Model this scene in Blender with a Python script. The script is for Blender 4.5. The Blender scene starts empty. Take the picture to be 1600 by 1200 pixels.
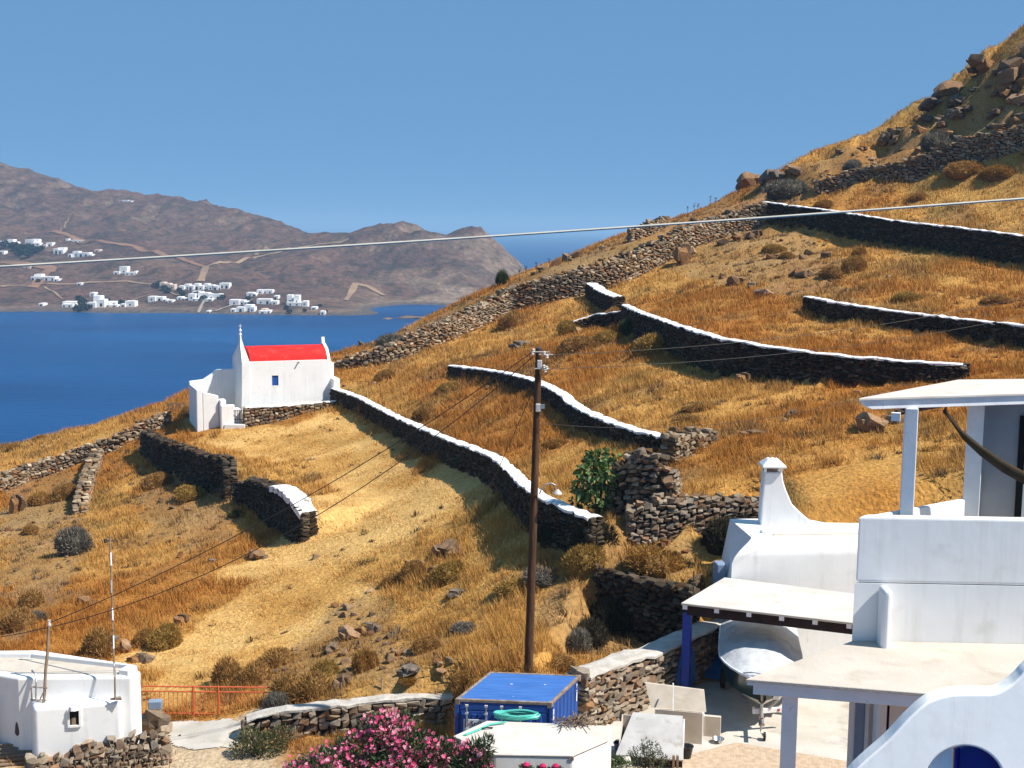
import bpy, bmesh, math, random
import numpy as np
from mathutils import Vector, Matrix

SC = bpy.context.scene
COL = SC.collection
R = math.radians

# ------------------------------------------------------------------ camera
CAM_Z = 62.0                       # metres above the sea
FPX = 2000.0                       # focal length in pixels of a 1600 x 1200 frame
PITCH = math.atan(243.0 / FPX)
ROLL = 0.010
_f = np.array([0, math.cos(PITCH), -math.sin(PITCH)])
_r0 = np.array([1.0, 0, 0]); _u0 = np.array([0, math.sin(PITCH), math.cos(PITCH)])
_r = _r0 * math.cos(ROLL) + _u0 * math.sin(ROLL)
_u = _u0 * math.cos(ROLL) - _r0 * math.sin(ROLL)
CAMP = np.array([0, 0, CAM_Z])
cam_d = bpy.data.cameras.new('camera'); cam = bpy.data.objects.new('camera', cam_d); COL.objects.link(cam)
cam_d.sensor_width = 36.0; cam_d.lens = 36.0 * FPX / 1600.0
cam_d.clip_start = 0.5; cam_d.clip_end = 200000
m = Matrix([[_r[0], _u[0], -_f[0], 0], [_r[1], _u[1], -_f[1], 0], [_r[2], _u[2], -_f[2], CAM_Z], [0, 0, 0, 1]])
cam.matrix_world = m
SC.camera = cam

# ------------------------------------------------------------------ light
HAZE = 0.00017
SKY_TINT = (0.91, 1.92, 3.15)
SUN_EL, SUN_AZ = R(52), R(106)      # azimuth clockwise from +Y (the view direction)
sun_d = bpy.data.lights.new('sun', 'SUN'); sun_d.energy = 4.6; sun_d.angle = R(0.53); sun_d.color = (1.0, 0.95, 0.87)
sun = bpy.data.objects.new('sun', sun_d); COL.objects.link(sun)
sdir = Vector((math.sin(SUN_AZ) * math.cos(SUN_EL), math.cos(SUN_AZ) * math.cos(SUN_EL), math.sin(SUN_EL)))
sun.rotation_euler = sdir.to_track_quat('Z', 'Y').to_euler(); sun.location = (60, -20, 140)
w = bpy.data.worlds.new('World'); SC.world = w; w.use_nodes = True
nt = w.node_tree; bg = nt.nodes['Background']
sky = nt.nodes.new('ShaderNodeTexSky'); sky.sky_type = 'NISHITA'; sky.sun_disc = False
sky.sun_elevation = SUN_EL; sky.sun_rotation = SUN_AZ
sky.altitude = 0; sky.air_density = 0.3; sky.dust_density = 0.0; sky.ozone_density = 8.0
# one even grade over the whole dome: softer gradient, clear Aegean blue
gm = nt.nodes.new('ShaderNodeGamma'); gm.inputs['Gamma'].default_value = 0.12; tn = nt.nodes.new('ShaderNodeVectorMath'); tn.operation = 'MULTIPLY'; tn.inputs[1].default_value = SKY_TINT
nt.links.new(sky.outputs['Color'], gm.inputs['Color']); nt.links.new(gm.outputs['Color'], tn.inputs[0]); nt.links.new(tn.outputs['Vector'], bg.inputs['Color']); bg.inputs['Strength'].default_value = 0.10
vs = SC.view_settings; vs.view_transform = 'Standard'; vs.look = 'None'; vs.exposure = 0.70; vs.gamma = 1.0
SC.cycles.use_denoising = True
SC.cycles.max_bounces = 6; SC.cycles.diffuse_bounces = 3; SC.cycles.glossy_bounces = 2
SC.cycles.transmission_bounces = 3; SC.cycles.volume_bounces = 0; SC.cycles.transparent_max_bounces = 6
SC.cycles.sample_clamp_indirect = 4.0

# ------------------------------------------------------------------ rays
def ray(px, py):
    d = _f + _r * ((px - 800) / FPX) - _u * ((py - 600) / FPX)
    return d / d[1]                                     # unit step in Y
def at(px, py, Y):                                      # point of that ray at distance Y
    return CAMP + ray(px, py) * Y
def atz(px, py, z):                                     # where the ray meets the level z (relative to the camera)
    d = ray(px, py); return CAMP + d * (z / d[2])

# ------------------------------------------------------------------ noise
_rng = np.random.RandomState(7)
_L = _rng.rand(256, 256)
def vnoise(x, y, s=0):
    x = np.asarray(x, float) + 13.7 * s; y = np.asarray(y, float) + 7.3 * s
    xi = np.floor(x).astype(int); yi = np.floor(y).astype(int); fx = x - xi; fy = y - yi
    fx = fx * fx * (3 - 2 * fx); fy = fy * fy * (3 - 2 * fy)
    a = _L[xi & 255, yi & 255]; b = _L[(xi + 1) & 255, yi & 255]; c = _L[xi & 255, (yi + 1) & 255]; d = _L[(xi + 1) & 255, (yi + 1) & 255]
    return (a * (1 - fx) + b * fx) * (1 - fy) + (c * (1 - fx) + d * fx) * fy
def fbm(x, y, o=4, s=0):
    t = 0; a = 0.5; n = 0
    for k in range(o):
        t = t + a * vnoise(x * 2 ** k, y * 2 ** k, s + k * 5); n += a; a *= 0.5
    return t / n
def ridged(x, y, o=4, s=0):
    t = 0; a = 0.5; n = 0
    for k in range(o):
        t = t + a * (1 - np.abs(2 * vnoise(x * 2 ** k, y * 2 ** k, s + k * 5) - 1)); n += a; a *= 0.5
    return t / n
def smooth(a, b, x):
    t = np.clip((x - a) / (b - a), 0, 1); return t * t * (3 - 2 * t)
def inpoly(x, y, poly):
    x = np.asarray(x); y = np.asarray(y); c = np.zeros(x.shape, bool); n = len(poly)
    for i in range(n):
        x1, y1 = poly[i][:2]; x2, y2 = poly[(i + 1) % n][:2]
        k = ((y1 > y) != (y2 > y)) & (x < (x2 - x1) * (y - y1) / (y2 - y1 + 1e-12) + x1)
        c ^= k
    return c
def polydist(x, y, pts):
    """distance to a polyline, fraction along it, side (+1 left of its direction)"""
    x = np.asarray(x, float); y = np.asarray(y, float)
    best = np.full(x.shape, 1e9); t_at = np.zeros(x.shape); side = np.zeros(x.shape); seg = np.zeros(x.shape, int)
    n = len(pts) - 1
    for i in range(n):
        ax, ay = pts[i][:2]; bx, by = pts[i + 1][:2]; dx, dy = bx - ax, by - ay; l2 = dx * dx + dy * dy + 1e-12
        t = np.clip(((x - ax) * dx + (y - ay) * dy) / l2, 0, 1)
        d = np.hypot(x - ax - t * dx, y - ay - t * dy); k = d < best
        best = np.where(k, d, best); t_at = np.where(k, i + t, t_at)
        side = np.where(k, np.sign(dx * (y - ay) - dy * (x - ax)), side)
    return best, t_at, side

def tps(ctrl, reg=0.02):
    P = np.array(ctrl, float); n = len(P)
    d2 = ((P[:, None, :2] - P[None, :, :2]) ** 2).sum(-1)
    K = 0.5 * d2 * np.log(d2 + 1e-9) + np.eye(n) * reg * 100
    A = np.zeros((n + 3, n + 3)); A[:n, :n] = K; A[:n, n] = 1; A[:n, n + 1:] = P[:, :2]; A[n, :n] = 1; A[n + 1:, :n] = P[:, :2].T
    s = np.linalg.solve(A, np.concatenate([P[:, 2], np.zeros(3)]))
    def f(x, y):
        sh = np.shape(x); x = np.ravel(x); y = np.ravel(y); out = np.zeros(len(x))
        for i0 in range(0, len(x), 20000):
            xx = x[i0:i0 + 20000]; yy = y[i0:i0 + 20000]
            q = (xx[:, None] - P[None, :, 0]) ** 2 + (yy[:, None] - P[None, :, 1]) ** 2
            out[i0:i0 + 20000] = (0.5 * q * np.log(q + 1e-9)) @ s[:n] + s[n] + s[n + 1] * xx + s[n + 2] * yy
        return out.reshape(sh)
    return f

# ------------------------------------------------------------------ materials
MATS = {}
def _new(name):
    m_ = bpy.data.materials.new(name); m_.use_nodes = True; MATS[name] = m_
    t = m_.node_tree; b = t.nodes['Principled BSDF']
    return m_, t, b
def pmat(name, c1, c2=None, scale=2.0, rough=0.85, bump=0.0, bscale=None, spec=0.3, metal=0.0, detail=5, lo=0.35, hi=0.65, stretch=None, third=None):
    """procedural two-tone paint or mineral surface, world-space noise"""
    m_, t, b = _new(name); N = t.nodes; L = t.links
    b.inputs['Roughness'].default_value = rough; b.inputs['Specular IOR Level'].default_value = spec; b.inputs['Metallic'].default_value = metal
    g = N.new('ShaderNodeNewGeometry'); src = g.outputs['Position']
    if stretch:
        mp = N.new('ShaderNodeMapping'); mp.inputs['Scale'].default_value = stretch; L.new(src, mp.inputs['Vector']); src = mp.outputs['Vector']
    if c2 is None: c2 = tuple(x * 0.85 for x in c1)
    n = N.new('ShaderNodeTexNoise'); n.inputs['Scale'].default_value = scale; n.inputs['Detail'].default_value = detail; L.new(src, n.inputs['Vector'])
    r = N.new('ShaderNodeValToRGB'); r.color_ramp.elements[0].position = lo; r.color_ramp.elements[1].position = hi
    r.color_ramp.elements[0].color = (*c1, 1); r.color_ramp.elements[1].color = (*c2, 1)
    L.new(n.outputs['Fac'], r.inputs['Fac']); col = r.outputs['Color']
    if third:
        c3, sc3, lo3, hi3 = third
        n3 = N.new('ShaderNodeTexNoise'); n3.inputs['Scale'].default_value = sc3; n3.inputs['Detail'].default_value = 6; L.new(src, n3.inputs['Vector'])
        r3 = N.new('ShaderNodeMapRange'); r3.inputs['From Min'].default_value = lo3; r3.inputs['From Max'].default_value = hi3; L.new(n3.outputs['Fac'], r3.inputs['Value'])
        mx = N.new('ShaderNodeMix'); mx.data_type = 'RGBA'; L.new(r3.outputs['Result'], mx.inputs['Factor']); L.new(col, mx.inputs['A']); mx.inputs['B'].default_value = (*c3, 1)
        col = mx.outputs['Result']
    L.new(col, b.inputs['Base Color'])
    if bump:
        n2 = N.new('ShaderNodeTexNoise'); n2.inputs['Scale'].default_value = bscale or scale * 6; n2.inputs['Detail'].default_value = 6; L.new(src, n2.inputs['Vector'])
        bp = N.new('ShaderNodeBump'); bp.inputs['Strength'].default_value = 1.0; bp.inputs['Distance'].default_value = bump
        L.new(n2.outputs['Fac'], bp.inputs['Height']); L.new(bp.outputs['Normal'], b.inputs['Normal'])
    return m_
def amat(name, rough=0.9, amp=0.25, scale=8.0, bump=0.0, bscale=20.0, trans=0.0, spec=0.15, objrand=0.0, base=None, sfac=1.0):
    """colour from the 'Col' attribute (or a base colour), broken up by noise"""
    m_, t, b = _new(name); N = t.nodes; L = t.links
    b.inputs['Roughness'].default_value = rough; b.inputs['Specular IOR Level'].default_value = spec
    g = N.new('ShaderNodeNewGeometry')
    if base is None:
        a = N.new('ShaderNodeAttribute'); a.attribute_name = 'Col'; col = a.outputs['Color']
    else:
        rr = N.new('ShaderNodeValToRGB'); oi = N.new('ShaderNodeObjectInfo'); L.new(oi.outputs['Random'], rr.inputs['Fac'])
        el = rr.color_ramp.elements
        while len(el) < len(base): el.new(0.5)
        for i, c in enumerate(base): el[i].position = i / max(1, len(base) - 1); el[i].color = (*c, 1)
        col = rr.outputs['Color']
    n = N.new('ShaderNodeTexNoise'); n.inputs['Scale'].default_value = scale; n.inputs['Detail'].default_value = 6; n.inputs['Roughness'].default_value = 0.65
    L.new(g.outputs['Position'], n.inputs['Vector'])
    mr = N.new('ShaderNodeMapRange'); mr.inputs['From Min'].default_value = 0.25; mr.inputs['From Max'].default_value = 0.75
    mr.inputs['To Min'].default_value = (1 - amp) * sfac; mr.inputs['To Max'].default_value = (1 + amp) * sfac; L.new(n.outputs['Fac'], mr.inputs['Value'])
    v = N.new('ShaderNodeVectorMath'); v.operation = 'MULTIPLY'; L.new(col, v.inputs[0]); L.new(mr.outputs['Result'], v.inputs[1])
    L.new(v.outputs['Vector'], b.inputs['Base Color'])
    if bump:
        n2 = N.new('ShaderNodeTexNoise'); n2.inputs['Scale'].default_value = bscale; n2.inputs['Detail'].default_value = 6; L.new(g.outputs['Position'], n2.inputs['Vector'])
        bp = N.new('ShaderNodeBump'); bp.inputs['Distance'].default_value = bump; L.new(n2.outputs['Fac'], bp.inputs['Height']); L.new(bp.outputs['Normal'], b.inputs['Normal'])
    if trans:
        tr = N.new('ShaderNodeBsdfTranslucent'); L.new(v.outputs['Vector'], tr.inputs['Color'])
        mx = N.new('ShaderNodeMixShader'); mx.inputs[0].default_value = trans
        L.new(b.outputs['BSDF'], mx.inputs[1]); L.new(tr.outputs['BSDF'], mx.inputs[2]); L.new(mx.outputs['Shader'], N['Material Output'].inputs['Surface'])
    return m_

pmat('whitewash', (0.82, 0.82, 0.81), (0.77, 0.77, 0.755), 0.9, 0.9, 0.004, 4, 0.2, third=((0.66, 0.64, 0.60), 2.3, 0.60, 0.85))
def streaks(name, col, amt, sc=(2.6, 2.6, 0.22)):
    t = MATS[name].node_tree; N = t.nodes; L = t.links; b = N['Principled BSDF']; src = b.inputs['Base Color'].links[0].from_socket
    g = N.new('ShaderNodeNewGeometry'); mp = N.new('ShaderNodeMapping'); mp.inputs['Scale'].default_value = sc; L.new(g.outputs['Position'], mp.inputs['Vector'])
    n = N.new('ShaderNodeTexNoise'); n.inputs['Scale'].default_value = 1.6; n.inputs['Detail'].default_value = 8; n.inputs['Roughness'].default_value = 0.7; L.new(mp.outputs['Vector'], n.inputs['Vector'])
    r = N.new('ShaderNodeMapRange'); r.inputs['From Min'].default_value = 0.52; r.inputs['From Max'].default_value = 0.80; r.inputs['To Max'].default_value = amt; L.new(n.outputs['Fac'], r.inputs['Value'])
    mx = N.new('ShaderNodeMix'); mx.data_type = 'RGBA'; L.new(r.outputs['Result'], mx.inputs['Factor']); L.new(src, mx.inputs['A']); mx.inputs['B'].default_value = (*col, 1); L.new(mx.outputs['Result'], b.inputs['Base Color'])
streaks('whitewash', (0.50, 0.46, 0.40), 0.46)
pmat('white_paint', (0.80, 0.80, 0.80), (0.72, 0.73, 0.74), 3.0, 0.6, 0.004, 30, 0.3, third=((0.45, 0.44, 0.42), 9, 0.66, 0.8))
pmat('lime_cap', (0.82, 0.82, 0.81), (0.70, 0.68, 0.65), 2.5, 0.95, 0.05, 6, 0.1, third=((0.28, 0.24, 0.20), 2.6, 0.58, 0.70))
pmat('grey_cap', (0.52, 0.49, 0.44), (0.40, 0.36, 0.31), 2.5, 0.95, 0.03, 8, 0.1)
pmat('screed', (0.54, 0.48, 0.41), (0.47, 0.415, 0.35), 1.1, 0.9, 0.008, 14, 0.2, third=((0.38, 0.32, 0.25), 1.7, 0.55, 0.85))
pmat('screed_pale', (0.60, 0.555, 0.50), (0.53, 0.485, 0.43), 1.0, 0.9, 0.006, 14, 0.2, third=((0.42, 0.37, 0.31), 2.2, 0.58, 0.85))
pmat('concrete', (0.56, 0.52, 0.46), (0.44, 0.40, 0.34), 0.8, 0.9, 0.01, 16, 0.2, third=((0.30, 0.26, 0.20), 1.3, 0.58, 0.8))
pmat('dirt', (0.46, 0.34, 0.22), (0.36, 0.26, 0.16), 0.9, 1.0, 0.03, 9, 0.05, third=((0.58, 0.47, 0.34), 0.5, 0.5, 0.75))
pmat('gravel', (0.55, 0.42, 0.30), (0.42, 0.31, 0.21), 6, 1.0, 0.03, 25, 0.05)
pmat('red_dome', (0.78, 0.022, 0.018), (0.66, 0.018, 0.015), 1.2, 0.75, 0.01, 6, 0.2, third=((0.72, 0.07, 0.055), 2.2, 0.55, 0.8))
pmat('blue_paint', (0.012, 0.045, 0.36), (0.010, 0.035, 0.28), 4, 0.5, 0.002, 30, 0.4)
pmat('deep_blue', (0.004, 0.010, 0.24), (0.003, 0.008, 0.18), 3, 0.35, 0.001, 30, 0.5)
pmat('shutter_blue', (0.015, 0.10, 0.42), (0.012, 0.08, 0.34), 4, 0.5, 0.002, 30, 0.4)
pmat('pool_grey_blue', (0.22, 0.28, 0.38), (0.18, 0.24, 0.33), 3, 0.6, 0.002, 30, 0.3)
pmat('container_blue', (0.020, 0.085, 0.34), (0.014, 0.065, 0.27), 2.5, 0.55, 0.004, 12, 0.4, third=((0.22, 0.12, 0.07), 5, 0.70, 0.78))
pmat('container_top', (0.055, 0.16, 0.44), (0.035, 0.12, 0.36), 2.0, 0.6, 0.01, 6, 0.3, stretch=(0.6, 5, 1), third=((0.24, 0.13, 0.08), 3.5, 0.69, 0.76))
pmat('rust_grey', (0.30, 0.25, 0.21), (0.17, 0.11, 0.08), 6, 0.8, 0.003, 30, 0.3)
pmat('galvanised', (0.46, 0.46, 0.45), (0.34, 0.34, 0.33), 8, 0.45, 0.001, 40, 0.5, 0.6)
pmat('dark_metal', (0.05, 0.05, 0.055), (0.09, 0.07, 0.06), 8, 0.6, 0.001, 40, 0.4, 0.3)
pmat('orange_paint', (0.62, 0.13, 0.045), (0.50, 0.10, 0.04), 5, 0.6, 0.001, 40, 0.3)
pmat('pole_wood', (0.095, 0.045, 0.022), (0.055, 0.027, 0.014), 3, 0.85, 0.01, 12, 0.2, stretch=(6, 6, 0.6), third=((0.15, 0.09, 0.055), 2, 0.55, 0.8))
pmat('weathered_wood', (0.30, 0.22, 0.15), (0.20, 0.14, 0.09), 4, 0.9, 0.004, 20, 0.2, stretch=(3, 3, 0.8))
pmat('dark_wood', (0.035, 0.018, 0.016), (0.02, 0.011, 0.01), 4, 0.7, 0.003, 20, 0.2)
pmat('weathered_board', (0.50, 0.49, 0.47), (0.42, 0.41, 0.39), 2.5, 0.8, 0.003, 15, 0.2, third=((0.30, 0.27, 0.23), 3, 0.58, 0.8))
pmat('plywood', (0.60, 0.53, 0.44), (0.52, 0.45, 0.36), 3, 0.8, 0.002, 20, 0.2)
pmat('cable_white', (0.66, 0.61, 0.50), (0.56, 0.51, 0.42), 5, 0.6, 0.0, 10, 0.3)
pmat('cable_black', (0.02, 0.018, 0.016), (0.03, 0.026, 0.022), 5, 0.6, 0.0, 10, 0.3)
pmat('ceramic', (0.62, 0.60, 0.56), (0.5, 0.48, 0.45), 5, 0.25, 0.0, 10, 0.5)
pmat('glass_dark', (0.015, 0.02, 0.028), (0.02, 0.026, 0.035), 3, 0.08, 0.0, 10, 0.6)
pmat('void', (0.012, 0.011, 0.012), (0.016, 0.015, 0.016), 3, 0.9, 0.0, 10, 0.1)
pmat('hull_green', (0.010, 0.030, 0.028), (0.008, 0.024, 0.022), 2, 0.15, 0.0, 10, 0.6)
pmat('hull_cream', (0.62, 0.60, 0.52), (0.55, 0.53, 0.46), 2, 0.3, 0.0, 10, 0.5)
pmat('canvas', (0.56, 0.57, 0.58), (0.46, 0.47, 0.49), 2.5, 0.7, 0.04, 3.5, 0.3, third=((0.33, 0.33, 0.34), 2.0, 0.55, 0.8))
pmat('tarp_blue', (0.03, 0.12, 0.30), (0.02, 0.08, 0.22), 3, 0.5, 0.03, 4, 0.3)
pmat('rubber', (0.018, 0.018, 0.018), (0.026, 0.025, 0.024), 6, 0.8, 0.002, 30, 0.2)
pmat('hose_teal', (0.10, 0.52, 0.42), (0.08, 0.44, 0.36), 6, 0.35, 0.0, 10, 0.4)
pmat('plastic_black', (0.016, 0.017, 0.02), (0.022, 0.023, 0.027), 5, 0.4, 0.0, 10, 0.4)
pmat('plastic_navy', (0.04, 0.045, 0.13), (0.03, 0.035, 0.10), 5, 0.4, 0.0, 10, 0.4)
pmat('steel_bowl', (0.6, 0.6, 0.6), (0.5, 0.5, 0.5), 5, 0.25, 0.0, 10, 0.5, 0.9)
pmat('hammock_cloth', (0.055, 0.042, 0.026), (0.04, 0.03, 0.018), 6, 0.95, 0.004, 30, 0.1)
pmat('sign_white', (0.74, 0.75, 0.76), (0.66, 0.67, 0.68), 6, 0.5, 0.0, 10, 0.3)
pmat('ink', (0.01, 0.012, 0.02), (0.012, 0.014, 0.024), 6, 0.5, 0.0, 10, 0.3)
pmat('red_mark', (0.5, 0.04, 0.03), (0.45, 0.03, 0.03), 6, 0.5, 0.0, 10, 0.3)
pmat('grey_plaster', (0.34, 0.35, 0.37), (0.29, 0.30, 0.32), 1.5, 0.9, 0.006, 14, 0.2)
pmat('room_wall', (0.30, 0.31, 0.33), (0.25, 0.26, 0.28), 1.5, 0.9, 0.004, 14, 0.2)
pmat('wall_core', (0.030, 0.024, 0.018), (0.045, 0.035, 0.025), 3, 1.0, 0.0, 14, 0.05)
pmat('far_white', (0.80, 0.79, 0.77), (0.74, 0.72, 0.70), 0.1, 0.9, 0.0, 1, 0.2)
pmat('far_cream', (0.66, 0.52, 0.42), (0.60, 0.46, 0.36), 0.1, 0.9, 0.0, 1, 0.2)
pmat('far_track', (0.30, 0.205, 0.125), (0.20, 0.135, 0.09), 0.03, 1.0, 0.0, 1, 0.05)
pmat('far_track_red', (0.26, 0.145, 0.085), (0.18, 0.105, 0.07), 0.03, 1.0, 0.0, 1, 0.05)
pmat('far_wall_stone', (0.34, 0.29, 0.24), (0.20, 0.165, 0.135), 0.2, 1.0, 0.0, 1, 0.05)
pmat('bark', (0.10, 0.075, 0.055), (0.06, 0.045, 0.033), 8, 0.95, 0.01, 30, 0.1)
pmat('bougain', (0.55, 0.03, 0.13), (0.40, 0.02, 0.08), 8, 0.8, 0.0, 30, 0.1)
amat('stone_mix', 0.92, 0.35, 9.0, 0.01, 30)
amat('stone_each', 0.92, 0.35, 9.0, 0.01, 30, base=[(0.18, 0.135, 0.092), (0.26, 0.20, 0.14), (0.31, 0.25, 0.185), (0.22, 0.125, 0.068), (0.14, 0.115, 0.09), (0.35, 0.29, 0.22), (0.27, 0.145, 0.07)])
amat('rock', 0.95, 0.5, 5.0, 0.05, 9.0)
amat('ground_soil', 0.98, 0.42, 5.0, 0.10, 7.0)
amat('blade', 0.8, 0.12, 0.6, trans=0.25)
amat('leaf', 0.55, 0.15, 3.0, trans=0.2, spec=0.35)
amat('far_ground', 0.98, 0.62, 0.20, 3.5, 0.13)
# ------------------------------------------------------------------ mesh helpers
def np_mesh(name, V, F=None, tri=None, quad=None, col=None, smooth_=False):
    """mesh from numpy arrays: tri (n,3) and / or quad (n,4)"""
    me = bpy.data.meshes.new(name); V = np.asarray(V, np.float32)
    me.vertices.add(len(V)); me.vertices.foreach_set('co', V.ravel())
    loops = []; starts = []; tot = 0
    for arr, k in ((tri, 3), (quad, 4)):
        if arr is None or len(arr) == 0: continue
        arr = np.asarray(arr, np.int32); loops.append(arr.ravel()); starts.append(tot + np.arange(len(arr)) * k); tot += arr.size
    loops = np.concatenate(loops); starts = np.concatenate(starts)
    me.loops.add(len(loops)); me.loops.foreach_set('vertex_index', loops.astype(np.int32))
    me.polygons.add(len(starts)); me.polygons.foreach_set('loop_start', starts.astype(np.int32))
    me.update(calc_edges=True); me.validate()
    me.polygons.foreach_set('use_smooth', np.full(len(me.polygons), bool(smooth_)))
    if col is not None:
        a = me.color_attributes.new('Col', 'FLOAT_COLOR', 'POINT'); c = np.ones((len(V), 4), np.float32); c[:, :3] = col; a.data.foreach_set('color', c.ravel())
    return me

def link(name, me, mat=None, parent=None):
    o = bpy.data.objects.new(name, me); COL.objects.link(o)
    if mat: me.materials.clear(); me.materials.append(MATS[mat])
    if parent is not None: o.parent = parent; o.matrix_parent_inverse = parent.matrix_world.inverted() if False else Matrix()
    return o
def tag(o, label=None, cat=None, group=None, kind=None):
    if label: o['label'] = label
    if cat: o['category'] = cat
    if group: o['group'] = group
    if kind: o['kind'] = kind
    return o
def thing(name, label, cat, loc=(0, 0, 0), rz=0.0, group=None):
    e = bpy.data.objects.new(name, None); COL.objects.link(e); e.location = loc; e.rotation_euler = (0, 0, rz); e.empty_display_size = 0.3
    tag(e, label, cat, group)
    e['_m'] = 0; del e['_m']
    return e
def place(e):
    return Matrix.Translation(e.location) @ Matrix.Rotation(e.rotation_euler[2], 4, 'Z')

class MB:
    def __init__(s): s.v = []; s.f = []
    def add(s, V, F):
        o = len(s.v); s.v += [tuple(map(float, p)) for p in V]; s.f += [tuple(i + o for i in q) for q in F]; return s
    def box(s, c, d, rz=0.0, M=None):
        x, y, z = d[0] / 2, d[1] / 2, d[2] / 2
        V = [(-x, -y, -z), (x, -y, -z), (x, y, -z), (-x, y, -z), (-x, -y, z), (x, -y, z), (x, y, z), (-x, y, z)]
        if M is not None: V = [tuple(M @ Vector(p)) for p in V]
        ca, sa = math.cos(rz), math.sin(rz)
        V = [(c[0] + p[0] * ca - p[1] * sa, c[1] + p[0] * sa + p[1] * ca, c[2] + p[2]) for p in V]
        return s.add(V, [(0, 3, 2, 1), (4, 5, 6, 7), (0, 1, 5, 4), (1, 2, 6, 5), (2, 3, 7, 6), (3, 0, 4, 7)])
    def prism(s, poly, z0, z1):
        """poly: (x, y) or (x, y, zoffset) ring, counter-clockwise or not"""
        n = len(poly); area = sum(poly[i][0] * poly[(i + 1) % n][1] - poly[(i + 1) % n][0] * poly[i][1] for i in range(n))
        if area < 0: poly = list(poly)[::-1]
        V = [(p[0], p[1], z0) for p in poly] + [(p[0], p[1], z1 + (p[2] if len(p) > 2 else 0)) for p in poly]
        F = [tuple(range(n))[::-1], tuple(range(n, 2 * n))] + [(i, (i + 1) % n, n + (i + 1) % n, n + i) for i in range(n)]
        return s.add(V, F)
    def slab(s, outline, a, b):
        """outline given as 3D points, extruded by the vector b - a"""
        n = len(outline); off = Vector(b) - Vector(a)
        V = [tuple(p) for p in outline] + [tuple(Vector(p) + off) for p in outline]
        F = [tuple(range(n))[::-1], tuple(range(n, 2 * n))] + [(i, (i + 1) % n, n + (i + 1) % n, n + i) for i in range(n)]
        return s.add(V, F)
    def tube(s, pts, r, n=6, r2=None, cap=True):
        pts = [Vector(p) for p in pts]; k = len(pts); base = len(s.v); prev = None
        for i, p in enumerate(pts):
            d = (pts[min(i + 1, k - 1)] - pts[max(i - 1, 0)]).normalized()
            a = Vector((0, 0, 1)) if abs(d.z) < 0.9 else Vector((1, 0, 0))
            if prev is not None: a = prev
            u = d.cross(a)
            u = u.normalized() if u.length > 1e-6 else Vector((1, 0, 0)); v = u.cross(d).normalized(); prev = v
            rr = r if r2 is None else r + (r2 - r) * i / max(1, k - 1)
            if isinstance(r, (list, tuple)): rr = r[i]
            for j in range(n):
                t = 2 * math.pi * j / n; s.v.append(tuple(p + (u * math.cos(t) + v * math.sin(t)) * rr))
        for i in range(k - 1):
            for j in range(n):
                q = base + i * n + j; q2 = base + i * n + (j + 1) % n; s.f.append((q, q2, q2 + n, q + n))
        if cap: s.f.append(tuple(base + j for j in range(n))[::-1]); s.f.append(tuple(base + (k - 1) * n + j for j in range(n)))
        return s
    def lathe(s, prof, c=(0, 0, 0), n=16):
        base = len(s.v); k = len(prof)
        for (r, z) in prof:
            for j in range(n):
                t = 2 * math.pi * j / n; s.v.append((c[0] + r * math.cos(t), c[1] + r * math.sin(t), c[2] + z))
        for i in range(k - 1):
            for j in range(n):
                q = base + i * n + j; q2 = base + i * n + (j + 1) % n; s.f.append((q, q2, q2 + n, q + n))
        s.f.append(tuple(base + j for j in range(n))[::-1]); s.f.append(tuple(base + (k - 1) * n + j for j in range(n)))
        return s
    def grid(s, rows):
        base = len(s.v); n = len(rows[0])
        for r in rows: s.v += [tuple(map(float, p)) for p in r]
        for i in range(len(rows) - 1):
            for j in range(n - 1): s.f.append((base + i * n + j, base + i * n + j + 1, base + (i + 1) * n + j + 1, base + (i + 1) * n + j))
        return s
    def build(s, name, mat, parent=None, bevel=0.0, seg=2, smooth_=False, world=True, fix=False):
        me = bpy.data.meshes.new(name)
        V = s.v
        if parent is not None and world:
            Mi = place(parent).inverted() if parent.parent is None else place(parent.parent).inverted()
            V = [tuple(Mi @ Vector(p)) for p in V]
        me.from_pydata(V, [], s.f); me.update()
        if fix:
            bm = bmesh.new(); bm.from_mesh(me); bmesh.ops.recalc_face_normals(bm, faces=bm.faces); bm.to_mesh(me); bm.free()
        me.polygons.foreach_set('use_smooth', np.full(len(me.polygons), bool(smooth_)))
        if smooth_: me.set_sharp_from_angle(angle=R(48))
        o = link(name, me, mat, parent)
        if bevel:
            b = o.modifiers.new('bevel', 'BEVEL'); b.width = bevel; b.segments = seg; b.limit_method = 'ANGLE'; b.angle_limit = R(35)
        return o

def copy_thing(o, loc=None, rz=None, scale=None, label=None):
    c = o.copy(); COL.objects.link(c)
    if loc is not None: c.location = loc
    if rz is not None: c.rotation_euler = (0, 0, rz)
    if scale is not None: c.scale = scale if hasattr(scale, '__len__') else (scale,) * 3
    if label: c['label'] = label
    for ch in o.children:
        d = ch.copy(); COL.objects.link(d); d.parent = c
        for g in ch.children:
            e = g.copy(); COL.objects.link(e); e.parent = d
    return c

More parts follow.
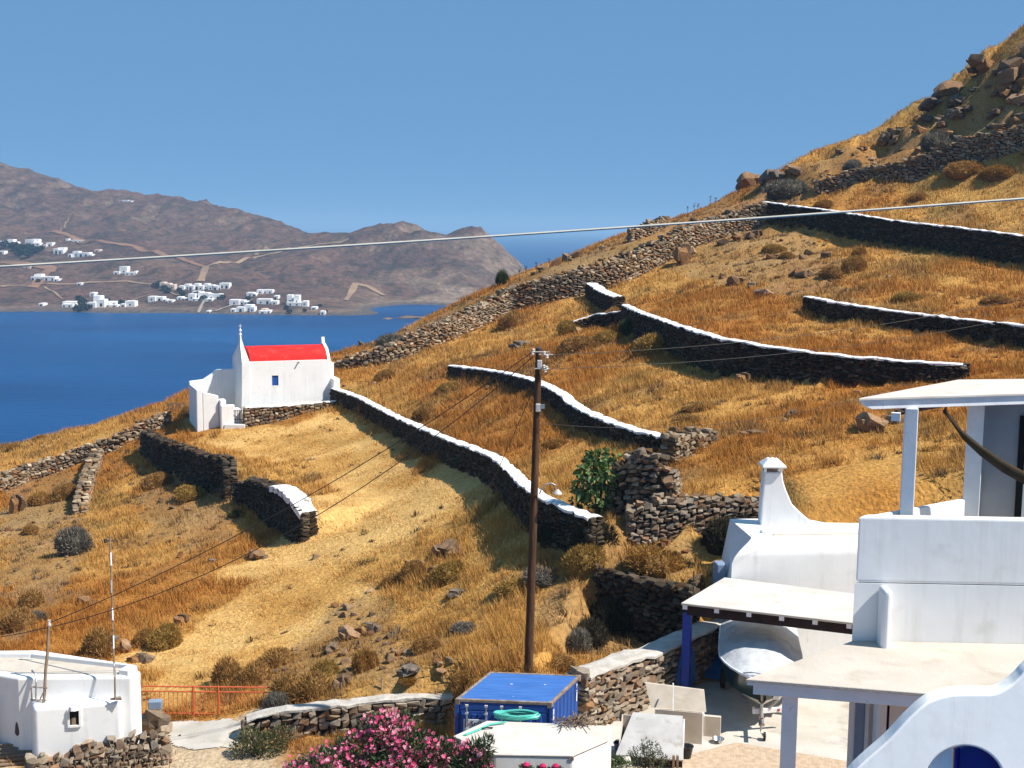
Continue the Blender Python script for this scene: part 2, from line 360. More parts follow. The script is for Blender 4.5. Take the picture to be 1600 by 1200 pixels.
# ------------------------------------------------------------------ hillside
def cp(px, py, Y): return tuple(at(px, py, Y) - CAMP)
C = [(-30, 18, -17.5), (-12, 20, -16), (5, 20, -14.6), (20, 20, -13.6), (45, 22, -11), (-45, 38, -19), (-30, 36, -17.2), (-14, 37, -16.15), (-6, 35, -15.6), (1, 34, -14.8), (-12, 33, -16.1), (-5, 31, -15.4)]
C += [cp(*q) for q in [
    (315, 1122, 40.9), (520, 1045, 42.5), (600, 1000, 45), (300, 1000, 50), (500, 900, 55), (200, 900, 62), (650, 800, 61), (450, 740, 78), (600, 690, 78.5),
    (450, 668, 90), (330, 664, 92), (300, 632, 98), (540, 645, 91), (200, 650, 103), (100, 680, 105), (0, 703, 105), (-200, 760, 100), (100, 760, 88), (0, 800, 82),
    (0, 900, 66), (100, 960, 55), (0, 1000, 52), (-200, 1000, 55), (-200, 850, 80), (230, 720, 87), (300, 800, 72), (420, 800, 69),
    (825, 1050, 36.6), (700, 940, 48), (760, 860, 51), (880, 960, 42.5), (930, 830, 47), (930, 700, 58.5), (800, 650, 72), (700, 600, 88), (620, 572, 100), (560, 562, 104), (520, 549, 112), (640, 512, 118), (700, 482, 122),
    (800, 437, 128), (960, 372, 134), (1100, 327, 136), (1200, 282, 138), (1430, 192, 132), (1600, 62, 126), (1800, -60, 120), (1100, 750, 49), (1300, 700, 50),
    (1500, 700, 47), (1700, 700, 43), (1000, 620, 67), (1250, 600, 64), (1500, 600, 59), (1000, 540, 81), (850, 540, 93), (760, 520, 106), (1250, 500, 83), (1500, 520, 75),
    (1000, 430, 112), (1200, 420, 103), (1450, 420, 93), (1600, 440, 87), (1250, 320, 124), (1450, 300, 117), (1600, 280, 111), (1600, 170, 120), (1800, 300, 98), (1800, 500, 68),
    (1320, 238, 133), (1520, 128, 130), (880, 404, 131), (1045, 345, 135), (570, 535, 115)]]
C += [(-36, 132, -25.5), (-55, 128, -28), (-36, 180, -47), (-75, 110, -30), (-100, 60, -36), (-100, 120, -50), (-12, 140, -18), (-12, 180, -42), (0, 158, -15), (12, 165, -9), (28, 168, -4), (42, 163, 3), (52, 158, 11),
      (12, 200, -32), (40, 200, -22), (70, 190, -5), (85, 120, 24), (85, 60, 3), (60, 40, -4), (80, 25, -6), (-60, 235, -75), (0, 240, -70), (60, 240, -62), (95, 235, -45), (-20, 155, -29), (-100, 200, -72)]
_hill = tps(C)
GX0, GX1, GY0, GY1, GS = -105.0, 95.0, 14.0, 245.0, 0.6
gx = np.arange(GX0, GX1 + GS, GS); gy = np.arange(GY0, GY1 + GS, GS)
GXX, GYY = np.meshgrid(gx, gy, indexing='ij')
HZ = _hill(GXX, GYY)
HZ += (fbm(GXX / 9, GYY / 9, 4, 1) - 0.5) * 0.9 * smooth(38, 60, GYY) + (fbm(GXX / 2.2, GYY / 2.2, 3, 2) - 0.5) * 0.35 * smooth(36, 55, GYY)
HZ += (ridged(GXX / 5, GYY / 5, 4, 21) - 0.62) * 3.2 * smooth(14, 30, GXX) * smooth(112, 122, GYY) * smooth(165, 150, GYY)   # broken crest
def hz(x, y):                                          # bilinear height (relative to the camera)
    i = np.clip((np.asarray(x, float) - GX0) / GS, 0, len(gx) - 1.001); j = np.clip((np.asarray(y, float) - GY0) / GS, 0, len(gy) - 1.001)
    a = i.astype(int); b = j.astype(int); u = i - a; v = j - b
    return HZ[a, b] * (1 - u) * (1 - v) + HZ[a + 1, b] * u * (1 - v) + HZ[a, b + 1] * (1 - u) * v + HZ[a + 1, b + 1] * u * v
_T = np.arange(24, 240, 0.1)
def hit(px, py, h=0.0):
    """where the line of sight meets the hillside raised by h"""
    d = ray(px, py); x = d[0] * _T; y = d[1] * _T; z = d[2] * _T
    k = np.nonzero(z < hz(x, y) + h)[0]
    t = _T[k[0]] if len(k) else 235.0
    return CAMP + d * t
def gz(x, y): return float(hz(x, y)) + CAM_Z
def onground(px, py): p = hit(px, py); return (p[0], p[1], gz(p[0], p[1]))

# yard cut level into the foot of the slope
YARD = -14.5
YPOLY = [(-1.9, 14), (-1.9, 34.2), (2.0, 35.9), (7.2, 41.6), (8.2, 43.5), (30, 43.5), (30, 14)]
_iny = inpoly(GXX, GYY, YPOLY)
HZ[_iny] = YARD - 0.10
_bank = _iny & (GXX > 2.6) & (GYY < 32.6)                # earth bank below the big house
HZ[_bank] = np.maximum(YARD - 0.1, -10.9 - (GYY[_bank] - 25.0).clip(0) * 0.475 - (3.6 - GXX[_bank]).clip(0) * 2.0)
_hol = inpoly(GXX, GYY, [(3.9, 42.4), (4.3, 46.7), (9.6, 47.2), (9.6, 43.0), (7.5, 42.4)]); HZ[_hol] = np.minimum(HZ[_hol], -11.55 - (45 - GYY[_hol]) * 0.10)
_ho2 = ~_iny & inpoly(GXX, GYY, [(1.0, 37.0), (2.4, 35.6), (8.3, 41.9), (6.4, 41.4), (4.6, 43.0), (3.2, 44.5), (2.2, 42.5)]); HZ[_ho2] = np.minimum(HZ[_ho2], -13.9 - (GXX[_ho2] - 3.5) * 0.04)
_led = ~_ho2 & inpoly(GXX, GYY, [(3.3, 44.4), (4.7, 43.0), (6.5, 41.5), (8.2, 42.6), (8.0, 45), (4.2, 46)]); HZ[_led] = np.minimum(HZ[_led], -11.85)

_inf = inpoly(GXX, GYY, [(-8.6, 28), (-8.6, 38.95), (-5, 39.45), (-1.3, 39.8), (-1.2, 34), (-1.2, 28)])
HZ[_inf] = np.minimum(HZ[_inf], -16.0 + 0.05 * (GXX[_inf] + 8))
# dry-stone walls: the top line as seen, and the height there
WALLS = {}
def wall_line(key, pts, h, lift=0.0, reach=5.0):
    hs = h if hasattr(h, '__len__') else [h] * len(pts)
    top = [hit(px, py, hh) for (px, py), hh in zip(pts, hs)]
    WALLS[key] = (np.array(top), lift, reach)
wall_line('A', [(522, 606), (560, 618), (620, 650), (690, 680), (745, 700), (775, 712), (805, 738), (832, 765), (870, 785), (930, 806)], [1.0, 1.1, 1.15, 1.2, 1.25, 1.3, 1.4, 1.5, 1.55, 1.6], 0.15)
wall_line('B', [(706, 571), (740, 574), (785, 580), (835, 592), (870, 608), (905, 635), (950, 655), (1000, 672), (1047, 682)], [0.6, 0.7, 0.75, 0.85, 0.9, 0.9, 0.85, 0.8, 0.8], 0.3)
wall_line('C', [(977, 476), (1000, 486), (1060, 507), (1130, 528), (1200, 540), (1290, 552), (1380, 560), (1450, 565), (1510, 569)], [1.6, 1.7, 1.9, 1.9, 1.8, 1.6, 1.3, 1.0, 0.7], 0.6)
wall_line('C2', [(896, 502), (930, 491), (972, 486)], [0.9, 1.0, 1.1])
wall_line('D0', [(924, 442), (945, 455), (967, 463)], [1.1, 1.3, 1.5])
wall_line('D', [(1261, 463), (1330, 475), (1400, 485), (1500, 497), (1600, 507), (1700, 517)], [1.0, 1.1, 1.1, 1.1, 1.1, 1.1], 0.6)
wall_line('E', [(1194, 315), (1300, 328), (1400, 344), (1500, 355), (1600, 367), (1720, 382)], [1.9, 1.9, 2.0, 2.1, 2.1, 2.0], 0.6)
wall_line('ridge', [(530, 566), (560, 556), (600, 545), (640, 526), (690, 505), (740, 483), (790, 455), (840, 440), (900, 425), (960, 408), (1010, 385), (1060, 362), (1110, 342), (1160, 328), (1194, 318)], [0.5, 0.8, 1.2, 1.5, 1.6, 1.7, 1.8, 1.9, 2.0, 2.1, 2.1, 2.0, 1.9, 1.7, 1.8])
wall_line('ridge2', [(1275, 285), (1330, 268), (1400, 258), (1450, 240), (1500, 220), (1560, 208), (1610, 196), (1700, 176)], [0.8, 1.2, 1.4, 1.6, 1.8, 1.7, 1.6, 1.5])
wall_line('ridge3', [(985, 362), (1015, 348), (1040, 340)], [1.0, 1.2, 0.9])
wall_line('left', [(-60, 772), (0, 748), (40, 729), (80, 717), (130, 700), (180, 682), (225, 660), (262, 645)], [1.0, 1.0, 1.0, 1.0, 0.9, 0.9, 0.9, 0.8])
wall_line('spur', [(152, 704), (141, 730), (132, 756), (124, 790)], [0.6, 0.9, 0.9, 0.5])
wall_line('notch', [(228, 675), (255, 688), (290, 700), (330, 714), (357, 716), (360, 740)], [1.3, 1.9, 1.9, 2.0, 2.1, 1.6], 1.0, 6)
wall_line('whiteend', [(376, 753), (402, 745), (428, 755), (450, 762), (470, 780), (482, 800)], [1.2, 1.7, 2.0, 2.2, 2.0, 1.4], 1.2, 6)
WALLS['bank'] = (np.array([at(985, 794, 46.6), at(1020, 783, 46.6), at(1080, 779, 46.8), at(1140, 781, 47.0), at(1190, 786, 47.0)]), 1.0, 6)
wall_line('ruin', [(966, 752), (964, 728), (985, 713), (1015, 710), (1038, 722), (1048, 745)], [1.2, 1.9, 2.1, 2.1, 1.8, 0.8], 0.8, 4)
wall_line('ruin_low', [(1047, 682), (1070, 676), (1110, 679)], [1.2, 1.0, 0.3])
WALLS['ledge'] = (np.array([at(940, 893, 44.6), at(962, 895, 44.0), at(990, 903, 43.2), at(1030, 911, 42.2), at(1080, 919, 41.3)]), 0.0, 4)
def carve(key):
    global HZ
    top, lift, reach = WALLS[key]
    if not lift: return
    pts = [(p[0], p[1]) for p in top]
    d, t, side = polydist(GXX, GYY, pts)
    n = len(pts) - 1
    i = np.clip(t.astype(int), 0, n - 1); fr = t - i
    ztop = top[i, 2] * (1 - fr) + top[i + 1, 2] * fr - CAM_Z
    k = len(pts) // 2; dx, dy = pts[min(k + 1, n)][0] - pts[k - 1][0], pts[min(k + 1, n)][1] - pts[k - 1][1]; l = math.hypot(dx, dy)
    nx, ny = -dy / l, dx / l; mid = pts[k]
    up = 1 if float(_hill(mid[0] + nx * 3, mid[1] + ny * 3)) > float(_hill(mid[0] - nx * 3, mid[1] - ny * 3)) else -1
    fade = smooth(0, 0.06 * n, t) * smooth(n, n - 0.06 * n, t)
    want = ztop - 0.45
    amt = np.clip(want - HZ, 0, lift) * np.exp(-np.clip(d - 0.3, 0, None) / reach) * fade
    HZ = np.where((side == up) & (d < reach * 4) & ~_iny, HZ + amt, HZ)
for k_ in list(WALLS): carve(k_)

# zones of the slope (outlines taken from image pixels, cast onto the ground)
def zone(pts): return [tuple(hit(px, py)[:2]) for px, py in pts]
Z_MOWN = zone([(330, 676), (395, 668), (450, 660), (560, 650), (610, 690), (690, 722), (765, 742), (750, 790), (670, 840), (600, 900), (550, 975), (440, 1030), (340, 1070), (300, 1110), (195, 1110), (220, 1040), (300, 980), (370, 905), (450, 835), (520, 770), (480, 728), (400, 712)])
Z_ROCKY = [zone([(520, 552), (640, 516), (800, 440), (960, 375), (1100, 330), (1200, 285), (1430, 195), (1590, 70), (1600, 195), (1450, 245), (1270, 300), (1190, 330), (1120, 350), (1000, 400), (800, 470), (680, 530), (560, 570)]),
           zone([(1000, 400), (1130, 345), (1190, 335), (1290, 380), (1330, 440), (1230, 470), (1100, 440)]),
           zone([(0, 760), (120, 730), (130, 800), (110, 900), (60, 980), (0, 1010)]),
           zone([(430, 1020), (560, 930), (620, 990), (700, 1010), (715, 1080), (560, 1085), (420, 1100)]),
           zone([(215, 720), (300, 740), (390, 790), (330, 850), (260, 860), (215, 800)]),
           zone([(860, 850), (1075, 860), (1070, 1000), (900, 1040), (850, 960)])]
def zone_w(x, y, poly, soft=1.5):
    xx = x + (fbm(x / 2.5, y / 2.5, 3, 9) - 0.5) * 2 * soft * 1.6; yy = y + (fbm(x / 2.5, y / 2.5, 3, 12) - 0.5) * 2 * soft * 1.6
    return inpoly(xx, yy, poly).astype(float)
STRAW = np.array([0.50, 0.272, 0.072]); ORANGE = np.array([0.40, 0.172, 0.034]); PALE = np.array([0.64, 0.405, 0.145]); BROWN = np.array([0.25, 0.135, 0.048]); EARTH = np.array([0.27, 0.175, 0.092])
OLIVE = np.array([0.23, 0.16, 0.05])
def mixc(a, b, t): return a * (1 - t[..., None]) + b * t[..., None]
def grass_col(x, y):
    n1 = fbm(x / 11, y / 11, 4, 3); n2 = fbm(x / 3.1, y / 3.1, 4, 4); n3 = fbm(x / 5.5, y / 5.5, 3, 6)
    c = mixc(np.broadcast_to(STRAW, x.shape + (3,)), ORANGE, smooth(0.38, 0.62, n1))
    c = mixc(c, BROWN, smooth(0.55, 0.78, n2) * 0.75); c = mixc(c, OLIVE, smooth(0.62, 0.78, n3) * 0.5)
    mown = zone_w(x, y, Z_MOWN)
    c = mixc(c, mixc(np.broadcast_to(PALE, x.shape + (3,)), STRAW, smooth(0.35, 0.7, n2)), mown * 0.85)
    rk = np.zeros(x.shape)
    for zp in Z_ROCKY: rk = np.maximum(rk, zone_w(x, y, zp, 1.2))
    c = mixc(c, mixc(np.broadcast_to(EARTH, x.shape + (3,)), BROWN, smooth(0.35, 0.65, n2)), rk * 0.6)
    return c, mown, rk
gc, g_m, g_r = grass_col(GXX, GYY)
gc = gc * (0.78 + 0.3 * fbm(GXX / 1.1, GYY / 1.1, 3, 8))[..., None]
# bare earth around the yard and the gate
bare = inpoly(GXX + (fbm(GXX, GYY, 3, 5) - .5) * 2, GYY + (fbm(GXX, GYY, 3, 6) - .5) * 2, [(-17, 14), (-17, 36.5), (-12.5, 36.6), (-11.5, 40.5), (-8, 40.5), (-7, 37), (-2, 35), (-1, 14)])
gc[bare] = np.array([0.44, 0.33, 0.21]) * (0.8 + 0.4 * fbm(GXX[bare] / 0.9, GYY[bare] / 0.9, 3, 2))[:, None]
ny_ = len(gy); nx_ = len(gx)
V = np.stack([GXX.ravel(), GYY.ravel(), HZ.ravel() + CAM_Z], 1)
ii, jj = np.meshgrid(np.arange(nx_ - 1), np.arange(ny_ - 1), indexing='ij'); a_ = (ii * ny_ + jj).ravel()
Q = np.stack([a_, a_ + ny_, a_ + ny_ + 1, a_ + 1], 1)
hill = link('hillside', np_mesh('hillside', V, quad=Q, col=gc.reshape(-1, 3), smooth_=True), 'ground_soil')
tag(hill, 'dry golden hillside falling to the sea', None, None, 'structure')

# ------------------------------------------------------------------ sea
msea, t, b = _new('sea_water'); N = t.nodes; L = t.links
b.inputs['Base Color'].default_value = (0.0035, 0.045, 0.15, 1); b.inputs['Roughness'].default_value = 0.35; b.inputs['IOR'].default_value = 1.33; b.inputs['Specular IOR Level'].default_value = 0.09
g = N.new('ShaderNodeNewGeometry'); mp = N.new('ShaderNodeMapping'); mp.inputs['Scale'].default_value = (0.30, 0.8, 1); L.new(g.outputs['Position'], mp.inputs['Vector'])
n1 = N.new('ShaderNodeTexNoise'); n1.inputs['Scale'].default_value = 0.35; n1.inputs['Detail'].default_value = 8; n1.inputs['Roughness'].default_value = 0.7; L.new(mp.outputs['Vector'], n1.inputs['Vector'])
bp = N.new('ShaderNodeBump'); bp.inputs['Distance'].default_value = 0.9; L.new(n1.outputs['Fac'], bp.inputs['Height']); L.new(bp.outputs['Normal'], b.inputs['Normal'])
n2 = N.new('ShaderNodeTexNoise'); n2.inputs['Scale'].default_value = 0.012; n2.inputs['Detail'].default_value = 6; L.new(mp.outputs['Vector'], n2.inputs['Vector'])
cr = N.new('ShaderNodeValToRGB'); cr.color_ramp.elements[0].position = 0.35; cr.color_ramp.elements[1].position = 0.7
cr.color_ramp.elements[0].color = (0.003, 0.040, 0.135, 1); cr.color_ramp.elements[1].color = (0.006, 0.070, 0.205, 1); L.new(n2.outputs['Fac'], cr.inputs['Fac']); L.new(cr.outputs['Color'], b.inputs['Base Color'])
sv = [(-45000, -2000), (45000, -2000), (45000, 60000), (-45000, 60000)]
sea = MB().add([(x, y, 0) for x, y in sv], [(0, 1, 2, 3)]).build('sea', 'sea_water'); tag(sea, 'deep blue sea of the bay', None, None, 'structure')

# ------------------------------------------------------------------ far shore
def fp(px, py, Y): p = at(px, py, Y); return (p[0], p[1], p[2])
FC = [(x, 903, 0.3) for x in range(-1000, -100, 90)] + [(x, 860, -7) for x in range(-1000, 60, 90)] + [(-112, 905, 0.3), (-104, 950, 0.3), (-102, 1010, 0.3), (-90, 1035, 0.3), (-50, 1030, 0.3), (0, 1040, 0.3), (-75, 980, -5), (-30, 960, -6), (30, 1000, -8), (45, 1150, -6), (40, 1300, -8)]
FC += [fp(*q) for q in [(0, 440, 1050), (-300, 430, 1060), (200, 440, 1050), (400, 445, 1040), (0, 380, 1250), (-300, 350, 1300), (200, 380, 1250), (400, 398, 1240), (0, 325, 1430), (200, 335, 1440), (330, 360, 1400),
    (-300, 230, 1600), (0, 262, 1600), (60, 275, 1600), (140, 301, 1600), (190, 302, 1600), (260, 307, 1580), (330, 319, 1550), (400, 338, 1500), (470, 357, 1430), (530, 371, 1380), (580, 364, 1330), (600, 354, 1325), (617, 347, 1320), (640, 356, 1320), (655, 367, 1315),
    (672, 374, 1300), (700, 371, 1290), (722, 360, 1280), (748, 361, 1280), (760, 371, 1280), (778, 390, 1270), (806, 414, 1265), (600, 420, 1150), (700, 425, 1130), (550, 450, 1060), (650, 458, 1085), (760, 425, 1180), (500, 440, 1080), (720, 460, 1080), (480, 475, 960), (300, 475, 960), (100, 475, 960)]]
FC += [(-900, 2000, 60), (-500, 2000, 20), (-250, 1700, -20), (-120, 1550, -20), (0, 1480, -25), (60, 1400, -25), (-500, 2250, -30), (-900, 2250, 0)]
_far = tps(FC, 0.4)
FS = 4.5; fx = np.arange(-1000, 70, FS); fy = np.arange(855, 2100, FS); FX, FY = np.meshgrid(fx, fy, indexing='ij')
FZ = _far(FX, FY); _land = smooth(1, 25, FZ)
rough_ = smooth(-330, -60, FX) * 0.5 + 0.5
FZ += _land * ((ridged(FX / 75, FY / 75, 5, 3) - 0.62) * 22 * rough_ + (fbm(FX / 26, FY / 26, 4, 5) - 0.5) * 9 + (ridged(FX / 20, FY / 28, 3, 9) - 0.6) * 8 * smooth(25, 70, FZ)) + smooth(0, 4, FZ) * (fbm(FX / 14, FY / 14, 3, 7) - 0.5) * 2.5
def fz(x, y):
    i = np.clip((np.asarray(x, float) - fx[0]) / FS, 0, len(fx) - 1.001); j = np.clip((np.asarray(y, float) - fy[0]) / FS, 0, len(fy) - 1.001)
    a = i.astype(int); b = j.astype(int); u = i - a; v = j - b
    return FZ[a, b] * (1 - u) * (1 - v) + FZ[a + 1, b] * u * (1 - v) + FZ[a, b + 1] * (1 - u) * v + FZ[a + 1, b + 1] * u * v
_T2 = np.arange(870, 2050, 1.0)
def fhit(px, py):
    d = ray(px, py); x = d[0] * _T2; y = d[1] * _T2; z = d[2] * _T2 + CAM_Z
    k = np.nonzero(z < fz(x, y))[0]; t = _T2[k[0]] if len(k) else None
    if t is None: t = 1300.0
    return (x[int(t - 870)], t, float(fz(d[0] * t, t)))
PURP = np.array([0.105, 0.060, 0.043]); PURP2 = np.array([0.078, 0.045, 0.036]); TAN = np.array([0.17, 0.112, 0.072]); CLIFF = np.array([0.24, 0.175, 0.12]); SCRUB = np.array([0.035, 0.03, 0.022])
s_ = FX.shape + (3,)
fc = mixc(np.broadcast_to(PURP, s_), PURP2, smooth(0.35, 0.65, fbm(FX / 90, FY / 90, 5, 2)))
fc = mixc(fc, TAN, smooth(0.56, 0.72, fbm(FX / 55, FY / 40, 5, 8)) * 0.35)
fc = mixc(fc, SCRUB, smooth(0.52, 0.66, fbm(FX / 7, FY / 16, 3, 4)) * 0.65)
gr_ = np.gradient(FZ, FS); slope_ = np.hypot(gr_[0], gr_[1])
fc = mixc(fc, CLIFF, smooth(0.45, 0.95, slope_) * 0.45)
fc = mixc(fc, CLIFF, smooth(-150, -40, FX) * smooth(38, 6, FZ) * smooth(0.38, 0.6, fbm(FX / 30, FY / 30, 4, 6)) * 0.85)
fc = mixc(fc, np.array([0.36, 0.25, 0.165]), smooth(3.2, 1.2, FZ) * (0.25 + 0.55 * smooth(-380, -430, FX)))
fc = mixc(fc, np.array([0.09, 0.07, 0.06]), smooth(2.2, 0.8, FZ) * smooth(-420, -350, FX))
mfx, mfy = len(fx), len(fy); ii, jj = np.meshgrid(np.arange(mfx - 1), np.arange(mfy - 1), indexing='ij'); a_ = (ii * mfy + jj).ravel()
far = link('headland', np_mesh('headland', np.stack([FX.ravel(), FY.ravel(), FZ.ravel()], 1), quad=np.stack([a_, a_ + mfy, a_ + mfy + 1, a_ + 1], 1), col=fc.reshape(-1, 3), smooth_=True), 'far_ground')
tag(far, 'purple brown headland across the bay', None, None, 'structure')

def track(name, pts, width, mat, dz=0.6, label=None):
    W = [fhit(*p) for p in pts]; P = []
    for i in range(len(W) - 1):
        n = max(2, int(math.dist(W[i][:2], W[i + 1][:2]) / 6))
        for k in range(n): t = k / n; P.append((W[i][0] * (1 - t) + W[i + 1][0] * t, W[i][1] * (1 - t) + W[i + 1][1] * t))
    P.append(W[-1][:2]); rows = []
    for i, p in enumerate(P):
        a = P[max(0, i - 1)]; b = P[min(len(P) - 1, i + 1)]; dx, dy = b[0] - a[0], b[1] - a[1]; l = math.hypot(dx, dy) + 1e-9; nx, ny = -dy / l, dx / l
        w_ = width * 0.6 * (0.5 + 1.0 * float(vnoise(p[0] / 25, p[1] / 25, 3)))
        rows.append([(p[0] + nx * s * w_ / 2, p[1] + ny * s * w_ / 2, float(fz(p[0] + nx * s * w_ / 2, p[1] + ny * s * w_ / 2)) + dz) for s in (-1, -0.33, 0.33, 1)])
    o = MB().grid(rows).build(name, mat, smooth_=True); tag(o, label, None, None, 'structure'); return o
track('dirt_road', [(80, 362), (110, 369), (160, 378), (210, 386), (255, 399), (290, 408), (322, 417)], 9, 'far_track_red', label='red earth road climbing the far hill')
track('dirt_road', [(322, 417), (360, 410), (400, 403), (430, 396), (470, 388), (520, 380), (545, 374)], 7, 'far_track', label='tan road over the far saddle')
track('dirt_road', [(322, 417), (318, 428), (313, 440)], 9, 'far_track', label='short tan road down to the white row of houses')
track('dirt_road', [(0, 449), (45, 447), (90, 445), (140, 442), (200, 440), (240, 445)], 8, 'far_track', label='level pale road above the far shore')
track('footpath', [(70, 449), (85, 457), (97, 468)], 4, 'far_track', label='pale path down to the shore house')
track('footpath', [(0, 410), (50, 414), (80, 420), (60, 440), (50, 450)], 14, 'far_track_red', label='red cut bank beside the upper houses')
track('footpath', [(336, 487), (362, 478), (395, 469)], 3, 'far_wall_stone', label='pale drive slanting up from the shore')
track('footpath', [(258, 455), (275, 462), (300, 464)], 5, 'far_track', label='pale drive below the terraced row')
track('footpath', [(185, 477), (215, 467), (235, 461)], 3, 'far_track', label='thin pale path behind the shore houses')
track('footpath', [(400, 400), (415, 386), (430, 388)], 5, 'far_track', label='switchback on the far saddle road')
track('footpath', [(310, 490), (316, 476), (320, 470)], 3, 'far_wall_stone', label='white steps going down to the water')
track('footpath', [(540, 470), (555, 445), (575, 448), (600, 462)], 7, 'far_track', label='sandy track near the headland cove')
track('footpath', [(110, 335), (95, 362)], 2, 'far_track', label='faint line down the far hill')
# ------------------------------------------------------------------ stones and dry-stone walls
def hull_proto(rs, npts=11, boxy=0.42):
    bm = bmesh.new()
    for i in range(npts):
        p = rs.randn(3); p /= np.linalg.norm(p); p = np.sign(p) * np.abs(p) ** boxy; p /= np.abs(p).max() ** 0.6
        bm.verts.new(p * 0.5)
    r = bmesh.ops.convex_hull(bm, input=bm.verts[:])
    for v in [v for v in bm.verts if not v.link_faces]: bm.verts.remove(v)
    bmesh.ops.recalc_face_normals(bm, faces=bm.faces); bmesh.ops.triangulate(bm, faces=bm.faces[:])
    bm.verts.index_update()
    V_ = np.array([v.co[:] for v in bm.verts]); F_ = np.array([[v.index for v in f.verts] for f in bm.faces]); bm.free()
    V_ = V_ / (V_.max(0) - V_.min(0)); V_ -= (V_.max(0) + V_.min(0)) / 2
    return V_, F_
_rs = np.random.RandomState(21)
PROTO = [hull_proto(_rs, 15, 0.5) for _ in range(14)]
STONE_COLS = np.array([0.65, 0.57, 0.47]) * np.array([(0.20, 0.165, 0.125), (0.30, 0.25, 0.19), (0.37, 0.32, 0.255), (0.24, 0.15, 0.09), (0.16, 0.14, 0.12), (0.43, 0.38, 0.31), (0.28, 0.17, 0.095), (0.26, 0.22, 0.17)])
def stones_arrays(pos, size, yaw, tilt, rs, cols=None):
    """pos (n,3), size (n,3) -> joined vertices, triangles, colours"""
    n = len(pos); idx = rs.randint(0, len(PROTO), n); VV = []; TT = []; CC = []; off = 0
    cols = STONE_COLS if cols is None else cols
    for k, (pv, pf) in enumerate(PROTO):
        s = np.nonzero(idx == k)[0]
        if not len(s): continue
        v = pv[None] * size[s][:, None, :]
        ct, st = np.cos(tilt[s]), np.sin(tilt[s]); x = v[..., 0] * ct[:, None] - v[..., 2] * st[:, None]; z = v[..., 0] * st[:, None] + v[..., 2] * ct[:, None]
        cy, sy = np.cos(yaw[s]), np.sin(yaw[s]); X = x * cy[:, None] - v[..., 1] * sy[:, None]; Yv = x * sy[:, None] + v[..., 1] * cy[:, None]
        w_ = np.stack([X, Yv, z], -1) + pos[s][:, None, :]
        VV.append(w_.reshape(-1, 3)); TT.append((pf[None] + (off + np.arange(len(s)) * len(pv))[:, None, None]).reshape(-1, 3)); off += len(s) * len(pv)
        c = cols[rs.randint(0, len(cols), len(s))] * (0.75 + 0.5 * rs.rand(len(s), 1)); CC.append(np.repeat(c, len(pv), 0))
    return np.concatenate(VV), np.concatenate(TT), np.concatenate(CC)
_EACH = []
for k, (pv, pf) in enumerate(PROTO[:8]):
    me_ = np_mesh('stone', pv, tri=pf); me_.materials.append(MATS['stone_each']); _EACH.append(me_)

def resample(top, step):
    P = np.array(top, float); d = np.r_[0, np.cumsum(np.hypot(np.diff(P[:, 0]), np.diff(P[:, 1])))]
    n = max(2, int(d[-1] / step) + 1); t = np.linspace(0, d[-1], n)
    # soften the corners of the polyline
    tt = np.linspace(0, d[-1], max(3 * n, 30)); Q_ = np.stack([np.interp(tt, d, P[:, i]) for i in range(3)], 1)
    w_ = max(1, int(len(tt) * 0.02)); k = np.ones(2 * w_ + 1) / (2 * w_ + 1)
    Qp = np.concatenate([2 * Q_[:1] - Q_[1:w_ + 1][::-1], Q_, 2 * Q_[-1:] - Q_[-w_ - 1:-1][::-1]])
    Q_ = np.stack([np.convolve(Qp[:, i], k, 'valid') for i in range(3)], 1)
    return np.stack([np.interp(t, tt, Q_[:, i]) for i in range(3)], 1), t

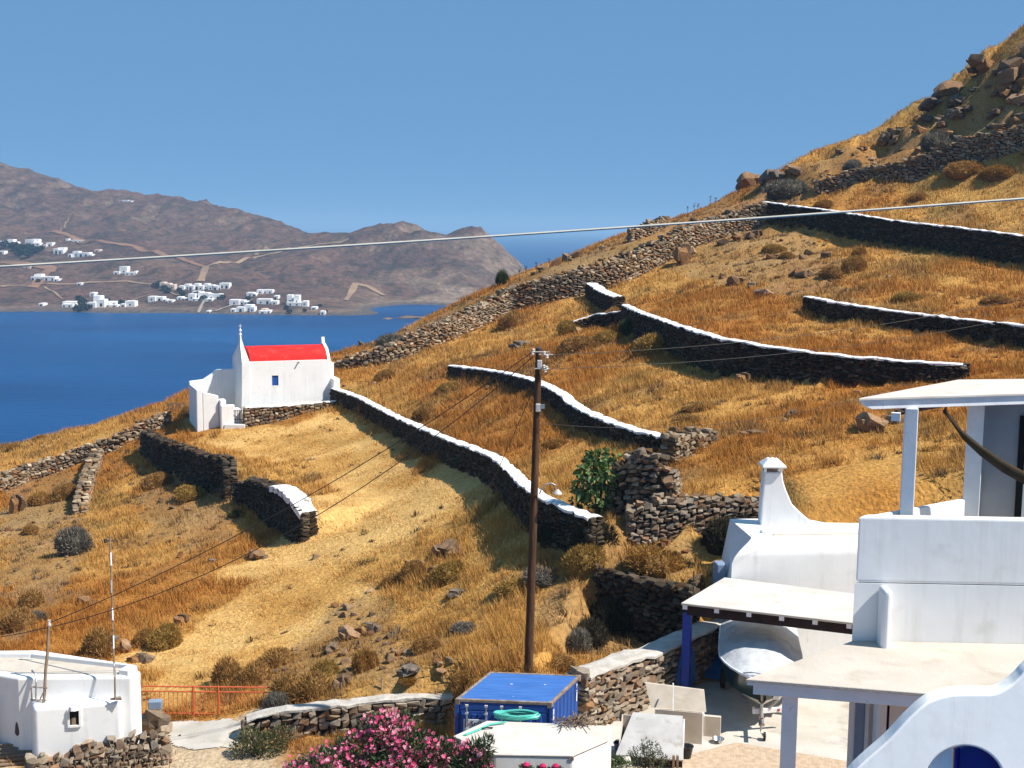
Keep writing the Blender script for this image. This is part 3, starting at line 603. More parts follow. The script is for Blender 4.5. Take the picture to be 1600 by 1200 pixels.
def stone_wall(key, name, label, thick=0.55, cap=None, each=False, ss=(0.30, 0.14), ragged=0.12, seed=1, cols=None, top=None, capt=0.07, capw=0.07, cap_range=None, faces=(1, -1), foot=None):
    rs = np.random.RandomState(seed + 100); top = WALLS[key][0] if top is None else np.array(top, float)
    P, t = resample(top, 0.3); n = len(P)
    tan = np.gradient(P[:, :2], axis=0); tan /= np.linalg.norm(tan, axis=1)[:, None]; nor = np.stack([-tan[:, 1], tan[:, 0]], 1)
    def gnd(xy): return hz(xy[:, 0], xy[:, 1]) + CAM_Z
    g0 = np.minimum(gnd(P[:, :2] + nor * thick * 0.8), gnd(P[:, :2] - nor * thick * 0.8)) if foot is None else np.full(n, foot)
    ztop = np.maximum(P[:, 2], g0 + 0.25)
    root = tag(thing(name, label, 'wall', (P[n // 2, 0], P[n // 2, 1], float(g0[n // 2]))), kind='thing')
    Mi = np.array([P[n // 2, 0], P[n // 2, 1], float(g0[n // 2])])
    # core
    cm = MB(); rows = []
    for i in range(n):
        a = P[i, :2] - nor[i] * (thick / 2 - 0.10); b_ = P[i, :2] + nor[i] * (thick / 2 - 0.10); zt = ztop[i] - (0.12 if cap else 0.16); zb = g0[i] - 0.4
        rows.append([(a[0], a[1], zb), (a[0], a[1], max(zt, zb + 0.1)), (b_[0], b_[1], max(zt, zb + 0.1)), (b_[0], b_[1], zb)])
    cm.grid(rows); cm.add(rows[0], [(0, 1, 2, 3)]); cm.add(rows[-1], [(3, 2, 1, 0)])
    cm.build('wall_core', 'wall_core', root)
    # stones
    pos = []; size = []; yaw = []
    Lr = t[-1]
    for sd in list(faces) + ['top', 'e0', 'e1']:
        if sd in ('e0', 'e1'):
            i = 0 if sd == 'e0' else n - 1; h = ztop[i] - g0[i]; z = -0.05
            while z < h - 0.05:
                rh = ss[1] * (0.7 + 0.6 * rs.rand())
                for u in (-thick * 0.25, thick * 0.25):
                    q = P[i, :2] + nor[i] * u + tan[i] * (-0.0 if sd == 'e0' else 0.0)
                    pos.append((q[0], q[1], g0[i] + z + rh / 2)); size.append((thick * 0.55, 0.36, rh * 1.15)); yaw.append(math.atan2(nor[i, 1], nor[i, 0]))
                z += rh
            continue
        if sd == 'top':
            x = 0
            while x < Lr:
                l = ss[0] * (0.7 + 0.8 * rs.rand()); i = min(n - 1, int((x + l / 2) / Lr * (n - 1)))
                if not cap:
                    for u in (-0.25, 0.25):
                        q = P[i, :2] + nor[i] * thick * u * (0.8 + 0.4 * rs.rand()); hh = ss[1] * (0.8 + 0.9 * rs.rand())
                        pos.append((q[0], q[1], ztop[i] - 0.10 + (rs.rand() - 0.4) * ragged * 2)); size.append((l * 1.1, thick * 0.6, hh)); yaw.append(math.atan2(tan[i, 1], tan[i, 0]) + rs.randn() * 0.2)
                x += l
            continue
        z = -0.08; hmax = (ztop - g0).max()
        while z < hmax:
            rh = ss[1] * (0.7 + 0.6 * rs.rand()); x = -rs.rand() * ss[0]
            while x < Lr:
                l = ss[0] * (0.55 + 0.9 * rs.rand()); xc = min(max(x + l / 2, 0), Lr); fi = xc / Lr * (n - 1); i = min(n - 2, int(fi)); f_ = fi - i
                zt = ztop[i] * (1 - f_) + ztop[i + 1] * f_; gb = g0[i] * (1 - f_) + g0[i + 1] * f_; base = P[i] * (1 - f_) + P[i + 1] * f_
                zc = gb + z + rh / 2
                if zc < zt - (0.10 if cap else 0.05 - ragged * rs.rand()):
                    bat = 0.06 * (zt - zc)                       # batter: wider at the foot
                    q = base[:2] + nor[i] * sd * (thick / 2 - 0.12 + bat + rs.randn() * 0.02)
                    pos.append((q[0], q[1], zc + rs.randn() * 0.015)); size.append((l * 1.0, 0.30 + 0.08 * rs.rand(), rh * (0.95 + 0.2 * rs.rand()))); yaw.append(math.atan2(tan[i, 1], tan[i, 0]) + rs.randn() * 0.08)
                x += l
            z += rh
    pos = np.array(pos); size = np.array(size); yaw = np.array(yaw); tilt = rs.randn(len(pos)) * 0.12
    pick = np.array([], int)
    if each:
        d = np.linalg.norm(pos - CAMP, axis=1); area = size[:, 0] * size[:, 2] / d ** 2
        tocam = (CAMP[:2] - pos[:, :2]); mid = P[np.clip((np.arange(len(pos)) * 0), 0, n - 1)]
        # keep stones on the side that can be seen
        i_near = np.argmin(((pos[:, None, :2] - P[None, :, :2]) ** 2).sum(-1), 1); off = ((pos[:, :2] - P[i_near, :2]) * nor[i_near]).sum(1); vis = off * (tocam * nor[i_near]).sum(1) > -0.02
        order = np.argsort(-(area * (vis + 0.001))); pick = order[:min(each if each > 1 else 300, 300)]
        for q in pick:
            o = bpy.data.objects.new('stone', _EACH[rs.randint(len(_EACH))]); COL.objects.link(o); o.parent = root
            o.location = tuple(pos[q] - Mi); o.rotation_euler = (0, tilt[q], yaw[q]); o.scale = tuple(size[q])
    rest = np.setdiff1d(np.arange(len(pos)), pick)
    if len(rest):
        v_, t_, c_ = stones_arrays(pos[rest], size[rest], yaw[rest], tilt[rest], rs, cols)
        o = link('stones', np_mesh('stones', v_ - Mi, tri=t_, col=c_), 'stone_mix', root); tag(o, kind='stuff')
    if cap:
        lo, hi = cap_range or (0, n)
        lo = int(lo * n) if cap_range else 0; hi = int(hi * n) if cap_range else n
        rows = []; wob = lambda k, s: (float(vnoise(k * 0.55, s, 3)) - 0.5)
        for i in range(lo, hi):
            e1 = rs.randn() * 0.012; e2 = rs.randn() * 0.012
            a = P[i, :2] - nor[i] * (thick / 2 + capw / 2 + wob(i * 1.6, 3) * 0.13 + e1); b_ = P[i, :2] + nor[i] * (thick / 2 + capw / 2 + wob(i * 1.6, 9) * 0.13 + e2)
            zt = ztop[i] + wob(i * 1.2, 20) * 0.09 + rs.randn() * 0.008; za = zt - capt - 0.03 + wob(i * 2.1, 30) * 0.12; zb = zt - capt - 0.03 + wob(i * 2.1, 40) * 0.12
            m1 = P[i, :2] - nor[i] * thick * 0.3; m2 = P[i, :2] + nor[i] * thick * 0.3
            rows.append([(a[0], a[1], za), (a[0], a[1], zt - 0.03), (m1[0], m1[1], zt + 0.012), (m2[0], m2[1], zt + 0.012), (b_[0], b_[1], zt - 0.03), (b_[0], b_[1], zb)])
        c_ = MB().grid(rows); c_.add(rows[0], [(0, 1, 2, 3, 4, 5)]); c_.add(rows[-1], [(5, 4, 3, 2, 1, 0)])
        c_.build('coping', cap, root)
    return root

stone_wall('A', 'capped_stone_wall', 'long dark stone wall with white coping running down from the chapel to the fig tree', 0.5, 'lime_cap', seed=1, cols=STONE_COLS * 0.32)  # stone colour of these capped walls darkened to carry their shade
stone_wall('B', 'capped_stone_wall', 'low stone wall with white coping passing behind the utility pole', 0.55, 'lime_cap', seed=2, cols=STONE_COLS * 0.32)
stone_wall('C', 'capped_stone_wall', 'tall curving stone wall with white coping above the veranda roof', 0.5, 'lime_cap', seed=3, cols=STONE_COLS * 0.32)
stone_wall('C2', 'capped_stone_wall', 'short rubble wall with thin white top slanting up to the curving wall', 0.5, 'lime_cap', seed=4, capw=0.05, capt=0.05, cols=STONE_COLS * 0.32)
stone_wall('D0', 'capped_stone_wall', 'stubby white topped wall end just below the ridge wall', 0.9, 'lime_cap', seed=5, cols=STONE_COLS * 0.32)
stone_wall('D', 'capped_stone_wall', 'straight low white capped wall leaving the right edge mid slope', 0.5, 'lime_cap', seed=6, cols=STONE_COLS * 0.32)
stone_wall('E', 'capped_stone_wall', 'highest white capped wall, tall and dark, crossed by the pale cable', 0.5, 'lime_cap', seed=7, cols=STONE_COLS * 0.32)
stone_wall('ridge', 'dry_stone_wall', 'long tumbled dry stone wall climbing the ridge behind the chapel', 1.1, None, seed=8, ss=(0.40, 0.20), ragged=0.3, cols=STONE_COLS * 1.4)  # stones of these sunlit walls lightened, sunlight put into their colour
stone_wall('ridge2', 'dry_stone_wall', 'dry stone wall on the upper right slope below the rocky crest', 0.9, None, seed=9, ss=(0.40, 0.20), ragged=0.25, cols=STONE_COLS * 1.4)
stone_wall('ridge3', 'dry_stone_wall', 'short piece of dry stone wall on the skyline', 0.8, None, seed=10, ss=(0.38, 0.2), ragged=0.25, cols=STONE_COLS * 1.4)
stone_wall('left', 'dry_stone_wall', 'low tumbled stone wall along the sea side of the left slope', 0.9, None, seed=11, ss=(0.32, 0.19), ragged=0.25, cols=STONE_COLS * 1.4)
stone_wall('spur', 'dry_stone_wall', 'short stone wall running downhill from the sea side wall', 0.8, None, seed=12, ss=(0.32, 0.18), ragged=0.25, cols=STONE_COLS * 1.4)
stone_wall('notch', 'dry_stone_wall', 'dark stepped stone wall in shade below the chapel field', 0.7, None, seed=13, ss=(0.30, 0.17), ragged=0.2, cols=STONE_COLS * 0.32)  # shade of this wall and the next put into darker stone colour
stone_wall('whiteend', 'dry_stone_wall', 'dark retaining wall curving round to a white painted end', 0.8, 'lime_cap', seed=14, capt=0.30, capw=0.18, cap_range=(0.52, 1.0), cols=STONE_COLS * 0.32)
stone_wall('bank', 'retaining_wall', 'rubble retaining wall behind the chimney house', 0.7, None, each=300, seed=15, ss=(0.27, 0.16), ragged=0.2)
stone_wall('ruin', 'stone_ruin', 'rounded stone ruin with a dark hollow beside the fig tree', 0.7, None, each=120, seed=16, ss=(0.28, 0.17), cols=STONE_COLS * 0.6, ragged=0.25)
stone_wall('ruin_low', 'dry_stone_wall', 'low crumbling end of rubble joined to the pole side wall', 0.7, None, seed=17, ss=(0.32, 0.18), ragged=0.25)
stone_wall('ledge', 'retaining_wall', 'shaded retaining ledge left of the carport roof', 0.6, None, seed=18, ss=(0.32, 0.18), ragged=0.2, cols=STONE_COLS * 0.32)  # darker stone colour adds to the shade on the ledge face
# the yard wall beside the container: level top, heading back under the carport
YT = [at(905, 1053, 35.9), at(960, 1032, 37.2), at(1020, 1012, 38.5), at(1080, 987, 40.2), at(1135, 960, 42.2)]
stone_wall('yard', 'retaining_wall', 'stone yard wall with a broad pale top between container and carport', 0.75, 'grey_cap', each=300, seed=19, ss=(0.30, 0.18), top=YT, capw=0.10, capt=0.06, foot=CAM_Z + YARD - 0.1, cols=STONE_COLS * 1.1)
FT = [at(385, 1122, 38.6), at(430, 1108, 38.8), at(500, 1101, 38.9), at(560, 1092, 39.2), at(640, 1085, 39.5), at(722, 1084, 39.4)]
stone_wall('rear', 'retaining_wall', 'long low stone wall with a cement top behind the pink oleander', 0.5, 'grey_cap', each=300, seed=20, ss=(0.32, 0.2), top=FT, capw=0.06, capt=0.06)
FW = [at(383, 636, 91.0), at(430, 634, 91.6), at(480, 629, 92.6), at(536, 625, 93.8)]
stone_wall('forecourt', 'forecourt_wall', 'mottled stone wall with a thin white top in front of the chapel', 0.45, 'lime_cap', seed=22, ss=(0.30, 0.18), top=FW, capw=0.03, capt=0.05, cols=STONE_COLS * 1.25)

# ------------------------------------------------------------------ rocks
ROCKS = []
def rock_mesh(seed, n=9):
    """an outcrop of sharp, tilted, overlapping slabs, about one unit across"""
    rs = np.random.RandomState(seed); VV = []; TT = []; CC = []; off = 0; lean = rs.uniform(-0.5, 0.5); yaw0 = rs.rand() * 6.3
    base = np.array([(0.150, 0.105, 0.068), (0.175, 0.108, 0.062), (0.130, 0.105, 0.082)][seed % 3])
    for k in range(n):
        v, f = hull_proto(rs, 22, 0.5); s = np.array([0.62, 0.5, 0.62]) if k == 0 else np.array([0.45, 0.40, 0.40]) * (0.45 + 0.75 * rs.rand())
        v = v * s * (0.8 + 0.4 * rs.rand(3)); a = lean + rs.randn() * 0.25; v = np.stack([v[:, 0] * math.cos(a) - v[:, 2] * math.sin(a), v[:, 1], v[:, 0] * math.sin(a) + v[:, 2] * math.cos(a)], 1)
        y_ = yaw0 + rs.randn() * 0.5; v = np.stack([v[:, 0] * math.cos(y_) - v[:, 1] * math.sin(y_), v[:, 0] * math.sin(y_) + v[:, 1] * math.cos(y_), v[:, 2]], 1)
        p = np.zeros(3) if k == 0 else np.array([rs.uniform(-0.33, 0.33), rs.uniform(-0.3, 0.3), rs.uniform(-0.42, 0.06)]); v = v + p; VV.append(v); TT.append(f + off); off += len(v)
        c_ = base * (0.65 + 0.7 * rs.rand()); c_ = c_ + np.array([0.12, 0.045, 0.0]) * (rs.rand() < 0.25); CC.append(np.broadcast_to(c_, v.shape) * (0.8 + 0.4 * rs.rand(len(v), 1)))
    V_ = np.concatenate(VV); me = np_mesh('rock', V_, tri=np.concatenate(TT), col=np.concatenate(CC)); me.materials.append(MATS['rock']); return me
RM = [rock_mesh(s) for s in range(31, 39)]
def rock(px, py, wpx, hpx, label, seed=0, tilt=0.0, deep=0.9, name='boulder', sink=0.25, group=None):
    """a boulder whose foot is seen at px, py and that is wpx wide and hpx tall there"""
    p = onground(px, py); k = p[1] / FPX; w_ = wpx * k; h_ = hpx * k
    o = bpy.data.objects.new(name, RM[seed % len(RM)]); COL.objects.link(o); o.scale = (w_, w_ * deep, h_ * (1 + sink) * 1.05)
    o.location = (p[0], p[1] + w_ * 0.15, p[2] + h_ * (0.5 - sink / 2)); o.rotation_euler = (0, tilt, seed * 1.3); return tag(o, label, 'rock', group)
RK = [(1170, 293, 46, 26, 'jagged dark outcrop on the skyline left of the high wall', -0.5), (1205, 288, 52, 26, 'leaning slab outcrop just right of the jagged one', -0.5), (1245, 272, 40, 16, 'low leaning slab behind the grey bush on the slope', -0.4), (1215, 303, 34, 12, 'flat stone slab close above the high wall', -0.3),
      (1385, 222, 32, 20, 'small dark rock with a lit top under the skyline', -0.4), (1400, 222, 20, 14, 'pale lump beside the small dark skyline rock', 0), (1585, 132, 70, 50, 'big dark crag at the right edge of the crest', -0.5), (1540, 112, 76, 26, 'rugged crag standing on the crest', -0.3), (1490, 148, 70, 22, 'long rock step in the crest line', -0.45), (1455, 172, 50, 18, 'dark rock step lower on the crest line', -0.45), (1610, 90, 40, 30, 'topmost crag at the picture edge', 0),
      (1440, 190, 30, 14, 'brown rock on the slope below the crest', 0), (1500, 180, 36, 16, 'grey rock in scrub below the crest', 0.2), (1560, 178, 30, 14, 'rounded rock below the big crag', 0), (1570, 200, 26, 10, 'small pale rock above the upper wall', 0),
      (1068, 412, 34, 44, 'dark upright rock in the gap of the ridge wall', 0.1), (1150, 446, 36, 18, 'low grey rock on the mid slope', 0), (1175, 450, 22, 12, 'small rock right of the low grey one', 0), (1195, 462, 40, 14, 'flat rubble outcrop mid slope', 0),
      (870, 436, 10, 12, 'tiny upright rock on the ridge', 0), (745, 436, 14, 16, 'dark boulder alone on the left of the ridge', 0), (1180, 372, 34, 16, 'rock heap below the corner of the high wall', 0.1),
      (700, 868, 60, 26, 'cracked brown rock in the grass mid field', 0.1), (655, 890, 46, 20, 'split rock left of the cracked brown one', -0.2), (690, 905, 60, 24, 'low slab rock below the cracked pair', 0), (712, 932, 34, 14, 'pale flat stone at the foot of the cracked rocks', 0),
      (545, 1000, 50, 26, 'brown rock with white lichen by the mown strip', 0), (575, 990, 40, 22, 'grey rock right of the lichen rock', 0), (520, 1020, 34, 20, 'squat rock by the mown strip', 0), (535, 1075, 36, 26, 'pointed red brown stone above the cement topped wall', 0.2), (740, 1050, 10, 10, 'small stone near the pole foot', 0),
      (285, 975, 30, 22, 'split grey rock beside the track', 0.1), (130, 945, 34, 14, 'reddish flat rock in the scrub', 0), (160, 1010, 50, 22, 'dark rock behind the left house', 0), (195, 1020, 30, 26, 'grey rubble rock behind the antenna', 0), (220, 1035, 40, 16, 'low rubble just above the gate', 0), (12, 918, 12, 10, 'round pale stone at the left edge', 0), (265, 848, 14, 7, 'flat white stone in the grass', 0), (230, 850, 10, 5, 'small white stone in the grass', 0),
      (30, 800, 30, 40, 'leaning dark rock at the left edge', -0.4), (400, 873, 46, 14, 'stone heap beside the lower wire', 0.1), (330, 880, 16, 8, 'lone stone left of the heap', 0),
      (1365, 672, 70, 36, 'brown outcrop left of the veranda', 0.1), (1390, 662, 40, 16, 'pale rock on top of the veranda outcrop', 0), (1240, 650, 26, 14, 'grey stones scattered up the slope', 0.2), (1180, 680, 50, 9, 'flat grey slab in the grass', 0), (1015, 545, 60, 26, 'squared brown boulder below the curving wall', 0), (1165, 598, 30, 22, 'squared boulder at the foot of the curving wall', 0), (840, 560, 6, 4, 'pebble near the pole top', 0),
      (815, 543, 38, 14, 'heap of stones left of the pole top', 0), (905, 520, 24, 12, 'rock beside the brown shrubs mid slope', 0), (690, 795, 8, 6, 'small stone in the field', 0), (590, 655, 14, 12, 'orange stone at the foot of the chapel wall', 0), (930, 905, 24, 16, 'lichen rock in the shaded hollow', 0), (1090, 925, 36, 26, 'stacked pale blocks beside the carport roof', 0), (1350, 235, 20, 8, 'low stone on the upper slope', 0), (1310, 240, 16, 8, 'weathered stone under the skyline', 0), (640, 1060, 40, 16, 'crumbled slab among the rubble above the cement wall', 0.2), (690, 1055, 34, 12, 'thin slab among the rubble above the cement wall', 0.1)]
for i, (px, py, wp, hp, lb, tl) in enumerate(RK): rock(px, py, wp, hp, lb, i * 3 + 1, tl)
rs = np.random.RandomState(17); zc = np.array(zone([(1360, 222), (1440, 186), (1520, 130), (1592, 76), (1600, 190), (1450, 236)])); lo = zc.min(0); hi = zc.max(0); q = lo + rs.rand(160, 2) * (hi - lo); q = q[inpoly(q[:, 0], q[:, 1], zc)][:46]
for i, p in enumerate(q):
    s_ = 0.7 + 1.6 * rs.rand() ** 2; o = bpy.data.objects.new('boulder', RM[i % len(RM)]); COL.objects.link(o); o.location = (p[0], p[1], gz(p[0], p[1]) + 0.1 * s_); o.scale = (s_ * 1.3, s_, s_ * 0.75); o.rotation_euler = (0, -0.3 * rs.rand(), rs.rand() * 6.3); tag(o, 'broken brown rock among the outcrops of the upper right crest', 'rock', 'broken rocks of the crest')
# loose stones too many and too small to pick out
rs = np.random.RandomState(5); pts = []
for zp, dens in zip(Z_ROCKY, (0.9, 0.9, 1.6, 4.0, 1.2, 1.6)):
    zp = np.array(zp); lo = zp.min(0); hi = zp.max(0); n = int((hi - lo).prod() * dens); q = lo + rs.rand(n, 2) * (hi - lo); pts.append(q[inpoly(q[:, 0], q[:, 1], zp)])
zp = np.array(Z_ROCKY[0]); lo = zp.min(0); hi = zp.max(0); qb = lo + rs.rand(2600, 2) * (hi - lo); qb = qb[inpoly(qb[:, 0], qb[:, 1], zp)]; zp = np.array(Z_ROCKY[1]); lo = zp.min(0); hi = zp.max(0); q2 = lo + rs.rand(160, 2) * (hi - lo); qb = np.concatenate([qb, q2[inpoly(q2[:, 0], q2[:, 1], zp)]]); qb = qb[fbm(qb[:, 0] / 5, qb[:, 1] / 5, 3, 19) > 0.5]
q = np.stack([-50 + rs.rand(2500) * 110, 38 + rs.rand(2500) * 100], 1); pts.append(q)
q = np.concatenate(pts); q = q[~inpoly(q[:, 0], q[:, 1], YPOLY)]; q = q[fbm(q[:, 0] / 4, q[:, 1] / 4, 3, 14) > 0.47]
sz = (0.07 + 0.4 * rs.rand(len(q)) ** 4)[:, None] * np.stack([np.ones(len(q)), 0.6 + 0.4 * rs.rand(len(q)), 0.4 + 0.4 * rs.rand(len(q))], 1)
nb_ = len(qb); q = np.concatenate([q, qb]); sz = np.concatenate([sz, (0.35 + 0.75 * rs.rand(nb_) ** 2)[:, None] * np.stack([np.ones(nb_), 0.7 + 0.3 * rs.rand(nb_), 0.45 + 0.45 * rs.rand(nb_)], 1)])
v_, t_, c_ = stones_arrays(np.stack([q[:, 0], q[:, 1], hz(q[:, 0], q[:, 1]) + CAM_Z + sz[:, 2] * 0.15], 1), sz, rs.rand(len(q)) * 6.3, rs.randn(len(q)) * 0.3, rs, STONE_COLS * np.array([0.95, 0.80, 0.68]))
tag(link('loose_stones', np_mesh('loose_stones', v_, tri=t_, col=c_), 'stone_mix'), 'loose stones scattered over the slope', 'stones', None, 'stuff')

# ------------------------------------------------------------------ cushion shrubs
def shrub_mesh(seed, n=3000, cols=((0.38, 0.205, 0.06), (0.46, 0.265, 0.085), (0.27, 0.15, 0.05)), lobes=6, spike=0.075, wid=0.024):
    """unit-wide low mound: dense short twigs pointing out of a lumpy dome"""
    rs = np.random.RandomState(seed); cen = np.stack([rs.uniform(-0.26, 0.26, lobes), rs.uniform(-0.26, 0.26, lobes), rs.uniform(0, 0.1, lobes)], 1); rad = rs.uniform(0.22, 0.34, lobes); cen[0] = (0, 0, 0.05); rad[0] = 0.36
    k = rs.randint(0, lobes, n * 2); d = rs.randn(n * 2, 3); d /= np.linalg.norm(d, axis=1)[:, None]; d[:, 2] = np.abs(d[:, 2])
    p = cen[k] + d * (rad[k] * (0.86 + 0.16 * rs.rand(n * 2)))[:, None]
    ins = np.zeros(len(p), bool)
    for j in range(lobes): ins |= (np.linalg.norm(p - cen[j], axis=1) < rad[j] * 0.84)
    keep = np.nonzero(~ins & (p[:, 2] > -0.05))[0][:n]; p = p[keep]; d = d[keep]; m_ = len(p)
    out = d + rs.randn(m_, 3) * 0.45; out[:, 2] += 0.25; out /= np.linalg.norm(out, axis=1)[:, None]; sd = np.cross(out, rs.randn(m_, 3)); sd /= np.linalg.norm(sd, axis=1)[:, None] + 1e-9
    L_ = spike * (0.5 + rs.rand(m_)); W_ = wid * (0.6 + 0.8 * rs.rand(m_))
    V_ = np.stack([p - sd * W_[:, None] / 2, p + sd * W_[:, None] / 2, p + out * L_[:, None]], 1).reshape(-1, 3)
    c = np.array(cols)[rs.randint(0, len(cols), m_)] * (0.7 + 0.6 * rs.rand(m_, 1)); tw = np.repeat(c, 3, 0); T_ = np.arange(m_ * 3).reshape(-1, 3)
    me = np_mesh('twigs', V_, tri=T_, col=tw); me.materials.append(MATS['blade'])
    # lumpy body under the twigs
    bm = bmesh.new(); bmesh.ops.create_icosphere(bm, subdivisions=3, radius=1.0); VB = np.array([v.co[:] for v in bm.verts]); FB = np.array([[v.index for v in f.verts] for f in bm.faces]); bm.free()
    VB[:, 2] = np.maximum(VB[:, 2], -0.15); u = VB / np.linalg.norm(VB, axis=1)[:, None]; r_ = np.full(len(u), 0.3)
    for j in range(lobes):
        bq = (u * cen[j]).sum(1); disc = bq ** 2 - ((cen[j] ** 2).sum() - (rad[j] * 0.88) ** 2); r_ = np.maximum(r_, np.where(disc > 0, bq + np.sqrt(np.maximum(disc, 0)), 0))
    VB = u * r_[:, None]; cb = np.array(cols[-1])[None] * (0.7 + 0.5 * fbm(VB[:, 0] * 14, VB[:, 1] * 14 + VB[:, 2] * 9, 3, 3))[:, None]
    mb = np_mesh('body', VB, tri=FB, col=cb, smooth_=True); mb.materials.append(MATS['blade']); return me, mb
SH = {'brown': [shrub_mesh(s) for s in (1, 2, 3)],
      'olive': [shrub_mesh(s, cols=((0.42, 0.25, 0.06), (0.36, 0.22, 0.055), (0.26, 0.165, 0.045))) for s in (4, 5)],
      'grey': [shrub_mesh(s, cols=((0.20, 0.175, 0.14), (0.27, 0.235, 0.19), (0.11, 0.10, 0.075)), spike=0.11, lobes=8) for s in (6, 7)],
      'orange': [shrub_mesh(s, cols=((0.42, 0.22, 0.05), (0.36, 0.19, 0.045), (0.24, 0.13, 0.04))) for s in (8, 9)],
      'dark': [shrub_mesh(s, cols=((0.060, 0.052, 0.028), (0.085, 0.066, 0.035), (0.035, 0.032, 0.02)), spike=0.12, lobes=8) for s in (12, 13)],  # near-black twigs for added bushes, black shade put into their colour
      'green': [shrub_mesh(s, cols=((0.07, 0.10, 0.03), (0.10, 0.12, 0.04), (0.035, 0.05, 0.02)), spike=0.2, lobes=6) for s in (10, 11)]}
def shrub(px, py, wpx, hpx, kind, label, k=0):
    p = onground(px, py); s = p[1] / FPX; w_ = wpx * s / 0.85; h_ = hpx * s / 0.42
    tw, bd = SH[kind][k % len(SH[kind])]
    e = bpy.data.objects.new({'brown': 'cushion_shrub', 'olive': 'cushion_shrub', 'grey': 'thorny_bush', 'orange': 'cushion_shrub', 'green': 'green_bush', 'dark': 'shade_bush'}[kind], None); COL.objects.link(e)
    e.location = (p[0], p[1] + w_ * 0.2, p[2] - 0.04); e.scale = (w_, w_ * 0.9, h_); e.rotation_euler = (0, 0, k * 2.1); tag(e, label, 'shrub', 'shrubs on the dry slope')
    for nm, me in (('body', bd), ('twigs', tw)):
        o = bpy.data.objects.new(nm, me); COL.objects.link(o); o.parent = e
    return e
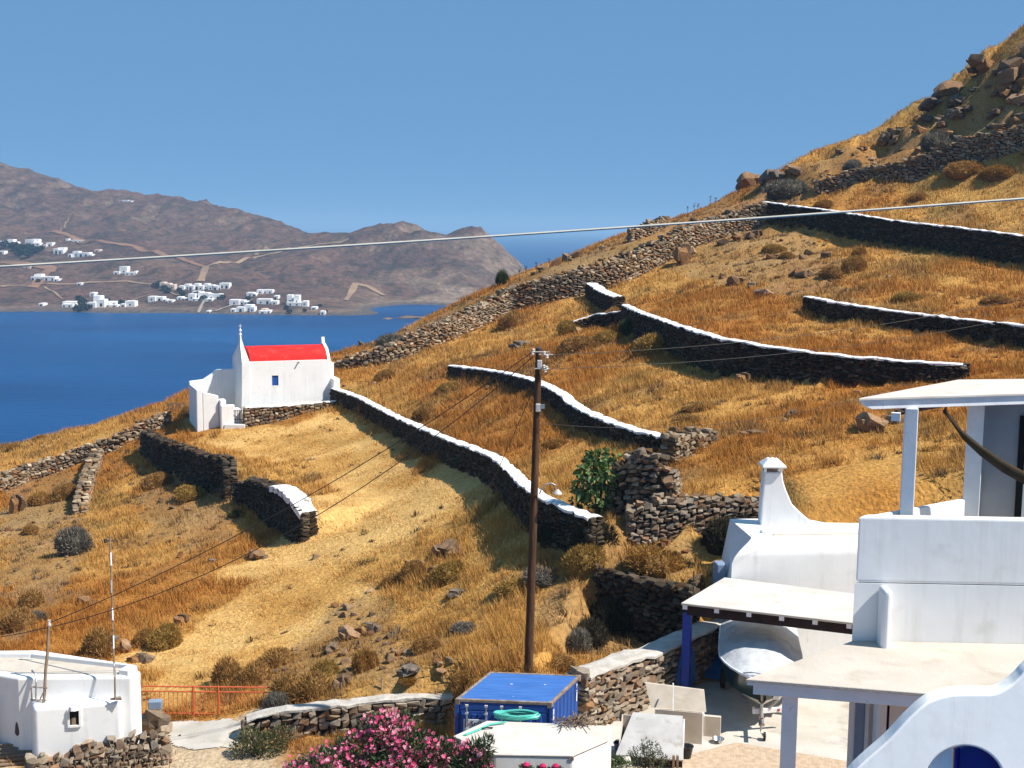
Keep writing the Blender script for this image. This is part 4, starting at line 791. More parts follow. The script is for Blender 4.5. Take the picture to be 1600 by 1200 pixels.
SHR = [(965, 990, 70, 50, 'dark', 'thorn bush coloured black in place of shade low in the gully'), (925, 1012, 60, 40, 'dark', 'bush darkened in place of shade at the left side of the gully'), (1020, 985, 60, 44, 'dark', 'bush darkened in place of shade at the foot of the ledge wall'), (1130, 862, 66, 46, 'dark', 'bush darkened in place of shade against the rubble wall behind the chimney house'), (1165, 850, 40, 36, 'dark', 'smaller bush darkened in place of shade beside the chimney'), (935, 852, 60, 36, 'dark', 'scrub darkened in place of shade under the fig tree'), (870, 850, 50, 30, 'dark', 'scrub darkened in place of shade at the foot of the long wall near the pole'), (1005, 772, 44, 34, 'dark', 'growth darkened in place of shade filling the stone ruin'),
       (667, 658, 38, 28, 'brown', 'round brown cushion shrub above the chapel side wall'), (605, 592, 30, 14, 'brown', 'small brown shrub on the slope behind the chapel'), (700, 612, 34, 14, 'olive', 'flat olive shrub below the start of the pole side wall'), (803, 512, 40, 26, 'brown', 'brown shrub under the ridge wall'),
       (1018, 556, 54, 32, 'olive', 'largest olive shrub under the curving wall'), (985, 520, 26, 18, 'green', 'grey green bush at the foot of the curving wall'), (895, 522, 40, 20, 'olive', 'olive shrub left of the curving wall'), (910, 548, 56, 22, 'brown', 'wide brown shrub behind the pole'), (945, 536, 40, 18, 'olive', 'pale olive shrub between two brown ones'), (960, 502, 30, 22, 'brown', 'brown shrub leaning on the thin white topped wall'),
       (1340, 425, 36, 24, 'brown', 'dark brown shrub on the mid slope'), (1300, 435, 44, 20, 'brown', 'wide dark shrub left of the mid slope one'), (1345, 402, 30, 16, 'orange', 'orange shrub just above the dark mid slope pair'), (1210, 395, 36, 14, 'olive', 'olive scrub below the high wall corner'), (1230, 405, 30, 12, 'brown', 'small scrub patch below the high wall'),
       (1468, 232, 44, 24, 'grey', 'grey bush growing over the upper wall'), (1240, 305, 60, 22, 'grey', 'wide grey bush above the high wall corner'), (1335, 266, 28, 16, 'grey', 'small grey bush on the upper slope wall'), (1290, 326, 40, 14, 'orange', 'russet tuft behind the high wall'), (1520, 272, 60, 20, 'brown', 'brown scrub in the top right field'), (1560, 280, 50, 22, 'orange', 'orange scrub in the top right field'), (1440, 312, 30, 12, 'brown', 'low brown scrub over the cable'),
       (116, 868, 50, 38, 'grey', 'big grey bush casting a black shadow on the left slope'), (45, 950, 50, 26, 'brown', 'brown mound shrub near the left edge'), (30, 985, 54, 34, 'brown', 'dark brown mound at the left edge'), (58, 972, 28, 16, 'grey', 'small grey shrub between brown mounds'), (150, 1030, 66, 46, 'brown', 'large dark mound shrub behind the left house'), (258, 1012, 58, 34, 'olive', 'olive mound shrub above the gate'), (228, 1010, 34, 26, 'brown', 'brown shrub touching the olive mound'),
       (352, 1075, 62, 44, 'brown', 'rounded brown shrub rising behind the gate'), (400, 1070, 56, 34, 'brown', 'second brown shrub behind the gate'), (432, 1112, 36, 28, 'grey', 'grey thorn at the end of the gate'), (445, 1098, 66, 44, 'brown', 'big brown shrub over the start of the cement topped wall'), (490, 1090, 70, 36, 'brown', 'broad brown shrub above the cement topped wall'), (505, 1058, 44, 26, 'olive', 'olive shrub above the broad brown one'), (565, 1048, 42, 32, 'orange', 'rusty round shrub by the rubble'), (435, 1040, 60, 24, 'brown', 'low dark scrub by the mown strip'),
       (650, 905, 40, 28, 'brown', 'brown shrub among the mid field rocks'), (700, 912, 56, 30, 'olive', 'olive shrub over the mid field rocks'), (620, 912, 40, 18, 'brown', 'dark scrub left of the mid field rocks'), (670, 1018, 44, 22, 'brown', 'dark shrub low in the field'), (725, 990, 40, 14, 'grey', 'grey scrub streak low in the field'), (640, 1078, 40, 14, 'orange', 'orange tuft by the cement topped wall'), (728, 1078, 40, 28, 'brown', 'brown shrub left of the blue container'),
       (913, 892, 62, 36, 'olive', 'flat topped shrub right of the pole'), (1025, 903, 92, 34, 'orange', 'wide golden shrub on the shaded ledge'), (800, 925, 60, 18, 'olive', 'low olive shrub left of the pole'), (850, 910, 60, 20, 'grey', 'grey scrub behind the pole'), (900, 1015, 40, 28, 'grey', 'grey scrub at the edge of the big shadow'), (870, 1048, 70, 20, 'brown', 'low scrub above the container'),
       (722, 728, 26, 12, 'green', 'bright green tuft beneath the chapel side wall'), (395, 765, 22, 18, 'grey', 'grey thorn at the curved white wall end'), (430, 768, 40, 16, 'brown', 'brown tuft above the white wall end'), (370, 808, 22, 9, 'green', 'small green patch on the left slope'), (300, 780, 50, 18, 'olive', 'olive scrub under the dark stepped wall'), (250, 760, 44, 20, 'brown', 'brown scrub at the foot of the stepped wall'), (225, 690, 20, 18, 'brown', 'brown scrub at the corner of the stepped wall'), (60, 790, 40, 18, 'orange', 'orange tuft on the left slope'), (105, 780, 40, 24, 'brown', 'scrub beside the short downhill wall'), (45, 835, 34, 14, 'brown', 'low scrub at the left'), (60, 690, 26, 10, 'orange', 'rusty mound on the sea skyline'), (22, 703, 22, 10, 'orange', 'second rusty mound on the sea skyline'), (290, 650, 20, 16, 'brown', 'brown shrub by the corner of the chapel yard'),
       (775, 720, 30, 16, 'brown', 'brown tuft leaning on the long chapel wall'), (870, 700, 40, 14, 'orange', 'orange tuft between the two white capped walls'), (1075, 665, 60, 16, 'brown', 'brown scrub at the end of the pole side wall'), (1100, 640, 60, 12, 'brown', 'low scrub patch in the big field'), (1420, 470, 50, 14, 'olive', 'olive scrub above the straight low wall'), (1560, 475, 50, 14, 'brown', 'brown scrub above the straight low wall near the edge'), (610, 520, 50, 16, 'grey', 'grey scrub on the ridge behind the chapel'), (615, 545, 40, 20, 'grey', 'grey bush hiding the low end of the ridge wall'), (785, 445, 16, 18, 'green', 'dark green bush on the ridge'), (575, 640, 30, 12, 'brown', 'tuft against the chapel side wall start')]
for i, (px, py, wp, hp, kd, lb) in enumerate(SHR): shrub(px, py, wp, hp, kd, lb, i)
bpy.context.view_layer.update()
# ------------------------------------------------------------------ chapel
def frame(o, ang):
    """local (u along, v back, w up) -> world"""
    ca, sa = math.cos(ang), math.sin(ang)
    return lambda u, v, w_: (o[0] + u * ca - v * sa, o[1] + u * sa + v * ca, o[2] + w_)
ch0 = at(384, 648, 92.2); CZ = ch0[2] - 0.05
LC = frame((ch0[0], ch0[1], CZ), R(22)); CU = 0.0463 * 92.2 / 92.6
chapel = thing('chapel', 'small white chapel with a red vaulted roof above the sea', 'chapel', (ch0[0], ch0[1], CZ), R(22))
CLn, CWd, CH = 6.35, 3.7, 3.9
def lbox(mb, u0, u1, v0, v1, w0, w1):
    P = [LC(u, v, w_) for w_ in (w0, w1) for (u, v) in ((u0, v0), (u1, v0), (u1, v1), (u0, v1))]
    return mb.add(P, [(0, 3, 2, 1), (4, 5, 6, 7), (0, 1, 5, 4), (1, 2, 6, 5), (2, 3, 7, 6), (3, 0, 4, 7)])
# nave walls with a window opening cut through the near wall
wu0, wu1, ww0, ww1 = 1.95, 2.42, 2.1, 2.85
mb = MB(); T = 0.45
lbox(mb, 0, wu0, 0, T, -1.0, CH); lbox(mb, wu1, CLn, 0, T, -1.0, CH); lbox(mb, wu0, wu1, 0, T, -1.0, ww0); lbox(mb, wu0, wu1, 0, T, ww1, CH)
lbox(mb, 0, CLn, CWd - T, CWd, -1.0, CH); lbox(mb, CLn - T, CLn, T, CWd - T, -1.0, CH); lbox(mb, 0, T, T, CWd - T, -1.0, CH)
mb.build('nave_wall', 'whitewash', chapel)
wd = lbox(MB(), wu0 + 0.01, wu1 - 0.01, 0.10, 0.16, ww0 + 0.01, ww1 - 0.01).build('window', 'shutter_blue', chapel)
lbox(lbox(MB(), wu0 + 0.03, wu0 + 0.215, 0.075, 0.10, ww0 + 0.04, ww1 - 0.04), wu0 + 0.245, wu1 - 0.03, 0.075, 0.10, ww0 + 0.04, ww1 - 0.04).build('shutter', 'shutter_blue', wd)
# vault
rows = []
for k in range(13):
    a = math.pi * k / 12; v = CWd / 2 - math.cos(a) * (CWd / 2 - 0.22); z = CH - 0.02 + math.sin(a) ** 0.85 * 1.0
    rows.append([LC(0.40, v, z), LC(CLn * 0.5, v, z), LC(CLn - 0.22, v, z)])
mb = MB().grid(rows); mb.add([r[0] for r in rows], [tuple(range(13))]); mb.add([r[2] for r in rows], [tuple(range(13))[::-1]])
mb.build('roof', 'red_dome', chapel, smooth_=True)
# belfry gable at the door end: stepped curve rising to a spire
prof = [(-0.12, -1.0), (-0.12, CH + 0.02), (0.22, CH + 0.28), (0.62, CH + 0.55), (1.05, CH + 0.82), (1.40, CH + 1.08), (1.60, CH + 1.45), (1.70, CH + 1.78), (1.95, CH + 1.88)]
prof = prof + [(CWd - p[0], p[1]) for p in prof[::-1]]
tk = lambda w_: (-0.42 + 0.30 * smooth(CH - 0.8, CH + 1.8, w_), 0.42 - 0.24 * smooth(CH - 0.8, CH + 1.8, w_))
n = len(prof); V1 = [LC(tk(w_)[0] + 0.1, v, w_) for v, w_ in prof]; V2 = [LC(tk(w_)[1] - 0.06, v, w_) for v, w_ in prof]
MB().add(V1 + V2, [tuple(range(n)), tuple(range(n, 2 * n))[::-1]] + [(i, n + i, n + (i + 1) % n, (i + 1) % n) for i in range(n)]).build('bell_gable', 'whitewash', chapel, 0.04, 2, fix=True)
c = LC(0.02, CWd / 2, CH + 1.84)
fin = MB().lathe([(0.13, 0), (0.11, 0.06), (0.05, 0.10), (0.05, 0.2), (0.10, 0.27), (0.11, 0.33), (0.06, 0.40), (0.025, 0.48), (0.02, 0.75), (0.0, 0.80)], c, 10); fin.box((c[0], c[1], c[2] + 0.64), (0.22, 0.03, 0.035), R(22)); fin.build('finial', 'whitewash', chapel)
# little upright at the far end
prof2 = [(0.0, CH - 0.2), (0.15, CH + 0.25), (0.7, CH + 0.78), (1.45, CH + 1.08), (1.75, CH + 1.12), (1.85, CH + 1.55)]
prof2 = prof2 + [(CWd - p[0], p[1]) for p in prof2[::-1]]; n = len(prof2)
V1 = [LC(CLn - 0.26, v, w_) for v, w_ in prof2]; V2 = [LC(CLn - 0.02, v, w_) for v, w_ in prof2]
MB().add(V1 + V2, [tuple(range(n)), tuple(range(n, 2 * n))[::-1]] + [(i, n + i, n + (i + 1) % n, (i + 1) % n) for i in range(n)]).build('end_gable', 'whitewash', chapel, 0.03, 2, fix=True)
# apse-side shoulder, buttress and spout
mb = lbox(MB(), CLn - 0.05, CLn + 0.32, 0.35, CWd - 0.2, -1.0, CH - 0.25); mb.build('shoulder', 'whitewash', chapel, 0.10, 3)
mb = lbox(MB(), CLn - 0.02, CLn + 0.55, -0.55, 0.9, -1.2, CH - 1.35); mb.build('buttress', 'whitewash', chapel, 0.12, 3)
sp = MB().tube([LC(3.9, 0.1, CH - 0.12), LC(3.9, -0.22, CH - 0.14)], 0.05, 8).build('rain_spout', 'rust_grey', chapel)
lbox(MB(), -0.2, CLn + 0.1, -0.42, 0.1, -1.2, 0.35).build('plinth', 'whitewash', chapel, 0.08, 2)
# courtyard in front of the door: tall back wall, low front walls, gate piers
pw = [(-3.55, -1.2), (-3.55, 2.25), (-2.55, 2.35), (-2.15, 2.62), (-1.55, 3.05), (0.0, 3.10), (0.0, -1.2)]
n = len(pw); V1 = [LC(u, 3.1, w_) for u, w_ in pw]; V2 = [LC(u, 3.5, w_) for u, w_ in pw]
MB().add(V1 + V2, [tuple(range(n)), tuple(range(n, 2 * n))[::-1]] + [(i, n + i, n + (i + 1) % n, (i + 1) % n) for i in range(n)]).build('court_back_wall', 'whitewash', chapel, 0.05, 2, fix=True)
mb = lbox(MB(), -3.55, -3.12, -0.35, 3.1, -1.6, 2.05); mb.build('court_side_wall', 'whitewash', chapel, 0.06, 2)
V1 = [LC(u, -0.35, w_) for u, w_ in ((-3.11, -1.5), (-3.11, 1.9), (-2.7, 1.75), (-2.0, 1.55), (-1.95, -1.5))]; V2 = [LC(u, 0.05, w_) for u, w_ in ((-3.11, -1.5), (-3.11, 1.9), (-2.7, 1.75), (-2.0, 1.55), (-1.95, -1.5))]
MB().add(V1 + V2, [(0, 1, 2, 3, 4), (9, 8, 7, 6, 5)] + [(i, 5 + i, 5 + (i + 1) % 5, (i + 1) % 5) for i in range(5)]).build('court_front_wall', 'whitewash', chapel, 0.05, 2, fix=True)
mb = lbox(MB(), -1.95, -0.95, -1.0, -0.6, -1.5, 0.95); lbox(mb, -1.95, -1.5, -0.6, 0.1, -1.5, 1.30); lbox(mb, -0.95, -0.5, -0.9, 0.0, -1.5, 0.62); mb.build('gate_pier', 'whitewash', chapel, 0.08, 2)
p0 = at(357, 662, 90.9); p1 = at(382, 662, 90.9); p0[2] = p1[2] = gz(p0[0], p0[1]) - 0.1
mb = MB().prism([(p0[0] - 0.25, p0[1] - 0.35), (p1[0] + 0.1, p1[1] - 0.3), (p1[0] + 0.1, p1[1] + 0.35), (p0[0] - 0.2, p0[1] + 0.3)], p0[2] - 0.5, p0[2] + 0.30); mb.build('threshold', 'whitewash', chapel, 0.04, 2)
gt = thing('iron_gate', 'small dark barred gate at the chapel yard', 'gate', (p0[0], p0[1], p0[2] + 0.32)); gw = p1[0] - p0[0]
MB().box((p0[0] + gw / 2, p0[1], p0[2] + 0.40), (gw, 0.04, 0.04)).box((p0[0] + gw / 2, p0[1], p0[2] + 1.25), (gw, 0.04, 0.04)).box((p0[0] + gw / 2, p0[1], p0[2] + 0.62), (gw, 0.03, 0.03)).build('frame', 'dark_metal', gt)
for i in range(8): MB().tube([(p0[0] + 0.03 + (gw - 0.06) * i / 7, p0[1], p0[2] + 0.34), (p0[0] + 0.03 + (gw - 0.06) * i / 7, p0[1], p0[2] + 1.40)], 0.018, 5).build('bar', 'dark_metal', gt)
MB().tube([(p0[0] + 0.05, p0[1] - 0.02, p0[2] + 1.2), (p0[0] + gw - 0.05, p0[1] - 0.02, p0[2] + 0.45)], 0.014, 5).build('brace', 'dark_metal', gt)
q = at(383, 655, 90.9); MB().tube([(q[0], q[1], p0[2] + 0.2), (q[0], q[1], p0[2] + 1.5)], 0.03, 6).build('post', 'dark_metal', gt)
# slatted pallet on the grass left of the chapel
q = onground(276, 641); pl = thing('wooden_pallet', 'slatted wooden frame on the grass left of the chapel', 'pallet', q, R(10))
for i in range(5): MB().box((q[0] - 0.62 + i * 0.31, q[1], q[2] + 0.28), (0.12, 0.04, 0.55)).build('slat', 'weathered_wood', pl)
for z in (0.08, 0.5): MB().box((q[0], q[1] + 0.05, q[2] + z), (1.45, 0.05, 0.09)).build('rail', 'weathered_wood', pl)

# ------------------------------------------------------------------ white house at the left edge
HB = CAM_Z - 16.2
A0 = atz(28, 1050, -13.45); B0 = atz(206, 1048, -13.45); C0 = atz(62, 1014, -13.45); D0 = (C0[0] - 5.0, C0[1] - 0.4); 
hl = thing('white_house', 'white flat roofed house cut by the left edge', 'house', (A0[0], A0[1], HB))
foot_ = [(A0[0], A0[1]), (B0[0], B0[1]), (B0[0] + 0.15, B0[1] + 0.5), (C0[0], C0[1]), (D0[0], D0[1]), (A0[0] - 4.2, A0[1] + 1.6)]
MB().prism(foot_, HB - 0.5, CAM_Z - 13.62).build('wall', 'whitewash', hl, 0.32, 6)
def ring(poly, inset):
    n = len(poly); cx = sum(p[0] for p in poly) / n; cy = sum(p[1] for p in poly) / n; out = []
    for p in poly:
        d = math.hypot(p[0] - cx, p[1] - cy); k = (d - inset) / d; out.append((cx + (p[0] - cx) * k, cy + (p[1] - cy) * k))
    return out
inn = ring(foot_, 0.45); out_ = ring(foot_, 0.12); mb = MB(); n = len(foot_)
for i in (1, 2, 3):
    j = (i + 1) % n; z0, z1 = CAM_Z - 13.75, CAM_Z - 13.45
    mb.add([(*out_[i], z0), (*out_[j], z0), (*inn[j], z0), (*inn[i], z0), (*out_[i], z1), (*out_[j], z1), (*inn[j], z1), (*inn[i], z1)], [(0, 3, 2, 1), (4, 5, 6, 7), (0, 1, 5, 4), (1, 2, 6, 5), (2, 3, 7, 6), (3, 0, 4, 7)])
mb.build('parapet', 'whitewash', hl, 0.05, 2)
MB().prism(ring(foot_, 0.40), CAM_Z - 13.64, CAM_Z - 13.60).build('roof', 'screed', hl)
az = -14.28; a1 = atz(52, 1106, az); a2 = atz(190, 1096, az)
ann = [(a1[0], a1[1]), (a2[0], a2[1]), (a2[0] - 0.35, a2[1] + 1.0), (a1[0] - 0.55, a1[1] + 1.1)]
# annex wall in one piece, its window a near-black slab in a raised frame
du = Vector((ann[1][0] - ann[0][0], ann[1][1] - ann[0][1], 0)); Ln = du.length; du /= Ln; dn = Vector((-du.y, du.x, 0))
wl, wr, wb, wt = Ln * 0.405, Ln * 0.51, CAM_Z + az - 0.62, CAM_Z + az - 0.16
def fpt(s, d): q = Vector((ann[0][0], ann[0][1], 0)) + du * s + dn * d; return (q.x, q.y)
MB().prism(ann, HB - 0.6, CAM_Z + az).build('annex_wall', 'whitewash', hl, 0.12, 5)
wn = MB().prism([fpt(wl, -0.012), fpt(wr, -0.012), fpt(wr, 0.1), fpt(wl, 0.1)], wb, wt).build('window', 'void', hl)
mb = MB()
for s0, s1, z0, z1 in ((wl - 0.06, wl, wb - 0.05, wt + 0.05), (wr, wr + 0.06, wb - 0.05, wt + 0.05), (wl, wr, wb - 0.06, wb), (wl, wr, wt, wt + 0.05)): mb.prism([fpt(s0, -0.06), fpt(s1, -0.06), fpt(s1, 0.05), fpt(s0, 0.05)], z0, z1)
mb.build('frame', 'whitewash', wn)
hd = MB(); s_m = (wl + wr) / 2
hd.lathe([(0.01, -0.02), (0.16, 0.0), (0.13, 0.10), (0.05, 0.14), (0.0, 0.145)], (fpt(s_m, -0.02)[0], fpt(s_m, -0.02)[1], wt + 0.02), 10); hd.build('hood', 'whitewash', wn)
MB().prism([fpt(wl + 0.05, -0.016), fpt(wl + 0.17, -0.016), fpt(wl + 0.17, 0.05), fpt(wl + 0.05, 0.05)], wb, wb + 0.22).build('pane', 'weathered_wood', wn)
MB().box((A0[0] - 1.15, A0[1] + 0.15, HB + 0.9), (0.5, 0.2, 1.7), R(-21)).build('door', 'void', hl)
q = at(33, 1140, 37.6); MB().lathe([(0.10, 0), (0.13, 0.1), (0.10, 0.42), (0.05, 0.48)], (q[0], q[1] - 0.15, q[2] - 0.1), 10).build('vent', 'dark_metal', hl)
# masts
def mast(name, label, top, foot2, r, mat, bands=None):
    e = thing(name, label, 'antenna', foot2); n_ = 7
    P = [tuple(np.array(foot2) * (1 - k / n_) + np.array(top) * (k / n_) + np.array([math.sin(k * 1.7) * 0.012, 0, 0])) for k in range(n_ + 1)]
    MB().tube(P, r, 6).build('pole', mat, e); return e
t1 = at(77, 976, 37.3); f1 = at(68, 1100, 37.0)
m1 = mast('service_mast', 'leaning steel mast carrying the wires at the left house', t1, f1, 0.045, 'weathered_wood')
MB().lathe([(0.05, -0.05), (0.06, 0), (0.03, 0.1), (0.05, 0.14)], t1, 8).build('insulator', 'ceramic', m1)
for (pxa, pya, pxb, pyb) in ((48, 1073, 74, 1075), (47, 1093, 73, 1094), (49, 1075, 50, 1095), (71, 1075, 62, 1094)):
    MB().tube([at(pxa, pya, 37.0), at(pxb, pyb, 37.0)], 0.022, 5).build('bracket', 'rust_grey', m1)
P = [at(50, 1048, 37.4), at(55, 1053, 37.1), at(57, 1065, 37.0), at(56, 1094, 36.95)]
MB().tube(P, 0.03, 6).build('conduit', 'galvanised', m1)
t2 = at(172, 838, 38.0); f2 = at(180, 1093, 37.0); m2 = mast('aerial_mast', 'tall thin red and white aerial mast on the left house', t2, f2, 0.028, 'weathered_wood')
for k in range(5):
    a = np.array(t2) * (0.9 - k * 0.17) + np.array(f2) * (0.1 + k * 0.17); b_ = np.array(t2) * (0.82 - k * 0.17) + np.array(f2) * (0.18 + k * 0.17); MB().tube([a, b_], 0.031, 6).build('band', 'sign_white', m2)
a = at(163, 845, 38); b_ = at(183, 845, 38); MB().tube([a, b_], 0.02, 5).tube([at(165, 842, 38), at(165, 848, 38)], 0.05, 5).build('aerial', 'dark_metal', m2)
mb = MB().prism([at(172, 1092, 37.0)[:2], at(190, 1092, 37.0)[:2], at(188, 1090, 37.2)[:2]], f2[2] - 0.02, f2[2] + 0.04); mb.build('base', 'rust_grey', m2)

# orange field gate
g0 = at(206, 1124, 41.0); g1 = at(424, 1124, 41.0); zb = gz((g0[0] + g1[0]) / 2, 41.0) - 0.02; zt = at(300, 1073, 41.0)[2]
gate = thing('field_gate', 'long orange railed gate closing the mown track', 'gate', (g0[0], 41.0, zb)); Lx = g1[0] - g0[0]
for fr in (0.0, 0.445, 0.625, 1.0): MB().tube([(g0[0] + Lx * fr, 41.0, zb - 0.1), (g0[0] + Lx * fr, 41.0, zt + 0.03)], 0.04, 6).build('post', 'orange_paint', gate)
for z in (zt, zt - 0.17, zb + 0.12): MB().tube([(g0[0], 41.0, z), (g1[0], 41.0, z)], 0.026, 6).build('rail', 'orange_paint', gate)
for i in range(31):
    if abs(i / 31 + 0.01 - 0.445) > 0.01 and abs(i / 31 + 0.01 - 0.625) > 0.01: MB().tube([(g0[0] + Lx * (i / 31 + 0.01), 41.0, zb + 0.1), (g0[0] + Lx * (i / 31 + 0.01), 41.0, zt - 0.17)], 0.011, 4).build('bar', 'orange_paint', gate)
# stone pier with a meter box
q = onground(242, 1148); pr = thing('gate_pier', 'squat rough stone pier with a grey box on top beside the gate', 'pier', q)
for i, (dx, dy, dz, s) in enumerate([(-0.2, 0, 0.15, 0.5), (0.25, 0, 0.15, 0.5), (0, 0.1, 0.48, 0.55), (-0.22, 0, 0.42, 0.45), (0.25, 0, 0.5, 0.42), (0, 0, 0.75, 0.6), (-0.1, 0.25, 0.3, 0.6)]):
    o = bpy.data.objects.new('stone', _EACH[i]); COL.objects.link(o); o.parent = pr; o.location = (dx, dy, dz); o.scale = (s * 1.15, s, 0.42); o.rotation_euler = (0, 0, i)
MB().box((q[0] + 0.05, q[1] - 0.05, q[2] + 1.02), (0.42, 0.3, 0.26), R(8)).build('meter_box', 'pool_grey_blue', pr, 0.02, 2)
# rubble bank below the house
RB = [at(px, py, Y_) for px, py, Y_ in ((50, 1204, 36.1), (75, 1196, 36.3), (105, 1186, 36.4), (140, 1175, 36.6), (185, 1164, 36.8), (225, 1160, 37.0), (258, 1166, 37.2))]
stone_wall('rub', 'rubble_bank', 'tumbled rubble bank at the foot of the left house', 0.9, None, each=300, seed=30, ss=(0.20, 0.13), ragged=0.3, top=RB)
mb = MB(); rs = np.random.RandomState(31)
for i in range(700):
    k = rs.rand() * (len(RB) - 1.001); j = int(k); p = np.array(RB[j]) * (1 - k + j) + np.array(RB[j + 1]) * (k - j); x, y = p[0] + rs.randn() * 0.3, p[1] - 0.15 - abs(rs.randn()) * 0.45; z = max(gz(x, y), p[2] - 0.10 - 0.9 * max(0, p[1] - y - 0.35)); h = 0.10 + 0.22 * rs.rand(); a = rs.rand() * 6.3
    mb.add([(x - 0.02 * math.cos(a), y - 0.02 * math.sin(a), z - 0.05), (x + 0.02 * math.cos(a), y + 0.02 * math.sin(a), z - 0.05), (x + rs.randn() * 0.08, y + rs.randn() * 0.08, z + h)], [(0, 1, 2)])
tag(mb.build('bank_weeds', 'weathered_wood'), 'dry brown weeds growing over the rubble bank', 'weeds', None, 'stuff')
# concrete apron and ramp at the gate
def sheet(name, pts, mat, dz, label, n=14):
    P = [onground(*p) for p in pts]; mb = MB(); W = np.array([p[:2] for p in P]); lo, hi = W.min(0), W.max(0); step = 0.10
    xs = np.arange(lo[0], hi[0] + step, step); ys = np.arange(lo[1], hi[1] + step, step)
    ok = {}
    for i, x in enumerate(xs):
        for j, y in enumerate(ys):
            ok[i, j] = len(mb.v); mb.v.append((x, y, gz(x, y) + dz))
    for i in range(len(xs) - 1):
        for j in range(len(ys) - 1):
            if inpoly(np.array(xs[i] + (float(vnoise(xs[i] * 2, ys[j] * 2, 2)) - .5) * 0.3), np.array(ys[j] + (float(vnoise(xs[i] * 2, ys[j] * 2, 5)) - .5) * 0.3), W): mb.f.append((ok[i, j], ok[i + 1, j], ok[i + 1, j + 1], ok[i, j + 1]))
    o = mb.build(name, mat, smooth_=True); tag(o, label, None, None, 'structure'); return o
sheet('driveway', [(258, 1128), (386, 1126), (378, 1150), (360, 1176), (300, 1172), (262, 1165)], 'concrete', 0.03, 'pale concrete driveway at the orange gate')
sheet('driveway', [(198, 1166), (262, 1170), (262, 1188), (200, 1184)], 'concrete', 0.035, 'pale concrete strip beside the rubble bank')
# stacked planks in the corner
q = onground(20, 1196); pk = thing('plank_stack', 'stack of weathered planks in the bottom left corner', 'planks', q)
for i in range(6): MB().box((q[0] + 0.15 - i * 0.02, q[1] + i * 0.13, q[2] + 0.06 + 0.07 * i), (2.0, 0.11, 0.05), R(14 + i % 2 * 3)).build('plank', 'weathered_wood', pk)

# ------------------------------------------------------------------ yard
yz = CAM_Z + YARD
yard = MB().prism([(x, y) for x, y in [(1.0, 31.5), (1.0, 35.2), (2.3, 36.4), (7.4, 41.9), (8.6, 43.4), (24, 43.4), (24, 31.5)]], yz - 0.3, yz).build('yard_paving', 'concrete'); tag(yard, 'concrete paving of the yard', None, None, 'structure')
P = [atz(px, py, YARD + 0.006) for px, py in ((1080, 1178), (1150, 1160), (1340, 1192), (1340, 1222), (900, 1222), (905, 1180), (960, 1172), (1000, 1200))]
o = MB().add([tuple(p) for p in P], [tuple(range(len(P)))[::-1]]).build('gravel_ground', 'gravel'); tag(o, 'sandy gravel patch in the yard', None, None, 'structure')

# blue shipping container
CT = -11.9
K = [atz(*p, CT) for p in ((712, 1092), (862, 1098), (907, 1055), (757, 1049))]
cn = thing('shipping_container', 'short blue shipping container with a rusty edged roof', 'container', (K[0][0], K[0][1], yz)); 
kx = Vector(K[1]) - Vector(K[0]); ky = Vector(K[2]) - Vector(K[1]); kx.z = ky.z = 0; wx = kx.length; ly = ky.length; ux = kx / wx; uy = ky / ly
def kp(a, b_, z): q = Vector((K[0][0], K[0][1], 0)) + ux * a + uy * b_; return (q.x, q.y, z)
zt = CAM_Z + CT; zb = yz + 0.02
MB().prism([kp(0.05, 0.05, 0)[:2], kp(wx - 0.05, 0.05, 0)[:2], kp(wx - 0.05, ly - 0.05, 0)[:2], kp(0.05, ly - 0.05, 0)[:2]], zb, zt - 0.05).build('body', 'container_blue', cn)
MB().prism([kp(0.06, 0.06, 0)[:2], kp(wx - 0.06, 0.06, 0)[:2], kp(wx - 0.06, ly - 0.06, 0)[:2], kp(0.06, ly - 0.06, 0)[:2]], zt - 0.048, zt - 0.012).build('roof', 'container_top', cn)
def kbar(a0, b0, a1, b1, w_, z0, z1, name='edge_rail', mat='rust_grey'):
    p = Vector(kp(a0, b0, 0)); q = Vector(kp(a1, b1, 0)); d = (q - p).normalized(); n_ = Vector((-d.y, d.x, 0)) * w_ / 2
    return MB().prism([(p + n_)[:2], (q + n_)[:2], (q - n_)[:2], (p - n_)[:2]], z0, z1).build(name, mat, cn, 0.01, 1)
for a0, b0, a1, b1 in ((0.1, 0.03, wx - 0.1, 0.03), (wx - 0.03, 0.1, wx - 0.03, ly - 0.1), (0.03, 0.1, 0.03, ly - 0.1), (0.1, ly - 0.03, wx - 0.1, ly - 0.03)): kbar(a0, b0, a1, b1, 0.075, zt - 0.075, zt + 0.004)
for a in (0.0, wx - 0.10):
    for b_ in (0.0, ly - 0.10):
        for z in (zb, zt - 0.15): MB().prism([kp(a - .012, b_ - .012, 0)[:2], kp(a + .112, b_ - .012, 0)[:2], kp(a + .112, b_ + .112, 0)[:2], kp(a - .012, b_ + .112, 0)[:2]], z, z + 0.158).build('corner_casting', 'rust_grey', cn, 0.01, 1)
kbar(0.10, 0.035, wx - 0.10, 0.035, 0.06, zt - 0.28, zt - 0.08, 'door_header', 'container_blue')
for a in (0.02, wx - 0.02): kbar(a - 0.05, 0.02, a + 0.05, 0.02, 0.06, zb, zt - 0.10, 'corner_post', 'container_blue')
